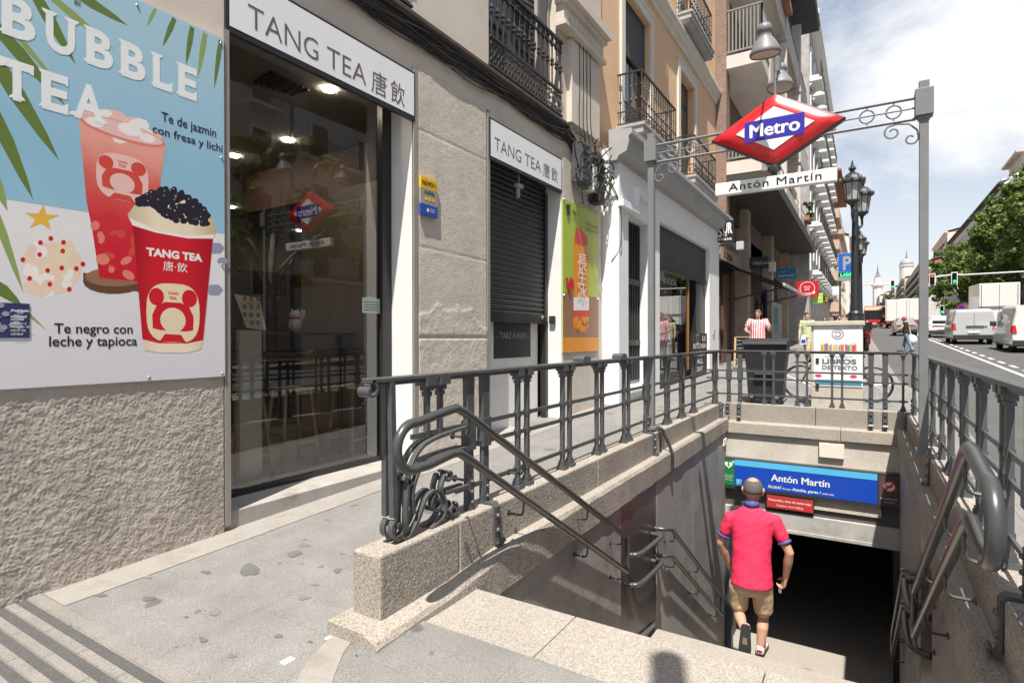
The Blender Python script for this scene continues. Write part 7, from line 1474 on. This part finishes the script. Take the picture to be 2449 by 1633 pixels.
# ================================================================== people
m_skin = M('skin', (.50, .28, .19), .5, n=.05, ns=5); m_skin2 = M('skin_pale', (.60, .38, .29), .5, n=.05)
m_hairg = M('hair_grey', (.105, .09, .085), .9, n=.35, ns=70, fine=.6, fs=260); m_hairb = M('hair_dark', (.02, .014, .01), .6, n=.3, ns=40); m_hairr = M('hair_red', (.40, .05, .03), .6, n=.3, ns=40)
def remesh(mb, name, mat, parent, voxel, it=4, fac=.5, fold=0):
    o = mb.build('tmp', mat, parent); CH[parent.name].remove(o)
    r_ = o.modifiers.new('r', 'REMESH'); r_.mode = 'VOXEL'; r_.voxel_size = voxel; r_.use_smooth_shade = True
    s = o.modifiers.new('s', 'SMOOTH'); s.iterations = it; s.factor = fac
    bpy.context.view_layer.update()
    me = bpy.data.meshes.new_from_object(o.evaluated_get(bpy.context.evaluated_depsgraph_get())); me.name = name
    if fold:
        for v in me.vertices:
            c = v.co; n_ = v.normal; a = mnoise.noise(Vector((c.x * 6, c.y * 6 - c.z * 5, c.z * 5 + c.y * 4))) + .5 * mnoise.noise(Vector((c.x * 13, c.y * 13, c.z * 20 + c.y * 12)))
            v.co = c + n_ * a * fold
    for p in me.polygons: p.use_smooth = True
    me.materials.clear(); me.materials.append(mat)
    q = bpy.data.objects.new(name, me); COL.objects.link(q); q.parent = parent; CH[parent.name].append(q); bpy.data.objects.remove(o); return q
def limb(mb, P, r, n=12):
    mb.tube(P, r, n)
    for p, a in zip(P, r): mb.sph(p, a * .99, n, 8)
def eloft(mb, rings, l, f, n=20):    # rings: (centre, half width along l, half depth along f)
    V = [Vector(c) + l * a * math.cos(t) + f * b * math.sin(t) for c, a, b in rings for t in (2 * math.pi * i / n for i in range(n))]
    k = len(rings); mb.add(V, [(i * n + j, i * n + (j + 1) % n, (i + 1) * n + (j + 1) % n, (i + 1) * n + j) for i in range(k - 1) for j in range(n)] + [tuple(range(n - 1, -1, -1)), tuple((k - 1) * n + j for j in range(n))])
def hand(mb, wr, d, side, pal, S, curl=.6):
    """wr wrist, d direction of the hand, side: thumb side, pal: palm normal (fingers curl towards it)"""
    d, side, pal = d.normalized(), side.normalized(), pal.normalized()
    c = wr + d * .05 * S
    for u_ in (-.025, 0, .025): limb(mb, [wr + d * .01 * S + side * u_ * .7 * S, wr + d * .09 * S + side * u_ * 1.15 * S], [.017 * S, .016 * S], 8)
    for k, (u_, L_) in enumerate(((.034, .072), (.012, .082), (-.011, .077), (-.033, .058))):
        p = wr + d * .092 * S + side * u_ * S; P = [p]; a = .25 * curl
        for s_ in range(3): dd = d * math.cos(a) + pal * math.sin(a); p = p + dd * L_ * S * (.42, .33, .27)[s_]; P.append(p); a += curl * .85
        limb(mb, P, [.0098 * S, .0092 * S, .0085 * S, .0072 * S], 8)
    p = wr + d * .03 * S + side * .036 * S; limb(mb, [p, p + (d * .6 + side * .55 + pal * .35).normalized() * .04 * S, p + (d * .85 + side * .35 + pal * .6).normalized() * .072 * S], [.014 * S, .011 * S, .009 * S], 8)
def shoe(root, heel, d, up, S, mats, name='shoe'):
    d = Vector(d).normalized(); up = Vector(up); up = (up - d * up.dot(d)).normalized(); l = up.cross(d); heel = Vector(heel)
    def ringp(x, w_, h0, h1): return [heel + d * x * S + l * a * w_ * S + up * b * S for a, b in ((-1, h0), (1, h0), (1.0, h0 + (h1 - h0) * .5), (.62, h1), (-.62, h1), (-1.0, h0 + (h1 - h0) * .5))]
    mb = MB(); secs = [(-.005, .030, .022, .075), (.03, .038, .022, .10), (.09, .040, .022, .095), (.15, .046, .022, .075), (.21, .050, .022, .06), (.26, .042, .022, .045), (.285, .022, .024, .036)]
    V = [p for s_ in secs for p in ringp(*s_)]; k = 6; mb.mat(0); mb.add(V, [(i * k + j, i * k + (j + 1) % k, (i + 1) * k + (j + 1) % k, (i + 1) * k + j) for i in range(len(secs) - 1) for j in range(k)] + [tuple(range(k - 1, -1, -1)), tuple((len(secs) - 1) * k + j for j in range(k))])
    mb.mat(1); secs2 = [(x - .004 if x < .1 else x + .006, w_ + .006, -.004, .026) for x, w_, a, b in secs]
    V = [heel + d * x * S + l * a * w_ * S + up * b * S for x, w_, h0, h1 in secs2 for a, b in ((-1, h0), (1, h0), (1, h1), (-1, h1))]; k = 4
    mb.add(V, [(i * k + j, i * k + (j + 1) % k, (i + 1) * k + (j + 1) % k, (i + 1) * k + j) for i in range(len(secs2) - 1) for j in range(k)] + [(3, 2, 1, 0), tuple((len(secs2) - 1) * k + j for j in range(k))])
    if len(mats) > 2:
        mb.mat(2); mb.add([heel - d * .008 * S + l * .03 * S + up * .03 * S, heel - d * .008 * S - l * .03 * S + up * .03 * S, heel - d * .002 * S - l * .026 * S + up * .085 * S, heel - d * .002 * S + l * .026 * S + up * .085 * S], [(0, 1, 2, 3), (3, 2, 1, 0)])
        for sg in (-1, 1): mb.add([heel + d * .02 * S + l * sg * .0415 * S + up * .03 * S, heel + d * .10 * S + l * sg * .044 * S + up * .03 * S, heel + d * .14 * S + l * sg * .04 * S + up * .075 * S, heel + d * .06 * S + l * sg * .036 * S + up * .085 * S], [(0, 1, 2, 3), (3, 2, 1, 0)])
    if len(mats) > 3: mb.mat(3); mb.box(*[sorted(z) for z in ()]) if False else mb.add([heel + d * .1 * S + l * a * .02 * S - up * .006 * S for a in (-1, 1)] + [heel + d * .17 * S + l * a * .026 * S - up * .006 * S for a in (1, -1)], [(0, 1, 2, 3), (3, 2, 1, 0)])
    return mb.build(name, mats, root, smooth=False, bevel=.004 * S)
def head(mb, c, f, l, S):
    u = f.cross(l).normalized(); up = Vector((0, 0, 1)) if abs(u.z) < .5 else (u if u.z > 0 else -u)
    def ell(cc, a, b, h): 
        n = 16; rings = []
        for i in range(1, 10): t = math.pi * i / 10; rings.append((cc + up * h * -math.cos(t), a * math.sin(t), b * math.sin(t)))
        eloft(mb, rings, l, f, n)
    ell(c + up * .02 * S + f * -.008 * S, .077 * S, .096 * S, .105 * S); ell(c - up * .052 * S + f * .028 * S, .056 * S, .062 * S, .07 * S)
    limb(mb, [c + f * .088 * S + up * .015 * S, c + f * .112 * S - up * .022 * S], [.009 * S, .014 * S], 8); limb(mb, [c + f * .082 * S - up * .062 * S - l * .02 * S, c + f * .088 * S - up * .062 * S, c + f * .082 * S - up * .062 * S + l * .02 * S], [.007 * S, .009 * S, .007 * S], 6)
    for s_ in (-1, 1): limb(mb, [c + l * s_ * .079 * S - up * .025 * S - f * .004 * S, c + l * s_ * .088 * S + up * .012 * S - f * .014 * S, c + l * s_ * .086 * S + up * .03 * S - f * .008 * S], [.010 * S, .013 * S, .011 * S], 8)
    return up
def eyes(root, c, f, l, up, S):
    for s_ in (-1, 1): mb = MB(); mb.sph(c + f * .083 * S + l * s_ * .032 * S + up * .012 * S, .012 * S, 8, 6); mb.build('eye', m_black, root, smooth=True)
def figure(root, J, f, l, S, cols, voxel, hands=None, sleeve=.55, legs='shorts', shoes=None, hair='short', stripes=None, girth=1.0, face=None):
    J = {k: Vector(v) for k, v in J.items()}; up = Z_; g = girth
    mb = MB(); nk, pl, ch = J['neck'], J['pel'], J['chest']
    hf = Vector(face).normalized() if face else f; hl = Z_.cross(hf).normalized()
    eloft(mb, [(pl - up * .10 * S, .12 * S * g, .10 * S), (pl, .155 * S * g, .115 * S * g), (pl.lerp(ch, .5), .145 * S * g, .11 * S * g), (ch, .165 * S * g, .115 * S), (ch.lerp(nk, .6), .15 * S, .09 * S), (nk - up * .02 * S, .06 * S, .055 * S)], l, f)
    limb(mb, [nk - up * .03 * S, J['head'] - up * .06 * S], [.057 * S, .053 * S]); hS = J.get('hs', Vector((1, 0, 0))).x * S; hup = head(mb, J['head'], hf, hl, hS)
    for s_ in 'LR':
        sh, el, wr, hp, kn, an = (J[k + s_] for k in ('sh', 'el', 'wr', 'hip', 'kn', 'an'))
        limb(mb, [sh, sh.lerp(el, .5), el, el.lerp(wr, .35), wr], [.055 * S, .051 * S, .043 * S, .045 * S, .030 * S])
        cal = kn.lerp(an, .32) - f * .018 * S
        limb(mb, [hp, hp.lerp(kn, .5), kn, cal, an], [.082 * S, .073 * S, .052 * S, .056 * S, .034 * S])
        if hands and s_ in hands: hand(mb, wr, *hands[s_])
        else: d = (wr - el).normalized(); hand(mb, wr, d, f if abs(d.dot(f)) < .9 else up, (l if s_ == 'R' else -l), S, .5)
        limb(mb, [an, an + J['toe' + s_].normalized() * .13 * S - up * .02 * S], [.035 * S, .028 * S])
    remesh(mb, 'body', cols['skin'], root, voxel)
    # shirt
    mb = MB(); hem = J.get('hem', pl - up * .06 * S)
    eloft(mb, [(hem, .188 * S * g, .145 * S * g), (hem.lerp(ch, .3), .178 * S * g, .138 * S * g), (hem.lerp(ch, .65), .172 * S * g, .132 * S * g), (ch, .185 * S * g, .132 * S), (ch.lerp(nk, .5), .19 * S * g, .115 * S), (ch.lerp(nk, .8), .135 * S, .09 * S), (nk - up * .012 * S, .068 * S, .064 * S)], l, f)
    for s_ in 'LR': sh, el = J['sh' + s_], J['el' + s_]; limb(mb, [sh.lerp(nk, .35) - up * .03 * S, sh, sh.lerp(el, sleeve)], [.07 * S, .066 * S * g, .062 * S * g])
    rsh = remesh(mb, 'shirt', cols['shirt'], root, max(voxel, .01), 4, .5, .007 * S)
    if cols.get('trim'):
        mb = MB(); mb.tube([nk - up * .015 * S, nk + up * .02 * S, nk + up * .034 * S], [.075 * S, .068 * S, .062 * S], 16); c = mb.build('collar', cols['trim'], rsh, smooth=True)
        for s_ in 'LR':
            sh, el = J['sh' + s_], J['el' + s_]; a = sh.lerp(el, sleeve + .13); b = sh.lerp(el, sleeve + .20); mb = MB(); mb.tube([a, b], .064 * S * g, 16); mb.build('cuff', cols['trim'], rsh, smooth=True)
    # trousers or shorts
    mb = MB(); eloft(mb, [(pl + up * .07 * S, .165 * S * g, .128 * S * g), (pl, .172 * S * g, .135 * S * g), (pl - up * .08 * S, .165 * S * g, .13 * S), (pl - up * .13 * S, .11 * S, .1 * S)], l, f)
    for s_ in 'LR':
        hp, kn, an = (J[k + s_] for k in ('hip', 'kn', 'an'))
        if legs == 'shorts': limb(mb, [hp, hp.lerp(kn, .5), hp.lerp(kn, .68)], [.104 * S, .099 * S, .096 * S])
        elif legs == 'flared': limb(mb, [hp, hp.lerp(kn, .5), kn, kn.lerp(an, .6), an], [.098 * S, .082 * S, .062 * S, .075 * S, .095 * S])
        else: limb(mb, [hp, hp.lerp(kn, .5), kn, an], [.096 * S, .085 * S, .068 * S, .06 * S])
    remesh(mb, 'shorts' if legs == 'shorts' else 'trousers', cols['legs'], root, max(voxel, .01), 4, .5, .009 * S)
    h = J['head']; S_ = S; S = hS
    if hair:
        mb = MB(); V = []; n = 20; K = 8
        for i in range(K + 1):
            for j in range(n):
                a = 2 * math.pi * j / n; fr = math.sin(a)
                low = {'short': 1.75 - .62 * max(0, fr) - .0 * fr, 'long': 2.3 - 1.1 * max(0, fr), 'bald': 1.75 - .55 * max(0, fr)}[hair]; t0 = .7 if hair == 'bald' else 0
                t = t0 + (low - t0) * i / K; rx, ry, rz = .0805 * S, .0995 * S, .1085 * S
                z = math.cos(t); rr_ = math.sin(t) if t < math.pi / 2 else 1 - .08 * (t - math.pi / 2) * 2
                V.append(h + hup * .02 * S + hf * -.01 * S + hl * rx * rr_ * math.cos(a) + hf * ry * rr_ * math.sin(a) + hup * rz * (z if t < math.pi / 2 else -(t - math.pi / 2) * 1.1))
        mb.add(V, [(i * n + j, (i + 1) * n + j, (i + 1) * n + (j + 1) % n, i * n + (j + 1) % n) for i in range(K) for j in range(n)]); o = mb.build('hair', cols['hair'], root, smooth=True); so_ = o.modifiers.new('s', 'SOLIDIFY'); so_.thickness = .003 * S; so_.offset = -1
    eyes(root, h, hf, hl, hup, S); S = S_
    if shoes:
        for s_ in 'LR': an = J['an' + s_]; hd, hu, hoff = J['toe' + s_].normalized(), Vector(J.get('sup' + s_, up)), J.get('heel' + s_); shoe(root, hoff if hoff else an - hu * .085 * S - hd * .055 * S, hd, hu, S * 1.02, shoes)
P3 = lambda px, py, x: ax(px, py, x)
# man going down the stairs
t = thing('person', 'man in a red polo shirt and khaki shorts walking down into the metro', 'person', (6.9, 1.08, -1.99))
J = dict(head=P3(1801, 1174, 7.14), neck=P3(1798, 1206, 7.07), shL=P3(1747, 1238, 7.05), shR=P3(1853, 1246, 7.10), elL=P3(1724, 1297, 7.06), wrL=P3(1744, 1352, 7.20), elR=P3(1888, 1322, 7.07), wrR=P3(1879, 1380, 7.17), chest=P3(1798, 1272, 7.04), pel=P3(1795, 1388, 6.96), hem=P3(1797, 1396, 6.95),
         hipL=P3(1768, 1398, 6.96), hipR=P3(1822, 1402, 6.98), knL=P3(1766, 1458, 7.03), anL=P3(1780, 1508, 6.72), knR=P3(1826, 1474, 7.10), anR=P3(1818, 1552, 7.0),
         toeL=Vector((-.10, .02, -1)), toeR=Vector((1, 0, -.05)), supL=Vector((1, 0, -.1)), supR=Z_)
J['hs'] = Vector((1.14, 0, 0)); J['heelL'] = P3(1783, 1497, 6.68); J['heelR'] = Vector((6.95, J['anR'].y, -1.990))
f_ = Vector((1, .12, 0)).normalized(); l_ = Vector((-.12, 1, 0)).normalized(); SM = 1.13
hs = {'R': ((P3(1871, 1405, 7.2) - J['wrR']), Vector((.6, .3, .1)), Vector((.2, 1, .1)), SM, 1.15), 'L': ((P3(1760, 1375, 7.26) - J['wrL']), Vector((1, 0, .2)), Vector((0, -1, 0)), SM, .6)}
m_polo = M('polo_red', (.68, .025, .085), .8, n=.05, ns=8, b=.0006, bs=400); m_polob = M('polo_trim', (.06, .07, .27), .8); m_khaki = M('khaki', (.48, .35, .225), .85, n=.1, ns=9, b=.0012, bs=45)
figure(t, J, f_, l_, SM, dict(skin=m_skin, shirt=m_polo, trim=m_polob, legs=m_khaki, hair=m_hairg), .007, hands=hs, sleeve=.50, legs='shorts', hair='bald', girth=1.06,
       shoes=[M('shoe_white', (.70, .68, .70), .6), M('shoe_sole', (.02, .02, .022), .8), M('shoe_red', (.55, .03, .04), .6), M('sole_patch', (.30, .24, .17), .8)])
p = P3(1866, 1408, 7.22); mb = MB(); mb.cbox(p, (.05, .03, .07)); k_ = single(mb, 'keys', m_steel, 'small shiny object held in the right hand of the man in red', 'keys')
# generic walkers
def walker(label, x, y, H, face, cols, pose, hair='short', legs='long', sleeve=.5, voxel=.016, name='person', girth=1.0, bag=None, shoes=True, headturn=0, loc_z=None):
    t = thing(name, label, 'person', (0, 0, 0)); S = H / 1.75; f, l = X_, Y_
    hipz = .90 * S; pel = Vector((0, 0, hipz + .04 * S)); ln = pose.get('lean', 0.03)
    J = dict(pel=pel, chest=pel + Vector((ln * .33, 0, .36)) * S, neck=pel + Vector((ln * .55, 0, .55)) * S, head=pel + Vector((ln * .8 + .02, 0, .70)) * S)
    minz = 9
    for s_, sg in (('L', 1), ('R', -1)):
        h, k = pose['leg' + s_]; hp = pel + Vector((0, sg * .09 * S, -.04 * S)); kn = hp + Vector((math.sin(h), sg * .005, -math.cos(h))) * .43 * S; an = kn + Vector((math.sin(h - k), 0, -math.cos(h - k))) * .41 * S
        J['hip' + s_], J['kn' + s_], J['an' + s_] = hp, kn, an; J['toe' + s_] = Vector((math.cos(h - k), .08 * sg, math.sin(h - k) * .6)); J['sup' + s_] = Vector((-math.sin(h - k) * .6, 0, 1)); minz = min(minz, an.z)
        a, e, ab = pose['arm' + s_]; sh = J['chest'] + Vector((.01, sg * .19 * girth, .14)) * S; el = sh + Vector((math.sin(a), sg * math.sin(ab), -math.cos(a))).normalized() * .29 * S; wr = el + Vector((math.sin(a + e), -sg * pose.get('in', .1), -math.cos(a + e))).normalized() * .25 * S
        J['sh' + s_], J['el' + s_], J['wr' + s_] = sh, el, wr
    dz = .085 * S - minz
    for k_ in list(J):
        if k_[:3] not in ('toe', 'sup'): J[k_] = J[k_] + Z_ * dz
    figure(t, J, f, l, S, cols, voxel, legs=legs, hair=hair, sleeve=sleeve, girth=girth, shoes=[cols.get('shoe', m_black), m_bump] if shoes else None, face=Vector((math.cos(headturn), math.sin(headturn), 0)))
    t.location = (x, y, gz(x) if loc_z is None else loc_z); t.rotation_euler.z = face; return t, J
def striped(nm, c1, c2, s=14):
    ma = bpy.data.materials.new(nm); ma.use_nodes = True; tt = ma.node_tree; P = tt.nodes['Principled BSDF']; P.inputs['Roughness'].default_value = .8
    tcn = tt.nodes.new('ShaderNodeTexCoord'); wv = tt.nodes.new('ShaderNodeTexWave'); wv.wave_type = 'BANDS'; wv.bands_direction = 'Y'; wv.inputs['Scale'].default_value = s / 6.28 * 1.0; rp = tt.nodes.new('ShaderNodeValToRGB'); rp.color_ramp.interpolation = 'CONSTANT'; rp.color_ramp.elements[1].position = .5
    rp.color_ramp.elements[0].color = (*c1, 1); rp.color_ramp.elements[1].color = (*c2, 1); tt.links.new(tcn.outputs['Object'], wv.inputs['Vector']); tt.links.new(wv.outputs[0], rp.inputs[0]); tt.links.new(rp.outputs[0], P.inputs['Base Color']); return ma
m_jean = M('jeans', (.16, .23, .34), .85, n=.15, ns=7); m_jeand = M('jeans_dark', (.02, .03, .055), .85, n=.15)
WALK = dict(legL=(.38, .15), legR=(-.30, .35), armL=(-.3, .3, .12), armR=(.35, .4, .12)); STAND = dict(legL=(.03, .03), legR=(-.02, .02), armL=(.1, .3, .15), armR=(.05, .25, .15))
xm = 18.3
walker('man in a red and white striped football shirt by the restaurant door', xm, xm * rt(1812), 1.83, math.pi + .35, dict(skin=m_skin, shirt=striped('football_stripes', (.60, .02, .04), (.75, .74, .76), 42), legs=m_jeand, hair=m_hairg), dict(STAND, armL=(.35, 1.5, .25), armR=(.2, 1.1, .45)), hair='bald', girth=1.15, headturn=-.5)
t, J = walker('woman with red hair in black top and flared jeans crossing the road', 32.76, -1.62, 1.66, math.pi / 2 - .3, dict(skin=m_skin2, shirt=M('black_top', (.02, .018, .02), .8), legs=m_jean, hair=m_hairr), dict(legL=(-.28, .12), legR=(.26, .05), armL=(.35, .7, .3), armR=(-.35, .15, .25), lean=.12), hair='long', legs='flared', sleeve=.3)
t.location.z = gz(32.76) - .127
hb = t.matrix_basis @ J['wrR'] if False else Matrix.Translation(t.location) @ Matrix.Rotation(t.rotation_euler.z, 4, 'Z') @ J['wrR']
mb = MB(); V = []; c = hb + Vector((.0, -.05, -.32)); mb.sph(c, .24, 10, 8, (.8, 1, 1.1)); mb.tube([hb + Vector((0, -.02, -.08)), c + Z_ * .2], .02, 6); single(mb, 'shopping_bag', m_white, 'white plastic bag carried by the woman crossing the road', 'bag')
mb = MB(); mb.box((hb.x + .05, hb.y - .12, hb.z - .62), (hb.x + .2, hb.y + .05, hb.z - .36)); single(mb, 'handbag', m_black, 'small black handbag beside the white bag of the crossing woman', 'bag', bevel=.03)
xm = 22.5
t, J = walker('man in a pale yellow shirt walking behind the poster cabinet', xm, xm * rt(1931), 1.78, math.pi - .35, dict(skin=m_skin2, shirt=M('lime_shirt', (.52, .60, .34), .8), legs=m_khaki, hair=m_hairb), dict(WALK, armR=(.2, .2, .1)), headturn=.9)
p = P3(1922, 812, 22.2); mb = MB(); mb.mat(0); mb.prism([(-.10, -.16), (.10, -.16), (.05, .16), (-.05, .16)], p, UC, VC, .08); mb.mat(1); mb.flat([(-.08, -.12), (.08, -.12), (.06, 0), (-.06, 0)], p, UC, VC, .085); single(mb, 'carrier_bag', [m_white, bpy.data.materials['sign_royal_blue']], 'blue and white carrier bag of the man in the pale shirt', 'bag')
for k, (px, x, H, lab, c, hr) in enumerate(((1972, 30.5, 1.62, 'person in a white top far along the pavement under the shop signs', (.65, .6, .6), m_hairb), (1998, 29.5, 1.66, 'person with long dark hair and grey top walking up the pavement', (.2, .2, .22), m_hairb), (2008, 33.0, 1.68, 'person in a pink top walking beside the dark haired one', (.5, .25, .25), m_hairb), (2028, 26.5, 1.72, 'person in a red top with a rucksack beside the lamp post', (.55, .06, .06), m_hairb))):
    walker(lab, x, x * rt(px), H, (math.pi, 0, math.pi, 0)[k], dict(skin=m_skin2, shirt=M('top_%d' % k, c, .8), legs=m_jeand, hair=hr), WALK, hair='long' if k == 1 else 'short', voxel=.022)
